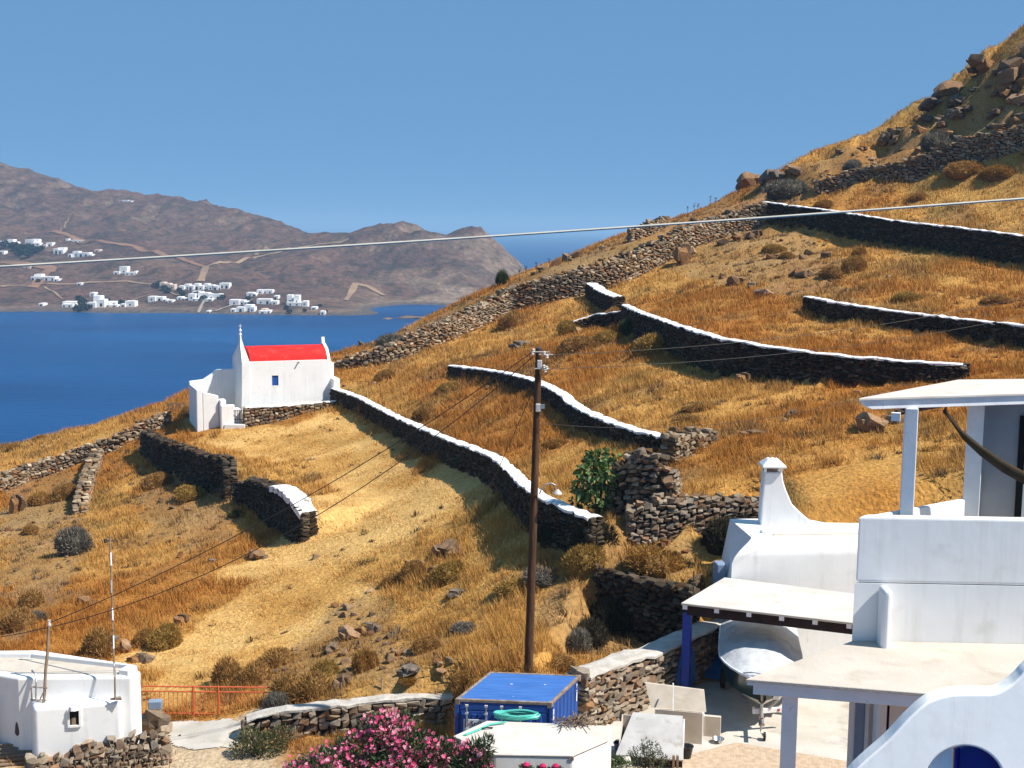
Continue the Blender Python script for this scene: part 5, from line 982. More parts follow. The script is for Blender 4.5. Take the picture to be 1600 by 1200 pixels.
for i, a in enumerate((0.12, wx * 0.5 + 0.01)):
    dr = kbar(a, 0.03, a + wx * 0.5 - 0.13, 0.03, 0.05, zb + 0.12, zt - 0.30, 'door', 'container_blue')
    for k in range(4):
        p0_ = kp(a + 0.08 + k * 0.26, -0.01, 0); MB().prism([kp(a + 0.06 + k * 0.26, -0.03, 0)[:2], kp(a + 0.17 + k * 0.26, -0.03, 0)[:2], kp(a + 0.19 + k * 0.26, 0.01, 0)[:2], kp(a + 0.04 + k * 0.26, 0.01, 0)[:2]], zb + 0.2, zt - 0.38).build('rib', 'container_blue', dr)
for a in (0.31, 0.80, 1.19, 1.66):
    a *= wx / 2.42
    p = kp(a, -0.07, 0); rod = MB().tube([(p[0], p[1], zb + 0.15), (p[0], p[1], zt - 0.12)], 0.022, 6).build('lock_rod', 'galvanised', cn)
    for z in (zt - 0.14, zt - 0.34, zt - 0.75): MB().box((p[0], p[1], z), (0.075, 0.05, 0.05), math.atan2(ux.y, ux.x)).build('keeper', 'ceramic', rod)
nr = int(ly / 0.28)
for k in range(nr): MB().prism([kp(wx - 0.05, 0.14 + k * 0.28, 0)[:2], kp(wx - 0.012, 0.18 + k * 0.28, 0)[:2], kp(wx - 0.012, 0.28 + k * 0.28, 0)[:2], kp(wx - 0.05, 0.32 + k * 0.28, 0)[:2]], zb + 0.12, zt - 0.14).build('side_rib', 'container_blue', cn)
for k in range(nr): MB().prism([kp(0.05, 0.14 + k * 0.28, 0)[:2], kp(0.012, 0.18 + k * 0.28, 0)[:2], kp(0.012, 0.28 + k * 0.28, 0)[:2], kp(0.05, 0.32 + k * 0.28, 0)[:2]], zb + 0.12, zt - 0.14).build('side_rib', 'container_blue', cn)
def text_mesh(name, body, size, loc, rot, mat, parent):
    cu = bpy.data.curves.new(name, 'FONT'); cu.body = body; cu.size = size; cu.extrude = 0.003; cu.materials.append(MATS[mat])
    tmp = bpy.data.objects.new(name, cu); COL.objects.link(tmp); bpy.context.view_layer.update()
    me = bpy.data.meshes.new_from_object(tmp.evaluated_get(bpy.context.evaluated_depsgraph_get())); bpy.data.objects.remove(tmp)
    me.materials.clear(); me.materials.append(MATS[mat]); o = bpy.data.objects.new(name, me); COL.objects.link(o); o.parent = parent
    pm = place(parent) if parent.parent is None else place(parent.parent)
    o.matrix_local = pm.inverted() @ (Matrix.Translation(loc) @ rot); return o
ang = math.atan2(ux.y, ux.x)
sg = kbar(0.34, -0.055, 0.78, -0.055, 0.012, zt - 0.92, zt - 0.50, 'sign', 'sign_white')
text_mesh('lettering', 'Still', 0.20, Vector(kp(0.40, -0.068, zt - 0.68)), Matrix.Rotation(ang, 4, 'Z') @ Matrix.Rotation(R(90), 4, 'X'), 'ink', sg)
kbar(0.355, -0.065, 0.385, -0.065, 0.006, zt - 0.66, zt - 0.60, 'red_mark', 'red_mark')
kbar(0.225, -0.05, 0.26, -0.05, 0.012, zt - 1.0, zt - 0.5, 'label_strip', 'sign_white')
an2 = math.atan2(uy.y, uy.x)
for bb, z0, z1 in ((0.10, zt - 0.50, zt - 0.22), (ly - 0.34, zt - 0.62, zt - 0.36)): kbar(wx + 0.006, bb, wx + 0.006, bb + 0.07, 0.012, z0, z1, 'label_strip', 'sign_white')
text_mesh('lettering', 'P', 0.16, Vector(kp(wx + 0.012, ly - 0.36, zt - 0.24)), Matrix.Rotation(an2, 4, 'Z') @ Matrix.Rotation(R(90), 4, 'X'), 'sign_white', cn)
text_mesh('lettering', 'Z', 0.13, Vector(kp(wx + 0.012, ly - 0.36, zt - 0.40)), Matrix.Rotation(an2, 4, 'Z') @ Matrix.Rotation(R(90), 4, 'X'), 'sign_white', cn)
for a, b_, s in ((0.9, 1.2, 0.06), (1.75, 1.25, 0.05), (1.3, 0.35, 0.03)):
    p = kp(a * wx / 2.4, b_ * ly / 2.0, zt - 0.0115); MB().add([(p[0] + s * math.cos(t_) * (0.6 + 0.4 * math.sin(t_ * 3 + a)), p[1] + s * 0.6 * math.sin(t_), p[2]) for t_ in np.linspace(0, 6.283, 9)[:-1]], [tuple(range(8))]).build('paint_chip', 'ceramic', cn)

# low white outbuilding in front of the container
WZ = -12.05
wp = [atz(*p, WZ) for p in ((709, 1150), (762, 1126), (956, 1134), (950, 1156), (894, 1180), (772, 1178))]
ob = thing('low_outbuilding', 'low white outbuilding with a bare cement roof holding a hose', 'outbuilding', (wp[0][0], wp[0][1], yz))
MB().prism([tuple(p[:2]) for p in wp], yz - 0.2, CAM_Z + WZ - 0.05).build('wall', 'whitewash', ob, 0.05, 2)
MB().prism(ring([tuple(p[:2]) for p in wp], -0.02), CAM_Z + WZ - 0.048, CAM_Z + WZ).build('roof', 'screed_pale', ob, 0.02, 2)
q = atz(893, 1178, WZ); MB().box((q[0], q[1] - 0.03, q[2] - 0.08), (0.1, 0.12, 0.08)).build('rain_spout', 'rust_grey', ob)
# hose coil
h0 = atz(808, 1125, WZ); pts = []; rs = np.random.RandomState(3); nn = 150
for i in range(nn):
    a = i / 22 * 2 * math.pi; rx = 0.53 + 0.07 * math.sin(i * 0.23); ry = 0.20 + 0.03 * math.sin(i * 0.31)
    pts.append((h0[0] + rx * math.cos(a) + 0.05 * math.sin(i * .05), h0[1] + 0.12 + ry * math.sin(a), h0[2] + 0.03 + 0.10 * i / nn + 0.02 * math.sin(i * 0.7)))
tail = [atz(790, 1128, WZ + 0.06), atz(765, 1132, WZ + 0.04), atz(748, 1140, WZ + 0.035), atz(728, 1148, WZ + 0.03), atz(712, 1156, WZ - 0.12)]
hs = MB().tube(pts, 0.028, 6); hs.tube([tuple(p) for p in tail], 0.026, 6); o = hs.build('garden_hose', 'hose_teal', smooth_=True); tag(o, 'coiled turquoise garden hose on the cement roof', 'hose')
q0 = atz(750, 1139, WZ + 0.03); q1 = atz(770, 1137, WZ + 0.03); o = MB().tube([q0, (q0 + q1) / 2 + np.array([0, 0, 0.02]), q1], 0.02, 5).build('stick', 'dark_wood'); tag(o, 'short dark stick lying on the cement roof', 'stick')
# dead plant heap
q = atz(900, 1133, WZ); mb = MB(); rs = np.random.RandomState(9)
for i in range(120):
    a = rs.rand() * 6.3; r = rs.rand() * 0.42; p = (q[0] + r * math.cos(a) * 1.2, q[1] + r * math.sin(a) * 0.5, q[2] + 0.02 + (0.45 - r) * 0.45 * rs.rand()); d = rs.randn(3) * 0.16; d[2] = abs(d[2]) * 0.5
    mb.tube([p, (p[0] + d[0], p[1] + d[1], p[2] + d[2])], 0.012, 3)
tag(mb.build('dead_plant', 'weathered_wood'), 'heap of dead brown plant stems at the roof edge', 'dead plant')
# ------------------------------------------------------------------ chimney house and carport
RZ = -11.35
cr_ = [atz(*p, RZ) for p in ((1064, 942), (1342, 974), (1356, 930), (1132, 902))]
bh = thing('chimney_house', 'white house with a rounded roof edge and a flared chimney', 'house', (cr_[3][0], cr_[3][1], yz))
b0 = atz(1142, 903, RZ); bx_ = (Vector(cr_[1]) - Vector(cr_[0])); bx_.z = 0; bx_ = Vector((1.0, 0.10, 0)); bx_.normalize(); by_ = Vector((-bx_.y, bx_.x, 0))
def bp_(a, b_, z): q = Vector((b0[0], b0[1], 0)) + bx_ * a + by_ * b_; return (q.x, q.y, z)
ht = at(1200, 822, 43.3)[2]; prof = []
for k in range(17):
    a = math.pi / 2 * k / 16; prof.append((0.55 - 0.55 * math.cos(a), ht - 0.55 + 0.55 * math.sin(a)))
rows = [[bp_(0.0, 0, yz - 0.1), bp_(7.0, 0, yz - 0.1)]]
V1 = [(0.0, yz - 0.1)] + [(0.0, ht - 0.75)] + prof + [(3.2, ht), (3.2, yz - 0.1)]
n = len(V1); L_ = [bp_(0.0 + 0.80 * max(0, (z - (ht - 0.95)) / 0.95) ** 2.4, b_, z) for b_, z in V1]; Rr = [bp_(7.0, b_, z) for b_, z in V1]
MB().add(L_ + Rr, [tuple(range(n)), tuple(range(n, 2 * n))[::-1]] + [(i, n + i, n + (i + 1) % n, (i + 1) % n) for i in range(n)]).build('wall', 'whitewash', bh, smooth_=True, fix=True)
mb = MB(); mb.prism([bp_(1.6, 0.65, 0)[:2], bp_(7, 0.65, 0)[:2], bp_(7, 0.85, 0)[:2], bp_(1.6, 0.85, 0)[:2]], ht - 0.02, ht + 0.03); mb.build('roof_kerb', 'screed', bh, 0.03, 2)
mb = MB(); mb.prism([bp_(1.3, 1.0, 0)[:2], bp_(7, 1.0, 0)[:2], bp_(7, 1.25, 0)[:2], bp_(1.3, 1.25, 0)[:2]], ht - 0.02, ht + 0.10); mb.build('parapet', 'whitewash', bh, 0.05, 3)
# chimney: flared sweep down to the right
c0 = at(1204, 800, 43.7); kk = 43.7 / FPX
out = [(-18, 60), (-17, -20), (-15, -52), (-14, -66), (14, -66), (16, -52), (21, -38), (31, -16), (47, 0), (64, 14), (96, 20), (96, 60)]
V1 = [(c0[0] + x * kk, c0[1] - 0.28, c0[2] - y * kk) for x, y in out]; V2 = [(p[0], p[1] + 0.56, p[2]) for p in V1]; n = len(out)
chm = MB().add(V1 + V2, [tuple(range(n)), tuple(range(n, 2 * n))[::-1]] + [(i, n + i, n + (i + 1) % n, (i + 1) % n) for i in range(n)]).build('chimney', 'whitewash', bh, 0.05, 3, fix=True)
for x in (-12.5, 12.5):
    for yy in (-0.2, 0.2): MB().box((c0[0] + x * kk, c0[1] + yy, c0[2] + 70 * kk), (0.08, 0.10, 8.5 * kk)).build('pillar', 'whitewash', chm)
MB().box((c0[0], c0[1] + 0.03, c0[2] + 69 * kk), (0.34, 0.3, 6 * kk)).build('flue', 'pmat_flue' if 'pmat_flue' in MATS else 'rust_grey', chm)
z = c0[2] + 74 * kk; s = 19 * kk
MB().add([(c0[0] - s, c0[1] - s, z), (c0[0] + s, c0[1] - s, z), (c0[0] + s, c0[1] + s, z), (c0[0] - s, c0[1] + s, z), (c0[0] - s * .42, c0[1] - s * .42, z + 13 * kk), (c0[0] + s * .42, c0[1] - s * .42, z + 13 * kk), (c0[0] + s * .42, c0[1] + s * .42, z + 13 * kk), (c0[0] - s * .42, c0[1] + s * .42, z + 13 * kk), (c0[0] - s, c0[1] - s, z + 3 * kk), (c0[0] + s, c0[1] - s, z + 3 * kk), (c0[0] + s, c0[1] + s, z + 3 * kk), (c0[0] - s, c0[1] + s, z + 3 * kk)],
         [(0, 3, 2, 1), (4, 5, 6, 7), (0, 1, 9, 8), (1, 2, 10, 9), (2, 3, 11, 10), (3, 0, 8, 11), (8, 9, 5, 4), (9, 10, 6, 5), (10, 11, 7, 6), (11, 8, 4, 7)]).build('cap', 'whitewash', chm, 0.03, 2)
for x in (-4, 5): MB().tube([(c0[0] + x * kk * 0.6, c0[1], z + 12 * kk), (c0[0] + x * kk * 1.5, c0[1], z + 19 * kk)], 0.02, 5).build('spike', 'rust_grey', chm)
MB().prism([bp_(-0.35, 0.5, 0)[:2], bp_(0.0, 0.5, 0)[:2], bp_(0.0, 1.0, 0)[:2], bp_(-0.35, 1.0, 0)[:2]], ht - 1.9, ht - 0.9).build('water_tank', 'pool_grey_blue', bh, 0.05, 2)

cpn = thing('carport', 'carport with a cream slab roof on a blue post', 'carport', (cr_[0][0], cr_[0][1], yz)); rz_ = CAM_Z + RZ
MB().prism([tuple(p[:2]) for p in cr_], rz_ - 0.07, rz_).build('roof', 'screed_pale', cpn, 0.015, 2)
fd = Vector(cr_[1]) - Vector(cr_[0]); fd.z = 0; fl = fd.length; fd /= fl; bd_ = Vector(cr_[3]) - Vector(cr_[0]); bd_.z = 0; bl = bd_.length; bd_ /= bl
def cpt(a, b_): q = Vector(cr_[0]) + fd * a + bd_ * b_; return (q.x, q.y)
MB().prism([cpt(0.05, 0.32), cpt(fl, 0.32), cpt(fl, 0.50), cpt(0.05, 0.50)], rz_ - 0.46, rz_ - 0.19).build('beam', 'dark_wood', cpn, 0.01, 1)
for i in range(6):
    a = 0.12 + i * 0.98; rf = MB(); rf.prism([cpt(a - 0.06, 0.06), cpt(a + 0.06, 0.06), cpt(a + 0.06, bl - 0.2), cpt(a - 0.06, bl - 0.2)], rz_ - 0.19, rz_ - 0.072).build('rafter', 'dark_wood', cpn)
    MB().prism([cpt(a - 0.075, 0.02), cpt(a + 0.075, 0.02), cpt(a + 0.06, 0.058), cpt(a - 0.06, 0.058)], rz_ - 0.20, rz_ - 0.072).build('rafter_end', 'white_paint', cpn)
q = atz(1074, 960, RZ - 0.46); MB().box((q[0] + 0.02, q[1] + 0.1, (rz_ - 0.46 + yz) / 2), (0.26, 0.26, rz_ - 0.46 - yz), R(-20)).build('post', 'blue_paint', cpn, 0.02, 2)
# ------------------------------------------------------------------ boat on its trailer
bo = atz(1190, 1112, YARD + 0.68); BA = math.atan2(0.98, 0.16)
boat = thing('motor_boat', 'motor boat with a dark green topside under a white cover', 'boat', (bo[0], bo[1], yz), BA)
def LB(l, s, h): ca, sa = math.cos(BA), math.sin(BA); return (bo[0] + l * ca + s * sa, bo[1] + l * sa - s * ca, yz + h)   # l aft of the bow, s to starboard (right in view)
BL, BW = 5.4, 1.20
def beam(t): return BW * (0.10 + 0.90 * (1 - (1 - min(1, t / 0.45)) ** 2.4)) if t < 0.55 else BW * (1 - 0.06 * (t - 0.55))
def sect(t):
    w_ = beam(t); sh = 1.72 - 0.16 * min(1, t * 1.6); ch = 1.02 - 0.10 * min(1, t * 2); ke = 0.90 - 0.36 * min(1, t / 0.28) ** 0.6
    return w_, sh, ch, ke
ts = [0, 0.02, 0.05, 0.1, 0.17, 0.25, 0.35, 0.5, 0.65, 0.8, 1.0]
lo_rows = []; hi_rows = []
for t_ in ts:
    w_, sh, chn, ke = sect(t_); l = t_ * BL
    wc = w_ * 0.92; lo_rows.append([LB(l, -wc, chn), LB(l, -wc * 0.55, ke + (chn - ke) * 0.45), LB(l, 0, ke), LB(l, wc * 0.55, ke + (chn - ke) * 0.45), LB(l, wc, chn)])
    hi_rows.append([LB(l - 0.25 * (1 - min(1, t_ * 4)), -w_ - 0.02, sh), LB(l - 0.1 * (1 - min(1, t_ * 4)), -w_ * 0.985, (sh + chn) / 2), LB(l, -wc, chn)])
MB().grid(lo_rows).build('hull_bottom', 'hull_cream', boat, smooth_=True)
mb = MB().grid(hi_rows)
hr2 = []
for t_ in ts:
    w_, sh, chn, ke = sect(t_); l = t_ * BL; wc = w_ * 0.92
    hr2.append([LB(l, wc, chn), LB(l - 0.1 * (1 - min(1, t_ * 4)), w_ * 0.985, (sh + chn) / 2), LB(l - 0.25 * (1 - min(1, t_ * 4)), w_ + 0.02, sh)])
mb.grid(hr2); mb.add([lo_rows[-1][k] for k in (0, 1, 2, 3, 4)] + [hr2[-1][2], hi_rows[-1][0]], [(0, 1, 2, 3, 4, 5, 6)]); mb.build('topside', 'hull_green', boat, smooth_=True)
rs = np.random.RandomState(4); rows = []
for t_ in ts:
    w_, sh, chn, ke = sect(t_); l = t_ * BL - 0.27 * (1 - min(1, t_ * 4)); row = []; peak = 0.04 + 0.50 * smooth(0.06, 0.40, t_) - 0.25 * smooth(0.6, 1.0, t_)
    for k in range(13):
        a = k / 12 * 2 - 1; row.append(LB(l + rs.randn() * 0.012, a * (w_ + 0.05), sh + 0.01 + peak * (1 - abs(a) ** 2.2) + rs.randn() * 0.022))
    rows.append(row)
MB().grid(rows).build('cover', 'canvas', boat, smooth_=True)
rail = [LB(t_ * BL - 0.28 * (1 - min(1, t_ * 4)), -(beam(t_) + 0.05), sect(t_)[1] - 0.02) for t_ in ts][::-1] + [LB(t_ * BL - 0.28 * (1 - min(1, t_ * 4)), beam(t_) + 0.05, sect(t_)[1] - 0.02) for t_ in ts]
MB().tube(rail, 0.035, 6).build('rub_rail', 'white_paint', boat)
q0 = LB(0.2, -0.45, 1.78); MB().tube([LB(0.25, -0.55, 1.72), LB(0.0, -0.3, 1.84), LB(-0.1, 0.1, 1.82)], 0.018, 6).build('bow_rail', 'galvanised', boat)
tr = thing('boat_trailer', 'galvanised boat trailer with a jockey wheel on its front', 'trailer', (bo[0], bo[1], yz), BA)
for s in (-0.42, 0.42): MB().tube([LB(0.6, s * 0.5, 0.55), LB(1.6, s * 1.3, 0.50), LB(5.2, s * 1.5, 0.50)], 0.05, 6).build('chassis_rail', 'galvanised', tr)
MB().tube([LB(-0.75, 0.02, 0.58), LB(0.2, 0, 0.56), LB(1.0, 0, 0.55)], 0.055, 6).build('drawbar', 'galvanised', tr)
MB().tube([LB(3.6, -1.05, 0.36), LB(3.6, 1.05, 0.36)], 0.045, 6).build('axle', 'galvanised', tr)
for s in (-1.1, 1.1):
    tw = MB(); pr_ = [(0.17, -0.09), (0.27, -0.085), (0.31, -0.05), (0.31, 0.05), (0.27, 0.085), (0.17, 0.09)]
    for (r, z) in pr_:
        for j in range(18): a = 2 * math.pi * j / 18; tw.v.append(LB(3.6 + r * math.cos(a), s + z, 0.32 + r * math.sin(a)))
    for i in range(5):
        for j in range(18): tw.f.append((i * 18 + j, i * 18 + (j + 1) % 18, (i + 1) * 18 + (j + 1) % 18, (i + 1) * 18 + j))
    ty = tw.build('wheel', 'rubber', tr); rm = MB()
    for z in (-0.06, 0.06):
        for j in range(18): a = 2 * math.pi * j / 18; rm.v.append(LB(3.6 + 0.17 * math.cos(a), s + z, 0.32 + 0.17 * math.sin(a)))
    rm.f += [tuple(range(18)), tuple(range(18, 36))[::-1]]; rm.build('rim', 'galvanised', ty)
w1 = LB(-0.05, -0.03, 0.0)
MB().tube([LB(0.12, 0, 0.56), LB(0.05, 0, 1.32)], 0.05, 6).build('winch_post', 'galvanised', tr); MB().box(LB(0.05, 0.02, 1.34), (0.2, 0.2, 0.16), BA).build('winch', 'rust_grey', tr, 0.02, 2)
MB().tube([LB(-0.35, -0.02, 0.95), LB(-0.36, -0.02, 0.25), LB(-0.40, 0.02, 0.18), LB(-0.42, 0.06, 0.115)], 0.03, 6).build('jockey_tube', 'galvanised', tr)
for h in (0.62, 0.45): MB().box(LB(-0.35, -0.02, h), (0.13, 0.13, 0.07), BA).build('clamp', 'rust_grey', tr)
jw = MB()
for z in (0.06, 0.12):
    for j in range(16): a = 2 * math.pi * j / 16; jw.v.append(LB(-0.42 + 0.115 * math.cos(a), z, 0.118 + 0.115 * math.sin(a)))
jw.f += [tuple(range(16)), tuple(range(16, 32))[::-1]] + [(j, (j + 1) % 16, 16 + (j + 1) % 16, 16 + j) for j in range(16)]; jw.build('jockey_wheel', 'rubber', tr, 0.015, 2)
MB().tube([LB(-0.42, 0.05, 0.118), LB(-0.42, 0.135, 0.118)], 0.03, 8).build('hub', 'galvanised', tr)
qa = atz(1176, 1112, YARD + 0.62); qb = at(1238, 1097, qa[1] + 0.25); qb[2] = qa[2] + 0.02
MB().box(tuple((qa + qb) / 2), (math.dist(qa, qb), 0.07, 0.15), math.atan2(qb[1] - qa[1], qb[0] - qa[0])).build('light_bar', 'white_paint', tr, 0.01, 1)
q = (qa * 0.35 + qb * 0.65); MB().box((q[0], q[1] - 0.045, q[2]), (0.07, 0.02, 0.06)).build('reflector', 'red_mark', tr)
q = at(1212, 1084, qa[1] + 0.1); MB().box(tuple(q), (0.26, 0.2, 0.30), R(-12)).build('lamp_box', 'sign_white', tr, 0.02, 2)
# blue tarpaulin bundle beside the post
q = atz(1058, 1100, YARD); rs = np.random.RandomState(12); rows = []
for i in range(11):
    a = i / 10; row = []
    for j in range(14):
        th = 2 * math.pi * j / 14; r = (0.40 * (1 - a) ** 0.55 + 0.05) * (1 + 0.22 * math.sin(th * 3 + a * 4) + rs.randn() * 0.05); row.append((q[0] + 0.15 + r * math.cos(th) + a * 0.32, q[1] + 1.0 + r * 0.8 * math.sin(th), q[2] + 1.55 * a))
    row.append(row[0]); rows.append(row)
tag(MB().grid(rows).build('tarpaulin_bundle', 'tarp_blue', smooth_=True), 'blue tarpaulin wrapped bundle leaning by the blue post', 'tarpaulin')
rows = []
for i in range(7):
    rows.append([(q[0] + 0.7 + j * 0.33, q[1] + 1.9 + 0.25 * i, yz + 0.02 + 1.0 * math.sin(math.pi * (i + 0.4) / 7) * (0.8 + 0.2 * math.sin(j * 1.7 + i)) * (1 - 0.1 * j)) for j in range(7)])
tag(MB().grid(rows).build('tarpaulin_bundle', 'tarp_blue', smooth_=True), 'low dark blue tarpaulin heap under the carport', 'tarpaulin')
# ------------------------------------------------------------------ kennels
def kennel(name, label, base, front_w, depth, h_back, h_front, rz, lid_open):
    e = thing(name, label, 'kennel', base, rz); M_ = place(e)
    def w3(x, y, z): return tuple(M_ @ Vector((x, y, z)))
    W, D = front_w, depth; t = 0.035
    def panel(nm, pts, nvec, mat='plywood'):
        n = len(pts); P1 = [w3(*p) for p in pts]; P2 = [w3(p[0] + nvec[0], p[1] + nvec[1], p[2] + nvec[2]) for p in pts]
        return MB().add(P1 + P2, [tuple(range(n)), tuple(range(n, 2 * n))[::-1]] + [(i, n + i, n + (i + 1) % n, (i + 1) % n) for i in range(n)]).build(nm, mat, e, fix=True)
    panel('front', [(-W / 2, 0, 0), (W / 2, 0, 0), (W / 2, 0, h_front), (-W / 2, 0, h_front)], (0, t, 0), 'dark_wood' if not lid_open else 'plywood')
    panel('back', [(-W / 2, D, 0), (W / 2, D, 0), (W / 2, D, h_back), (-W / 2, D, h_back)], (0, -t, 0))
    panel('side', [(-W / 2, t, 0), (-W / 2, D - t, 0), (-W / 2, D - t, h_back), (-W / 2, t, h_front)], (t, 0, 0))
    c = D * 0.42; r = D * 0.20; top = h_front * 0.86
    arch = [(W / 2, c + r, 0)] + [(W / 2, c + r * math.cos(a), top - r + r * math.sin(a)) for a in np.linspace(0, math.pi, 9)] + [(W / 2, c - r, 0)]
    panel('side', [(W / 2, t, 0), (W / 2, t, h_front), (W / 2, D - t, h_back), (W / 2, D - t, 0)] + arch, (-t, 0, 0), 'white_paint')
    if lid_open:
        panel('lid', [(-W / 2 - 0.2, D, h_back), (W / 2 + 0.05, D, h_back), (W / 2 - 0.05, D + 0.35, h_back + 0.52), (-W / 2 - 0.42, D + 0.35, h_back + 0.60)], (0, 0.03, 0.02))
        MB().tube([w3(-0.18, 0.12, h_front - 0.1), w3(-0.26, D + 0.1, h_back + 0.75)], 0.022, 5).build('prop', 'ceramic', e)
    else:
        sl = (h_back - h_front) / D
        panel('roof', [(-W / 2 - 0.06, -0.16, h_front - 0.16 * sl), (W / 2 + 0.03, -0.16, h_front - 0.16 * sl), (W / 2 - 0.06, D + 0.05, h_back + 0.05 * sl), (-W / 2 + 0.30, D + 0.05, h_back + 0.05 * sl)], (0, 0, t), 'weathered_board')
    return e
k1 = atz(1010, 1196, YARD); kennel('dog_kennel', 'closed plywood kennel with a white sloping roof', (k1[0] + 0.1, k1[1], yz), 1.75, 1.0, 1.0, 0.36, R(-10), False)
k2 = atz(1060, 1162, YARD); kennel('dog_kennel', 'plywood kennel with its lid propped open', (k2[0], k2[1] + 0.1, yz), 1.35, 0.9, 0.62, 0.92, R(-12), True)
q = atz(1112, 1150, YARD); tag(MB().box((q[0], q[1], yz + 0.3), (0.5, 0.12, 0.62), R(-12)).build('plywood_box', 'plywood', None, 0.01, 1), 'thin plywood crate standing right of the open kennel', 'crate')
def bucket(px, py, mat, label, s=1.0, tilt=0):
    q = atz(px, py, YARD); e = thing('bucket', label, 'bucket', (q[0], q[1], yz))
    MB().lathe([(0.10 * s, 0.0), (0.15 * s, 0.28 * s), (0.165 * s, 0.28 * s), (0.165 * s, 0.30 * s), (0.14 * s, 0.30 * s), (0.095 * s, 0.03 * s), (0.001, 0.03 * s)], (q[0], q[1], yz + 0.004), 16).build('pail', mat, e)
    MB().tube([(q[0] + 0.155 * s * math.cos(a), q[1] - 0.03, yz + 0.28 * s + 0.13 * s * math.sin(a)) for a in np.linspace(0, math.pi, 9)], 0.008, 5).build('handle', 'galvanised', e); return e
bucket(1073, 1184, 'plastic_black', 'black bucket standing between the two kennels', 1.15); bucket(968, 1178, 'plastic_navy', 'navy blue bucket left of the closed kennel', 1.1)
q = atz(1122, 1160, YARD); tag(MB().lathe([(0.11, 0), (0.17, 0.11), (0.18, 0.115), (0.165, 0.10), (0.10, 0.02), (0.001, 0.018)], (q[0], q[1], yz + 0.004), 20).build('metal_bowl', 'steel_bowl', smooth_=True), 'shallow metal bowl on the yard paving', 'bowl')
for i, px in enumerate((1052, 1058)):
    q = atz(px, 1205, YARD); tag(MB().box((q[0], q[1], yz + 0.22), (0.06, 0.10, 0.44)).build('wooden_stake', 'weathered_wood'), ['upright wooden stake in front of the closed kennel', 'second stake close beside the first one'][i], 'stake')
q = atz(910, 1196, YARD + 1.2); pb = thing('planter_wall', 'pale plastered planter ledge with stones at the bottom edge', 'planter', (q[0], q[1], yz)); tag(pb, kind='thing')
MB().prism([atz(892, 1192, YARD + 1.0)[:2], atz(985, 1180, YARD + 1.0)[:2], atz(990, 1210, YARD + 1.0)[:2], atz(880, 1222, YARD + 1.0)[:2]], yz - 0.1, yz + 1.0).build('ledge', 'screed', pb, 0.05, 3)
o = bpy.data.objects.new('boulder', RM[2]); COL.objects.link(o); q = atz(908, 1190, YARD + 1.12); o.location = tuple(q); o.scale = (0.46, 0.3, 0.30); tag(o, 'rounded tan stone on the planter ledge', 'rock')
o = bpy.data.objects.new('boulder', RM[5]); COL.objects.link(o); q = atz(938, 1198, YARD + 1.1); o.location = tuple(q); o.scale = (0.40, 0.3, 0.2); o.data = RM[5].copy(); o.data.materials.clear(); o.data.materials.append(MATS['whitewash']); tag(o, 'whitewashed stone on the planter ledge', 'rock')

# ------------------------------------------------------------------ big white house, right
F0 = Vector((6.09, 22.05, 0)); wd_ = Vector((0.999, -0.035, 0)); wb_ = Vector((0.80, 0.60, 0)); PT = CAM_Z - 4.95; gb = CAM_Z - 11.4  # house scaled down about the camera to a nearer depth, results written in
def hp(a, b_): q = F0 + wd_ * a + wb_ * b_; return (q.x, q.y)
hr = thing('white_house', 'large white house with two verandas at the right edge', 'house', (F0.x, F0.y, gb))
# front wall with a tall doorway
d0, d1, dz0, dz1 = 0.36, 0.72, gb, CAM_Z - 7.53
mb = MB(); mb.prism([hp(0, 0), hp(d0, 0), hp(d0, 0.3), hp(0.0, 0.3)], gb, CAM_Z - 6.162); mb.prism([hp(d1, 0), hp(7, 0), hp(7, 0.3), hp(d1, 0.3)], gb, CAM_Z - 6.162); mb.prism([hp(d0, 0), hp(d1, 0), hp(d1, 0.3), hp(d0, 0.3)], dz1, CAM_Z - 6.162)
mb.prism([hp(0, 0.3), hp(0.3, 0.3), hp(0.3, 5), hp(0, 5)], gb, CAM_Z - 6.162); mb.build('wall', 'whitewash', hr)
MB().prism([hp(d0 + 0.02, 0.16), hp(d1, 0.16), hp(d1, 0.22), hp(d0 + 0.02, 0.22)], dz0, dz1).build('door', 'deep_blue', hr)
MB().prism([hp(0.14, -0.05), hp(0.30, -0.05), hp(0.30, -0.002), hp(0.14, -0.002)], gb, CAM_Z - 7.5).build('shutter', 'pool_grey_blue', hr, 0.01, 1)
MB().prism([hp(0.0, 0.0), hp(7, 0.0), hp(7, 0.28), hp(0, 0.28)], CAM_Z - 6.16, PT).build('parapet', 'whitewash', hr, 0.06, 4)
MB().prism([hp(0.3, 0.3), hp(7, 0.3), hp(7, 5), hp(0.3, 5)], PT - 1.1, PT - 0.95).build('terrace_floor', 'concrete', hr)
f_ = at(1384, 918, 21.8); s_ = (f_[0] - F0.x) / wd_.x
nrm_ = Vector((-wd_.y, wd_.x, 0))
def hq(a, b_): q = F0 + wd_ * a + nrm_ * b_; return (q.x, q.y)
MB().prism([hq(s_ - 0.07, -0.42), hq(s_ + 0.10, -0.42), hq(s_ + 0.10, -0.003), hq(s_ - 0.07, -0.003)], gb, f_[2]).build('buttress', 'whitewash', hr, 0.09, 4)
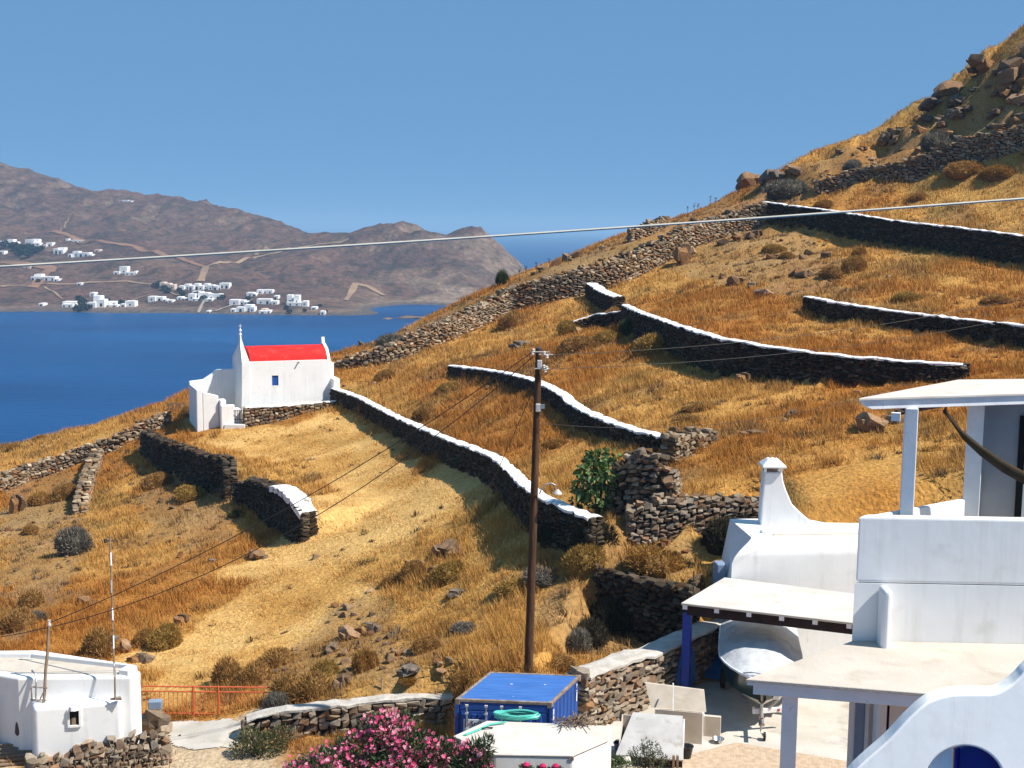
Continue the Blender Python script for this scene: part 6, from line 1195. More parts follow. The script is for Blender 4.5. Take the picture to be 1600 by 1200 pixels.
# lower veranda
LZ = -7.21; lr = [atz(*p, LZ) for p in ((1165, 1061), (1352, 993))]; r2 = hp(7, 0); lr2 = atz(1480, 1086, LZ)
ldir = (Vector(lr2) - Vector(lr[0])); ldir.z = 0; ldir.normalize(); lr3 = Vector(lr[0]) + ldir * 7.5; lz = CAM_Z + LZ
MB().prism([tuple(lr[0][:2]), tuple(lr3[:2]), hp(7, -0.004), hp(0.02, -0.004)], lz - 0.06, lz).build('veranda_roof', 'screed', hr, 0.01, 1)
nb = Vector((-ldir.y, ldir.x, 0))
def lp(a, b_): q = Vector((lr[0][0], lr[0][1], 0)) + ldir * a + nb * b_; return (q.x, q.y)
MB().prism([lp(0.02, 0.02), lp(7.4, 0.02), lp(7.4, 0.09), lp(0.10, 0.09)], lz - 0.105, lz - 0.062).build('drip_board', 'white_paint', hr)
MB().prism([lp(0.12, 0.06), lp(7.4, 0.06), lp(7.4, 0.16), lp(0.2, 0.16)], lz - 0.27, lz - 0.107).build('fascia', 'white_paint', hr, 0.008, 1)
for a in (0.72, 4.2): MB().prism([lp(a - 0.125, 0.18), lp(a + 0.125, 0.18), lp(a + 0.125, 0.43), lp(a - 0.125, 0.43)], gb - 0.3, lz - 0.105).build('veranda_post', 'white_paint', hr, 0.015, 1)
for i in range(6): MB().prism([lp(0.35 + i * 0.9, 0.165), lp(0.43 + i * 0.9, 0.165), lp(1.4 + i * 0.9, 1.6 - 0.1 * i), lp(1.32 + i * 0.9, 1.6 - 0.1 * i)], lz - 0.2, lz - 0.062).build('rafter', 'dark_wood', hr)
# upper veranda
UZ = -2.87; u0 = atz(1342, 622, UZ); u1 = atz(1700, 611, UZ); u2 = atz(1760, 590, UZ); u3 = atz(1497, 593, UZ); uz = CAM_Z + UZ
MB().prism([tuple(p[:2]) for p in (u0, u1, u2, u3)], uz - 0.05, uz).build('veranda_roof', 'screed_pale', hr, 0.01, 1)
ud = (Vector(u1) - Vector(u0)); ud.z = 0; ul = ud.length; ud /= ul; un = Vector((-ud.y, ud.x, 0))
def up_(a, b_): q = Vector((u0[0], u0[1], 0)) + ud * a + un * b_; return (q.x, q.y)
MB().prism([up_(0.03, 0.02), up_(ul, 0.02), up_(ul, 0.10), up_(0.14, 0.10)], uz - 0.085, uz - 0.052).build('drip_board', 'white_paint', hr)
V1 = [(*up_(0.10, 0.05), uz - 0.087), (*up_(0.16, 0.05), uz - 0.15), (*up_(0.30, 0.05), uz - 0.215), (*up_(ul, 0.05), uz - 0.215), (*up_(ul, 0.05), uz - 0.087)]
MB().slab(V1, (0, 0, 0), un * 0.09).build('fascia', 'white_paint', hr, 0.006, 1, fix=True)
pb_ = at(1412, 800, 22.5)
MB().box((pb_[0] + 0.05, 22.5, (PT - 0.95 + uz - 0.215) / 2), (0.23, 0.22, uz - 0.215 - (PT - 0.95)), R(-14)).build('veranda_post', 'white_paint', hr, 0.012, 1)
q = at(1398, 651, 22.1); MB().box((q[0] + 0.02, q[1], q[2]), (0.15, 0.12, 0.14), R(-20)).build('beam_end', 'white_paint', hr)
a0_ = at(1400, 652, 22.3); a1_ = at(1480, 642, 23.6); a0_[2] = a1_[2] = uz - 0.28; MB().tube([tuple(a0_), tuple(a1_)], 0.055, 4).build('beam', 'dark_wood', hr)
# terrace room behind the veranda
rw0 = at(1512, 800, 23.6); rw1 = at(1600, 800, 23.3); rd = Vector((rw1[0] - rw0[0], rw1[1] - rw0[1], 0)).normalized(); rn = Vector((-rd.y, rd.x, 0))
def rp(a, b_): q = Vector((rw0[0], rw0[1], 0)) + rd * a + rn * b_; return (q.x, q.y)
MB().prism([rp(-0.09, 0.0), rp(0.20, 0.0), rp(0.20, 0.30), rp(-0.09, 0.30)], PT - 0.95, uz - 0.06).build('pilaster', 'white_paint', hr, 0.01, 1)
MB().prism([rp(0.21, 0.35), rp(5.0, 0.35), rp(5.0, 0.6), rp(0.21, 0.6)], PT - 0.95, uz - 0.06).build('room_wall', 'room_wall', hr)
MB().prism([rp(0.84, 0.30), rp(1.7, 0.30), rp(1.7, 0.348), rp(0.84, 0.348)], PT - 0.95, uz - 0.5).build('doorway', 'void', hr)
MB().prism([rp(0.96, 0.26), rp(1.04, 0.26), rp(1.04, 0.298), rp(0.96, 0.298)], PT - 0.95, uz - 0.65).build('door_frame', 'white_paint', hr)
MB().prism([hp(0.04, 0.285), hp(0.16, 0.285), (rw0[0] + 0.0, rw0[1] + 0.05), (rw0[0] - 0.08, rw0[1] + 0.15)], CAM_Z - 6.16, PT - 0.02).build('terrace_wall', 'white_paint', hr, 0.03, 2)
# hammock slung from the beam
hm = thing('hammock', 'dark folded hammock slung under the upper veranda roof', 'hammock', tuple(at(1478, 645, 22.9)))
hpx = [(1477, 646), (1489, 662), (1504, 682), (1530, 705), (1565, 730), (1605, 752), (1660, 770), (1710, 765)]
rows = []
for i, (px, py) in enumerate(hpx):
    c = at(px, py, 22.7); w_ = [0.02, 0.05, 0.11, 0.15, 0.17, 0.18, 0.18, 0.1][i]; rows.append([(c[0] - 0.3 * w_, c[1] - w_ * 0.6, c[2] + 0.75 * w_), (c[0] - 0.02, c[1] - 0.3 * w_, c[2] - 0.10 * w_), (c[0] + 0.1 * w_, c[1], c[2] - 0.55 * w_), (c[0] + 0.06, c[1] + 0.4 * w_, c[2] - 0.05 * w_), (c[0] + 0.2 * w_, c[1] + 0.6 * w_, c[2] + 0.7 * w_)])
o = MB().grid(rows).build('cloth', 'hammock_cloth', hm, smooth_=True); so = o.modifiers.new('t', 'SOLIDIFY'); so.thickness = 0.015
MB().lathe([(0.015, -0.05), (0.04, -0.03), (0.04, 0.03), (0.015, 0.05)], tuple(at(1477, 643, 22.7)), 8).build('knot', 'dark_wood', hm)
MB().tube([tuple(at(1477, 643, 22.7)), tuple(at(1478, 636, 22.9))], 0.02, 5).build('rope', 'dark_wood', hm)
# curved stair wall with a blue arched door, nearest the camera
SY = 15.0
def spline(P, k=6):
    P = [np.array(p, float) for p in P]; out = []
    for i in range(len(P) - 1):
        p0, p1, p2, p3 = P[max(0, i - 1)], P[i], P[i + 1], P[min(len(P) - 1, i + 2)]
        for j in range(k): t = j / k; out.append(tuple(0.5 * (2 * p1 + (p2 - p0) * t + (2 * p0 - 5 * p1 + 4 * p2 - p3) * t * t + (3 * p1 - p0 - 3 * p2 + p3) * t ** 3)))
    return out + [tuple(P[-1])]
cur = [(1290, 1260), (1335, 1205), (1385, 1160), (1415, 1128), (1442, 1103), (1462, 1092), (1490, 1085), (1530, 1084), (1556, 1083), (1578, 1072), (1592, 1060), (1606, 1045), (1640, 1020), (1700, 1005)]
ac = (1507, 1230); ar = 64
outl = spline(cur) + [(1700, 1300), (1571, 1300)] + [(ac[0] + ar * math.cos(a), ac[1] - ar * math.sin(a)) for a in np.linspace(0, math.pi, 31)] + [(1443, 1300), (1290, 1300)]
sw = thing('stair_wall', 'curved white stair wall with a blue arched door in the bottom right corner', 'wall', tuple(at(1500, 1300, SY))); tag(sw, kind='thing')
V1 = [tuple(at(px, py, SY + (px - 1500) * 0.0019)) for px, py in outl]; MB().slab(V1, (0, 0, 0), (0.05, 0.30, 0)).build('wall', 'whitewash', sw, 0.03, 3, fix=True)
ad = [(ac[0] + 8 + ar * math.cos(a), ac[1] - ar * math.sin(a)) for a in np.linspace(-0.1, math.pi * 0.62, 15)] + [(1487, 1300), (1580, 1300)]
V1 = [tuple(at(px, py, SY + 0.20 + (px - 1500) * 0.0019)) for px, py in ad]; dr = MB().slab(V1, (0, 0, 0), (0, 0.04, 0)).build('door', 'deep_blue', sw, fix=True)
p0_ = at(1502, 1168, SY + 0.18); MB().box((p0_[0], p0_[1], p0_[2] - 0.6), (0.03, 0.03, 1.2)).build('door_batten', 'deep_blue', dr)
V1 = [tuple(at(px, py, SY + 0.21 + (px - 1500) * 0.0019)) for px, py in [(ac[0] + ar * math.cos(a), ac[1] - ar * math.sin(a)) for a in np.linspace(math.pi * 0.6, math.pi * 1.05, 9)] + [(1443, 1300), (1487, 1300)]]
MB().slab(V1, (0, 0, 0), (0, 0.04, 0)).build('door_reveal', 'whitewash', sw, fix=True)
# ------------------------------------------------------------------ utility pole, wires
pb0 = at(825, 1056, 36.6); ptop = at(842, 545, 36.9); pz = gz(pb0[0], pb0[1])
pole = thing('utility_pole', 'tall dark brown wooden utility pole behind the blue container', 'pole', (pb0[0], pb0[1], pz))
PP = [tuple(np.array([pb0[0], pb0[1], pz - 0.4]) * (1 - k / 9) + np.array(ptop) * (k / 9)) for k in range(10)]
MB().tube(PP, 0.135, 12, 0.092).build('shaft', 'pole_wood', pole, smooth_=True)
MB().lathe([(0.095, -0.02), (0.098, 0.02), (0.03, 0.05)], ptop, 10).build('cap', 'dark_metal', pole)
def pp(py, off=0.0, fw=0.0): q = at(842 - (py - 545) * 0.0335, py, 36.9 - (py - 545) / 511 * 0.3); return (q[0] + off, q[1] - 0.17 + fw, q[2])
for (py, o1) in ((551, 0.16), (556, 0.24), (572, 0.16), (574, 0.24), (578, 0.2), (547, -0.16), (551, -0.18)):
    p = pp(py, o1); MB().lathe([(0.025, -0.06), (0.05, -0.03), (0.035, 0.0), (0.05, 0.03), (0.02, 0.06)], p, 8).build('insulator', 'ceramic', pole)
for (py, x0, x1) in ((549, -0.2, 0.30), (575, -0.1, 0.32), (553, 0.0, 0.42)): MB().tube([pp(py, x0), pp(py, x1)], 0.02, 5).build('bracket', 'galvanised', pole)
for py in (568, 636): MB().box(pp(py, 0.03, 0.02), (0.14, 0.08, 0.24)).build('fuse_box', 'ceramic', pole, 0.02, 2)
MB().box(pp(634, 0.16, 0.02), (0.12, 0.08, 0.12)).build('clamp', 'galvanised', pole)
lamp_p = [(843, 772), (846, 764), (853, 757), (862, 755), (868, 758), (869, 764)]
arm = MB().tube([tuple(at(px, py, 36.6)) for px, py in lamp_p], 0.022, 6).build('lamp_arm', 'galvanised', pole)
q = at(870, 768, 36.6); MB().lathe([(0.02, 0.09), (0.06, 0.06), (0.13, -0.02), (0.14, -0.05), (0.08, -0.06), (0.0, -0.065)], (q[0] + 0.02, q[1], q[2] - 0.02), 12).build('lamp_head', 'ceramic', arm)
def sag(a, b_, s, n=26): a = np.array(a, float); b_ = np.array(b_, float); return [tuple(a * (1 - k / n) + b_ * (k / n) - np.array([0, 0, s * 4 * (k / n) * (1 - k / n)])) for k in range(n + 1)]
def wire(label, a, b_, s, r=0.014, mat='cable_black', name='wire', group='overhead wires'): return tag(MB().tube(sag(a, b_, s), r, 5).build(name, mat), label, 'wire', group)
wire('upper of the two wires from the pole down to the left house mast', pp(549, -0.18), (t1[0], t1[1], t1[2] + 0.05), 0.55)
wire('lower of the two wires from the pole down to the left house mast', pp(556, -0.16), (t1[0] + 0.03, t1[1], t1[2] - 0.08), 1.15)
wire('wire from the pole top across the slope to the right', pp(553, 0.42), at(1700, 440, 48), 0.5, 0.008)
wire('wire from the pole shoulder across the slope to the right', pp(575, 0.32), at(1700, 470, 48), 0.5, 0.008)
wire('faint stay wire running low across the big field', pp(660, 0.16), at(1420, 600, 40), 0.6, 0.006)
q = onground(742, 815); wire('guy wire slanting from the pole to the field', pp(610, -0.14), (q[0], q[1], q[2] + 0.1), 0.05, 0.012)
wire('wire leaving the left house mast for the left edge', (t1[0], t1[1], t1[2] - 0.08), at(-220, 1010, 38), 0.2)
a = at(-260, 431, 9.0); b_ = at(1900, 287, 9.0); tag(MB().tube(sag(a, b_, 0.03, 40), 0.0095, 6).build('overhead_cable', 'cable_white', smooth_=True), 'pale thick cable crossing the whole view close to the camera', 'cable', 'overhead wires')
# fence pickets near the yard wall
for i, (px, py, h) in enumerate(((1083, 930, 38), (1094, 905, 14), (1105, 903, 14), (1116, 902, 14), (1128, 900, 14))):
    q = onground(px, py) if i else at(px, py, 41.0); tag(MB().tube([(q[0], q[1], q[2] - 0.2), (q[0], q[1], q[2] + h * 0.021)], 0.022, 5).build('fence_stake', 'dark_metal'), ['rusty iron stake by the carport corner', 'first thin stake left of the chimney house', 'second thin stake left of the chimney house', 'third thin stake left of the chimney house', 'last thin stake touching the chimney house'][i], 'stake', 'iron stakes')
for i, (px, py) in enumerate(((533, 1090), (596, 1082), (692, 1080))):
    q = onground(px, py); tag(MB().tube([(q[0], q[1], q[2] - 0.2), (q[0], q[1], q[2] + 0.4)], 0.02, 5).build('fence_stake', 'rust_grey'), ['rusty stake left on the cement topped wall', 'rusty stake in the middle of the cement topped wall', 'rusty stake near the container end of the cement wall'][i], 'stake', 'iron stakes')

# ------------------------------------------------------------------ leafy plants
def leaves_mesh(name, P, D, Ls, Ws, cols, rs, droop=0.0):
    """pointed leaves: two triangles folded on the midrib"""
    n = len(P); sd = np.cross(D, rs.randn(n, 3)); sd /= np.linalg.norm(sd, axis=1)[:, None] + 1e-9; up = np.cross(sd, D)
    mid = P + D * (Ls * 0.45)[:, None]; tip = P + D * Ls[:, None]; tip[:, 2] -= droop * Ls
    V_ = np.stack([P, mid + sd * (Ws / 2)[:, None] + up * (Ws * 0.12)[:, None], tip, mid - sd * (Ws / 2)[:, None] + up * (Ws * 0.12)[:, None]], 1).reshape(-1, 3)
    b_ = np.arange(n)[:, None] * 4; T_ = np.concatenate([b_ + np.array([[0, 1, 2]]), b_ + np.array([[0, 2, 3]])])
    return np_mesh(name, V_, tri=T_, col=np.repeat(cols, 4, 0))
OLG = np.array([(0.028, 0.060, 0.018), (0.045, 0.085, 0.028), (0.07, 0.105, 0.045), (0.022, 0.045, 0.016)]); PINK = np.array([(0.82, 0.10, 0.26), (0.88, 0.20, 0.36), (0.75, 0.06, 0.20), (0.90, 0.38, 0.48)])
def blob_points(rs, lobes, n, shell=0.55):
    c = np.array([l[:3] for l in lobes]); r = np.array([l[3:6] if len(l) > 4 else (l[3],) * 3 for l in lobes]); vol = r.prod(1); k = rs.choice(len(lobes), n, p=vol / vol.sum())
    d = rs.randn(n, 3); d /= np.linalg.norm(d, axis=1)[:, None]; s = shell + (1 - shell) * rs.rand(n) ** 0.5; return c[k] + d * r[k] * s[:, None], d
def oleander(label, lobes, nleaf, nflower, seed, base):
    rs = np.random.RandomState(seed); e = thing('oleander', label, 'shrub', base)
    P, d = blob_points(rs, lobes, nleaf); D = d * 0.6 + rs.randn(nleaf, 3) * 0.5; D[:, 2] += 0.55; D /= np.linalg.norm(D, axis=1)[:, None]
    me = leaves_mesh('foliage', P - np.array(base), D, 0.13 + 0.10 * rs.rand(nleaf), 0.028 + 0.018 * rs.rand(nleaf), OLG[rs.randint(0, 4, nleaf)] * (0.7 + 0.6 * rs.rand(nleaf, 1)), rs); link('foliage', me, 'leaf', e)
    # flower heads: clusters of small open blossoms on the sunny outside
    nc = nflower; P, d = blob_points(rs, lobes, nc * 4, 0.92); k = np.nonzero((d[:, 2] > -0.1))[0][:nc]; P = P[k]; VV = []; TT = []; CC = []; off = 0
    for q in P:
        for j in range(rs.randint(4, 9)):
            c = q + rs.randn(3) * 0.065; nrm = rs.randn(3); nrm[2] += 1.2; nrm[1] -= 0.8; nrm /= np.linalg.norm(nrm); u = np.cross(nrm, rs.randn(3)); u /= np.linalg.norm(u); v = np.cross(nrm, u); col = PINK[rs.randint(4)] * (0.8 + 0.35 * rs.rand()); r_ = 0.038 + 0.016 * rs.rand()
            for s in range(5):
                a = s * 1.2566; p1 = c + (u * math.cos(a - 0.45) + v * math.sin(a - 0.45)) * r_ + nrm * 0.01; p2 = c + (u * math.cos(a + 0.45) + v * math.sin(a + 0.45)) * r_ + nrm * 0.016; VV += [c, p1, p2]; TT.append((off, off + 1, off + 2)); CC += [col * 0.8, col, col]; off += 3
    link('blossom', np_mesh('blossom', np.array(VV) - np.array(base), tri=np.array(TT), col=np.array(CC)), 'leaf', e)
    for i in range(9):
        l = lobes[i % len(lobes)]; b0_ = np.array([base[0] + rs.randn() * 0.2, base[1] + rs.randn() * 0.2, base[2]]); MB().tube([tuple(b0_), tuple(b0_ * 0.5 + np.array(l[:3]) * 0.5 + rs.randn(3) * 0.1), tuple(np.array(l[:3]) + rs.randn(3) * 0.15)], 0.03, 5, 0.01).build('stem', 'bark', e)
    return e
def lb(px, py, Y, rx, ry=None, rz=None): q = at(px, py, Y); k = Y / FPX; return (q[0], q[1], q[2], rx * k, (ry or rx) * k, (rz or rx) * k)
q = at(600, 1230, 28.5); base = (q[0], q[1], gz(q[0], q[1]))
oleander('big pink flowering oleander at the bottom edge', [lb(605, 1150, 28.5, 42, 40, 34), lb(565, 1178, 28.3, 46, 40, 30), lb(640, 1180, 28.2, 50, 40, 40), lb(520, 1196, 28.0, 46, 36, 26), lb(690, 1190, 28.2, 44, 36, 34), lb(620, 1205, 28, 70, 40, 36), lb(480, 1212, 28, 40, 30, 22), lb(585, 1140, 28.7, 26, 24, 20), lb(630, 1130, 28.7, 22, 22, 14), lb(720, 1200, 28.2, 36, 30, 34)], 9000, 360, 1, base)
q = at(740, 1230, 27.6); base = (q[0], q[1], gz(q[0], q[1]))
oleander('small oleander sprig with few blossoms before the low outbuilding', [lb(745, 1180, 27.4, 22, 18, 22), lb(760, 1165, 27.3, 12, 10, 14), lb(735, 1205, 27.4, 34, 24, 26)], 1300, 12, 2, base)
def bush(name, label, lobes, n, ll, ww, cols, seed, base, up=0.5, stems=5, cat='shrub', shell=0.3):
    rs = np.random.RandomState(seed); e = thing(name, label, cat, base); P, d = blob_points(rs, lobes, n, shell); D = d * 0.6 + rs.randn(n, 3) * 0.55; D[:, 2] += up; D /= np.linalg.norm(D, axis=1)[:, None]; cols = np.array(cols)
    link('foliage', leaves_mesh('foliage', P - np.array(base), D, ll * (0.6 + 0.8 * rs.rand(n)), ww * (0.6 + 0.8 * rs.rand(n)), cols[rs.randint(0, len(cols), n)] * (0.65 + 0.7 * rs.rand(n, 1)), rs), 'leaf', e)
    for i in range(stems):
        l = lobes[i % len(lobes)]; MB().tube([base, tuple(np.array(base) * 0.45 + np.array(l[:3]) * 0.55 + rs.randn(3) * 0.06), tuple(np.array(l[:3]) + rs.randn(3) * 0.12)], 0.03, 5, 0.008).build('stem', 'bark', e)
    return e
q = onground(405, 1180); bush('weedy_bush', 'weedy green bush with dry flower heads right of the driveway', [lb(395, 1155, q[1], 26, 24, 20), lb(420, 1165, q[1], 30, 24, 22), lb(440, 1150, q[1] + 0.4, 22, 20, 18), lb(380, 1170, q[1], 22, 20, 18)], 2600, 0.11, 0.035, [(0.06, 0.08, 0.025), (0.10, 0.10, 0.04), (0.20, 0.17, 0.08), (0.035, 0.055, 0.02)], 3, q)
q = atz(1010, 1205, YARD + 0.2); bush('olive_bush', 'silvery green young bush in front of the closed kennel', [lb(1000, 1180, q[1], 22, 16, 16), lb(1018, 1172, q[1], 16, 14, 14), lb(985, 1195, q[1], 24, 18, 14), lb(1025, 1190, q[1], 22, 16, 16), lb(1008, 1163, q[1], 7, 6, 10)], 1500, 0.085, 0.026, [(0.085, 0.105, 0.055), (0.13, 0.15, 0.09), (0.055, 0.07, 0.035)], 4, (q[0], q[1], yz))
q = atz(955, 1196, YARD + 1.0); bush('ground_cover', 'mat of small green leaves on the planter ledge', [lb(955, 1190, q[1], 26, 20, 8), lb(968, 1196, q[1], 24, 18, 8)], 1200, 0.06, 0.03, [(0.05, 0.09, 0.02), (0.08, 0.12, 0.03)], 5, (q[0], q[1], yz + 0.95), stems=2, cat='plant')
for i, (px, py) in enumerate(((822, 1203), (848, 1205), (868, 1205))):
    q = at(px, py, 27.3); e = bush('geranium', ['leftmost tip of red geranium below the low outbuilding', 'middle tip of red geranium below the low outbuilding', 'rightmost tip of red geranium below the low outbuilding'][i], [(q[0], q[1], q[2], 0.16, 0.14, 0.10)], 160, 0.07, 0.05, [(0.05, 0.09, 0.03), (0.03, 0.06, 0.02)], 40 + i, (q[0], q[1], yz + 0.6), stems=2, cat='flower')
    MB().lathe([(0.01, -0.05), (0.07, -0.02), (0.08, 0.02), (0.04, 0.06), (0.0, 0.065)], (q[0], q[1] - 0.05, q[2] + 0.13), 9).build('blossom', 'bougain', e)
    MB().lathe([(0.12, 0), (0.16, 0.3), (0.17, 0.3), (0.17, 0.33), (0.02, 0.31)], (q[0], q[1], q[2] - 0.45), 12).build('pot', 'far_cream', e)
    MB().box((q[0], q[1], (q[2] - 0.45 + yz) / 2), (0.4, 0.4, q[2] - 0.45 - yz)).build('plinth', 'screed', e)
# fig tree
q = onground(930, 812); fg = thing('fig_tree', 'leafy green fig tree at the lower end of the long white capped wall', 'tree', q); rs = np.random.RandomState(8)
LBF = [lb(940, 715, q[1], 22, 22, 12), lb(925, 735, q[1] - 0.2, 24, 22, 16), lb(912, 762, q[1] - 0.2, 20, 20, 16), lb(945, 745, q[1], 20, 20, 18), lb(935, 775, q[1], 22, 20, 18), lb(905, 782, q[1] - 0.1, 12, 12, 8), lb(955, 712, q[1], 14, 14, 10), lb(925, 712, q[1], 10, 10, 9), lb(945, 790, q[1], 14, 14, 10)]
P, d = blob_points(rs, LBF, 620, 0.45); D = d + rs.randn(620, 3) * 0.6; D[:, 2] -= 0.1; D /= np.linalg.norm(D, axis=1)[:, None]; gcol = np.array([(0.12, 0.20, 0.05), (0.09, 0.15, 0.04), (0.17, 0.24, 0.08), (0.05, 0.09, 0.025)])
link('crown', leaves_mesh('crown', P - np.array(q), D, 0.20 + 0.14 * rs.rand(620), 0.17 + 0.09 * rs.rand(620), gcol[rs.randint(0, 4, 620)] * (0.7 + 0.6 * rs.rand(620, 1)), rs, 0.2), 'leaf', fg)
MB().tube([(q[0], q[1], q[2] - 0.2), (q[0] + 0.05, q[1], q[2] + 0.5), tuple(np.array(LBF[4][:3]))], 0.09, 7, 0.05).build('trunk', 'bark', fg)
for l in LBF: MB().tube([(q[0] + 0.03, q[1], q[2] + 0.4), tuple(np.array(q) * 0.35 + np.array(l[:3]) * 0.65 + np.array([0.05, 0, 0.1])), tuple(l[:3])], 0.045, 5, 0.012).build('limb', 'bark', fg)
# dry flower stalks on the skyline
ST = [(838, 414, 12), (822, 417, 9), (860, 406, 10), (888, 400, 10), (908, 398, 12), (918, 394, 9), (930, 386, 13), (941, 382, 12), (1036, 330, 10), (1045, 328, 9), (1062, 325, 14), (1074, 322, 9), (1084, 320, 11), (1110, 312, 13), (1117, 311, 10), (1212, 250, 12), (1267, 238, 10), (812, 420, 8), (1090, 318, 8)]
ST.sort(); ORD = ['first', 'second', 'third', 'fourth', 'fifth', 'sixth', 'seventh', 'eighth', 'ninth', 'tenth', 'eleventh', 'twelfth', 'thirteenth', 'fourteenth', 'fifteenth', 'sixteenth', 'seventeenth', 'eighteenth', 'nineteenth', 'twentieth']
for i, (px, py, h) in enumerate(ST):
    p = at(px, py + 4, 132.0); p = hit(px, py + 14); x, y = p[0], p[1]; z = gz(x, y); s = y / FPX; H = (h + 5) * s; e = thing('dry_stalk', ORD[i] + ' dry flower stalk from the left along the ridge skyline', 'plant', (x, y, z), 0, 'dry stalks on the ridge')
    rs = np.random.RandomState(60 + i); lean = rs.randn() * 0.08; MB().tube([(x, y, z - 0.1), (x + lean * 0.5, y, z + H * 0.5), (x + lean, y, z + H)], 0.026, 4, 0.012).build('stem', 'bark', e)
    hd = MB()
    for k in range(14):
        t_ = 0.55 + 0.45 * rs.rand(); a = rs.rand() * 6.3; b0_ = (x + lean * t_, y, z + H * t_); hd.tube([b0_, (b0_[0] + math.cos(a) * 0.16, b0_[1] + math.sin(a) * 0.16, b0_[2] + 0.14)], 0.02, 3, 0.008)
    hd.build('seed_head', 'bark', e)

# ------------------------------------------------------------------ far village
def far_house(label, px0, py, blocks, mat='far_white', win=3, name='villa', depth=9.0):
    """blocks: (x offset px, width px, height px, set back m)"""
    w_all = max(b_[0] + b_[1] for b_ in blocks); p = fhit(px0 + w_all / 2, py); k = p[1] / FPX
    zb_ = min(float(fz(p[0] + s * w_all * k / 2, p[1])) for s in (-1, 0, 1)); X0 = p[0] - w_all * k / 2
    e = thing(name, label, 'house', (p[0], p[1], zb_), 0, 'white houses across the bay'); rs = np.random.RandomState(int(px0 * 7 + py))
    for (xo, w_, h_, sb) in blocks:
        x0 = X0 + xo * k; W = w_ * k * 0.94; Hh = h_ * k * 0.86; zt_ = p[2] + Hh; MB().box((x0 + W / 2, p[1] + sb + depth / 2, (zb_ - 3 + zt_) / 2), (W, depth, zt_ - zb_ + 3)).build('wall', mat, e)
        MB().box((x0 + W / 2, p[1] + sb + depth / 2, zt_ + 0.15), (W * 0.98, depth * 0.98, 0.3)).build('roof', 'far_cream' if mat != 'far_white' else 'far_white', e)
        nw = max(1, int(W / 3.6)) if win else 0
        for j in range(nw):
            xw = x0 + W * (j + 0.5) / nw + rs.randn() * 0.2; big = rs.rand() < 0.45
            MB().box((xw, p[1] + sb - 0.02, p[2] + Hh * (0.42 if not big else 0.36)), (1.5 if big else 1.0, 0.16, min(Hh * 0.62, 2.2) if big else 1.1)).build('door' if big else 'window', 'void', e)
    return e
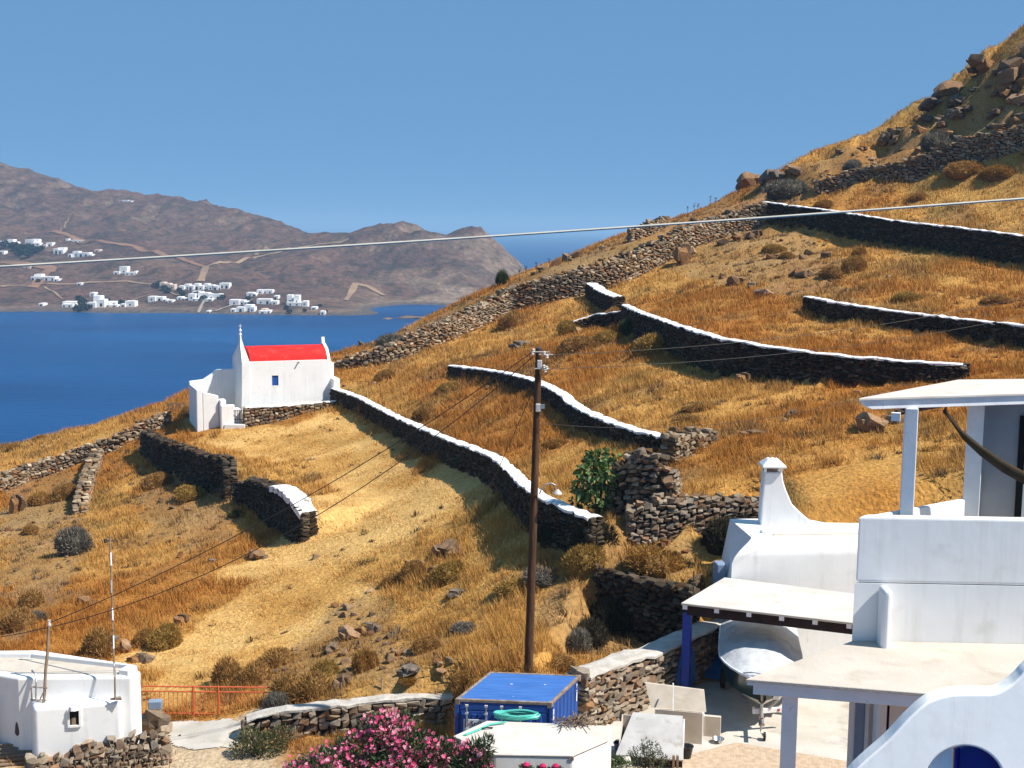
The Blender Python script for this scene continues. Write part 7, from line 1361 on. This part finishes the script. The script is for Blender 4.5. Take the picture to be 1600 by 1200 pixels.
FH = [('villa with stepped blocks at the left edge of the upper village', -2, 385, [(0, 14, 9, 0), (12, 10, 12, 3), (20, 9, 8, 0), (26, 4, 6, -1)]), ('two block villa with a terrace right of the dark trees', 38, 384, [(0, 16, 10, 2), (10, 10, 11, 4), (12, 14, 4, -2)]),
      ('small white cottage between two villas of the upper village', 68, 387, [(0, 5, 4, 0), (3, 10, 8, 2)]), ('white villa lower than its upper village neighbours', 82, 397, [(0, 9, 9, 2), (6, 11, 11, 4), (8, 10, 7, -1)]), ('long narrow white house highest in the village', 102, 381, [(0, 5, 8, 1), (5, 29, 6, 2)]), ('row of joined white blocks below the long narrow house', 106, 402, [(0, 6, 5, 0), (6, 10, 10, 3), (14, 10, 8, 2), (22, 12, 8, 1), (30, 8, 5, 0)]),
      ('flat white roof at the left picture edge', -2, 397, [(0, 9, 5, 0)]), ('low pinkish house beside the red cut bank', 36, 420, [(0, 12, 4, 0)]), ('isolated white villa with a low wing under the red bank', 48, 439, [(4, 12, 11, 2), (0, 22, 7, 0), (20, 20, 7, 0), (36, 10, 3, -2)]), ('isolated white house with a tower in mid hillside', 177, 430, [(0, 10, 6, 0), (8, 13, 15, 3), (18, 16, 5, 0), (32, 3, 7, 1)]),
      ('shore house with a dark veranda at the left of the shore group', 96, 480, [(0, 22, 9, 2), (2, 18, 5, -2)]), ('small white block between shore veranda house and trees', 118, 477, [(0, 12, 5, 0)]), ('tall white shore house with two levels among trees', 136, 481, [(6, 12, 20, 6), (0, 14, 9, 0), (14, 12, 14, 3)]), ('low shore house with a long white terrace', 164, 479, [(0, 18, 8, 2), (0, 22, 3, -2)]), ('last white cube of the left shore group', 186, 480, [(8, 16, 10, 2), (2, 8, 5, 0)]),
      ('lone angular white house above the shore', 231, 471, [(0, 12, 8, 0), (10, 14, 7, 2), (22, 8, 3, 0)]), ('cream house left of the terraced row', 249, 452, [(0, 8, 12, 1), (7, 10, 10, 0), (16, 8, 8, 0)]), ('long terraced row of white arched houses', 279, 454, [(0, 9, 7, 0), (8, 8, 10, 3), (15, 9, 8, 0), (23, 8, 11, 3), (30, 9, 8, 0), (38, 8, 11, 3), (46, 9, 9, 0), (53, 9, 8, 0), (60, 6, 7, 1)]), ('square whitish hall ending the terraced row', 343, 452, [(0, 16, 10, 0)]),
      ('dark fronted villa with a wide white terrace', 293, 470, [(0, 12, 11, 2), (14, 18, 13, 5), (30, 22, 11, 4), (8, 34, 3, -3)]), ('white villa block near the pale drive', 358, 477, [(0, 16, 9, 0), (14, 10, 8, 2), (22, 8, 6, 0)]), ('white villa by the water under the pale drive', 360, 488, [(0, 8, 5, 0), (8, 14, 8, 2), (20, 14, 12, 4), (30, 8, 9, 0)]), ('small white house above the right villas', 385, 463, [(0, 12, 6, 0), (10, 5, 4, 0)]), ('white two door house on the right of the village', 401, 460, [(0, 10, 7, 0), (9, 16, 7, 2)]), ('white villa with a bay front near the shore right', 400, 476, [(0, 24, 9, 2), (24, 10, 6, 0)]),
      ('tall white tower house at the right end of the village', 446, 478, [(0, 9, 18, 6), (12, 9, 18, 3), (2, 24, 6, -1), (26, 9, 8, 0)]), ('tiny white boathouse close to the cove', 500, 492, [(0, 8, 6, 0)]), ('thin white house on the far hilltop', 186, 316, [(0, 6, 2.5, 0), (5, 10, 3.5, 0), (14, 6, 2.5, 0)]), ('small stone hut right of the village', 408, 487, [(0, 9, 4, 0)]), ('tiny pale hut beside the upper village', 147, 394, [(0, 9, 4, 0)]), ('small white house under the long terraced row', 300, 461, [(0, 10, 6, 0), (9, 7, 5, 1)]), ('low white annex left of the dark fronted villa', 276, 469, [(0, 9, 5, 0), (8, 5, 3, 0)]), ('white cube behind the right hand villas', 428, 468, [(0, 7, 6, 0)]), ('tiny white shed beside the pale steps', 322, 489, [(0, 5, 3, 0)]), ('small white cube over the shore trees', 140, 463, [(0, 8, 6, 0)]), ('white cottage right of the lone angular house', 262, 473, [(0, 8, 4, 0)]), ('long low white terrace house by the water', 404, 490, [(0, 14, 4, 0), (12, 6, 5, 1)]), ('small white house beside the level pale road', 120, 446, [(0, 8, 4, 0)]), ('white garden wall house right of the tower house', 486, 484, [(0, 9, 4, 0)]), ('pale farmhouse low on the left shore', 60, 478, [(0, 8, 4, 0)])]
for f in FH: far_house(f[0], f[1], f[2], f[3], 'far_cream' if ('cream' in f[0] or 'pinkish' in f[0] or 'hut' in f[0]) else 'far_white')
# far trees: dark evergreen clumps by the houses
TC = np.array([(0.030, 0.045, 0.030), (0.045, 0.060, 0.036), (0.022, 0.032, 0.022)])
def far_tree_mesh(seed):
    rs = np.random.RandomState(seed); n = 420; lob = [(0, 0, 0.55, 0.42, 0.42, 0.34), (0.25, 0, 0.42, 0.25, 0.25, 0.22), (-0.25, 0.1, 0.45, 0.26, 0.26, 0.24), (0.02, -0.1, 0.8, 0.22, 0.22, 0.18)]
    P, d = blob_points(rs, lob, n, 0.5); D = d + rs.randn(n, 3) * 0.5; D /= np.linalg.norm(D, axis=1)[:, None]; me = leaves_mesh('crown', P, D, np.full(n, 0.16), np.full(n, 0.13), TC[rs.randint(0, 3, n)] * (0.7 + 0.6 * rs.rand(n, 1)), rs); me.materials.append(MATS['leaf']); return me
FTM = [far_tree_mesh(s) for s in (1, 2, 3)]; trk = MB().tube([(0, 0, -0.1), (0.02, 0, 0.3), (0, 0, 0.6)], 0.05, 5, 0.02); trm = bpy.data.meshes.new('trunk'); trm.from_pydata(trk.v, [], trk.f); trm.materials.append(MATS['bark'])
FTS = [(8, 388, 16), (22, 392, 18), (34, 396, 20), (46, 394, 18), (56, 396, 14), (30, 402, 16), (44, 403, 16), (64, 393, 12), (124, 472, 14), (130, 480, 18), (122, 488, 16), (136, 486, 14), (160, 474, 12), (168, 473, 10), (190, 477, 12), (202, 478, 10), (243, 452, 14), (256, 454, 12), (262, 458, 12), (285, 463, 12), (308, 466, 14), (318, 470, 12), (338, 466, 12), (348, 468, 10), (392, 478, 10), (378, 484, 8), (448, 484, 9), (452, 490, 10), (475, 478, 9), (388, 470, 10), (500, 480, 7), (509, 489, 7), (476, 488, 8), (60, 442, 8), (250, 446, 10), (280, 456, 9)]
SHORT = [(f_[1] + max(b_[0] + b_[1] for b_ in f_[3]) / 2, f_[2], ' '.join(f_[0].split()[:7])) for f_ in FH]; FTS.sort(); seen_ = {}
for i, (px, py, w_) in enumerate(FTS):
    p = fhit(px, py); nh = min(SHORT, key=lambda s: (s[0] - px) ** 2 + 4 * (s[1] - py) ** 2)[2]; seen_[nh] = seen_.get(nh, -1) + 1; nh = ORD[seen_[nh]] + ' dark tree from the left near the ' + nh; k = p[1] / FPX; e = thing('dark_tree', nh, 'tree', p, i * 1.1, 'dark trees across the bay'); e.scale = (w_ * k, w_ * k, w_ * k * 0.75)
    for nm, me in (('crown', FTM[i % 3]), ('trunk', trm)): o = bpy.data.objects.new(nm, me); COL.objects.link(o); o.parent = e
# islet in the cove mouth
for i, (px, py, w_, h_) in enumerate(((640, 497, 60, 4), (690, 497, 50, 5), (605, 498, 18, 2.5))):
    p = atz(px, py, -62.0); k = p[1] / FPX; o = bpy.data.objects.new('rocky_islet', RM[i + 3]); COL.objects.link(o); o.location = (p[0], p[1], 0.2); o.scale = (w_ * k, 14, h_ * k * 1.7); o.data = RM[i + 3].copy(); tag(o, ['flat pale islet in the mouth of the cove', 'islet touching the near slope at the cove mouth', 'tiny reef left of the flat islet'][i], 'islet')

# ------------------------------------------------------------------ dry grass
rs = np.random.RandomState(77); NB = 3400000
x = -62 + rs.rand(NB) * 150; y = 28 + rs.rand(NB) * 122
dist = np.hypot(x, y); keep = rs.rand(NB) < np.clip((46 / dist) ** 1.7, 0, 1); x = x[keep]; y = y[keep]; dist = dist[keep]
lat = np.abs(x / y - 0.0) < 0.52; x = x[lat]; y = y[lat]; dist = dist[lat]
z = hz(x, y); gc_, mw, rk = grass_col(x, y)
clump = fbm(x / 0.9, y / 0.9, 2, 15) * 0.6 + fbm(x / 3.5, y / 3.5, 3, 16) * 0.4
ok = ~inpoly(x, y, [(-2.2, 14), (-2.2, 34.5), (2.0, 36.3), (7.2, 42.0), (8.2, 43.6), (30, 43.6), (30, 14)]) & ~inpoly(x, y, [(6.8, 42), (6.8, 46.8), (14.6, 47.4), (14.6, 42)]) & ~inpoly(x, y, [(-17, 14), (-17, 36.8), (-12.8, 36.8), (-12, 40.6), (-8, 40.6), (-7, 37.5), (-2, 35), (-1, 14)])
ok &= (rs.rand(len(x)) < 1 - 0.6 * rk) & (rs.rand(len(x)) < 0.5 + 0.9 * smooth(0.34, 0.6, clump))
chx, chy = (x - ch0[0]) * math.cos(R(22)) + (y - ch0[1]) * math.sin(R(22)), -(x - ch0[0]) * math.sin(R(22)) + (y - ch0[1]) * math.cos(R(22)); ok &= ~((chx > -4) & (chx < 7.3) & (chy > -1.4) & (chy < 4.5))
x, y, z, dist, gc_, mw, rk, clump = [a[ok] for a in (x, y, z, dist, gc_, mw, rk, clump)]; n = len(x)
hgt = (0.10 + 0.34 * smooth(0.35, 0.75, clump) + 0.16 * rs.rand(n)) * (1 - 0.65 * mw) * (1 - 0.35 * rk); wid = (0.011 + 0.014 * rs.rand(n)) * np.clip(dist / 55, 0.8, 2.2)
a = rs.rand(n) * 6.283; ln = rs.randn(n, 2) * 0.28 * hgt[:, None] + np.array([-0.06, 0.02]); b0_ = np.stack([x, y, z + CAM_Z - 0.03], 1); sd = np.stack([np.cos(a), np.sin(a), np.zeros(n)], 1) * wid[:, None]
tip = b0_ + np.stack([ln[:, 0], ln[:, 1], hgt], 1); V_ = np.stack([b0_ - sd, b0_ + sd, tip], 1).reshape(-1, 3); cc = gc_ * (0.76 + 0.48 * rs.rand(n, 1)); col3 = np.stack([cc * 0.85, cc * 0.85, cc * 1.15], 1).reshape(-1, 3)
tag(link('dry_grass', np_mesh('dry_grass', V_, tri=np.arange(n * 3).reshape(-1, 3), col=col3), 'blade'), 'dry golden grass covering the slope', 'grass', None, 'stuff')

# brown weed clumps among the grass
rs = np.random.RandomState(99); NW = 9000; x = -60 + rs.rand(NW) * 140; y = 38 + rs.rand(NW) * 105; gcw, mw, rk = grass_col(x, y)
ok = (np.abs(x / y) < 0.5) & (fbm(x / 6, y / 6, 3, 23) + 0.12 * rk > 0.53) & (rs.rand(NW) < 1 - 0.85 * mw) & ~inpoly(x, y, [(-2.2, 14), (-2.2, 34.5), (2.0, 36.3), (7.2, 42.0), (6.8, 47), (14.6, 47.4), (14.6, 43.6), (30, 43.6), (30, 14)])
chx, chy = (x - ch0[0]) * math.cos(R(22)) + (y - ch0[1]) * math.sin(R(22)), -(x - ch0[0]) * math.sin(R(22)) + (y - ch0[1]) * math.cos(R(22)); ok &= ~((chx > -4.5) & (chx < 7.5) & (chy > -2) & (chy < 5)) & ~inpoly(x, y, [(-17, 14), (-17, 41), (-7, 41), (-2, 35), (-1, 14)])
x, y = x[ok], y[ok]; n = len(x); m_ = 26; rr = 0.10 + 0.24 * rs.rand(n); X = np.repeat(x, m_); Y_ = np.repeat(y, m_); RR = np.repeat(rr, m_); k = n * m_
a = rs.rand(k) * 6.283; ro = rs.rand(k) ** 0.6; bx0 = X + np.cos(a) * ro * RR; by0 = Y_ + np.sin(a) * ro * RR; b0_ = np.stack([bx0, by0, hz(bx0, by0) + CAM_Z - 0.02], 1)
hh = RR * (0.5 + 0.9 * rs.rand(k)) * (1.15 - 0.5 * ro); tip = b0_ + np.stack([np.cos(a) * ro * RR * 0.6 + rs.randn(k) * 0.05, np.sin(a) * ro * RR * 0.6 + rs.randn(k) * 0.05, hh], 1); t_ = rs.rand(k) * 6.283; sd = np.stack([np.cos(t_), np.sin(t_), np.zeros(k)], 1) * (0.02 + 0.02 * rs.rand(k))[:, None]
wc_ = np.array([(0.20, 0.115, 0.05), (0.26, 0.15, 0.055), (0.15, 0.095, 0.05), (0.18, 0.14, 0.09), (0.24, 0.17, 0.06)])[rs.randint(0, 5, n)]; cc = np.repeat(wc_, m_, 0) * (0.6 + 0.7 * rs.rand(k, 1))
tag(link('dry_weeds', np_mesh('dry_weeds', np.stack([b0_ - sd, b0_ + sd, tip], 1).reshape(-1, 3), tri=np.arange(k * 3).reshape(-1, 3), col=np.repeat(cc, 3, 0)), 'blade'), 'low brown weeds scattered through the grass', 'weeds', None, 'stuff')

# ------------------------------------------------------------------ haze over the sea
mh = bpy.data.materials.new('haze_air'); mh.use_nodes = True; t = mh.node_tree
for nd in list(t.nodes):
    if nd.type != 'OUTPUT_MATERIAL': t.nodes.remove(nd)
pv = t.nodes.new('ShaderNodeVolumePrincipled'); pv.inputs['Color'].default_value = (0.40, 0.68, 1.0, 1); pv.inputs['Density'].default_value = HAZE; pv.inputs['Anisotropy'].default_value = 0.0
t.links.new(pv.outputs['Volume'], t.nodes['Material Output'].inputs['Volume']); mh.cycles.homogeneous_volume = True if hasattr(mh, 'cycles') else True
MATS['haze_air'] = mh
if HAZE > 0:
    hb = MB().box((0, 29000, 42), (90100, 62200, 246)).build('haze', 'haze_air'); tag(hb, 'thin blue sea haze', None, None, 'stuff')
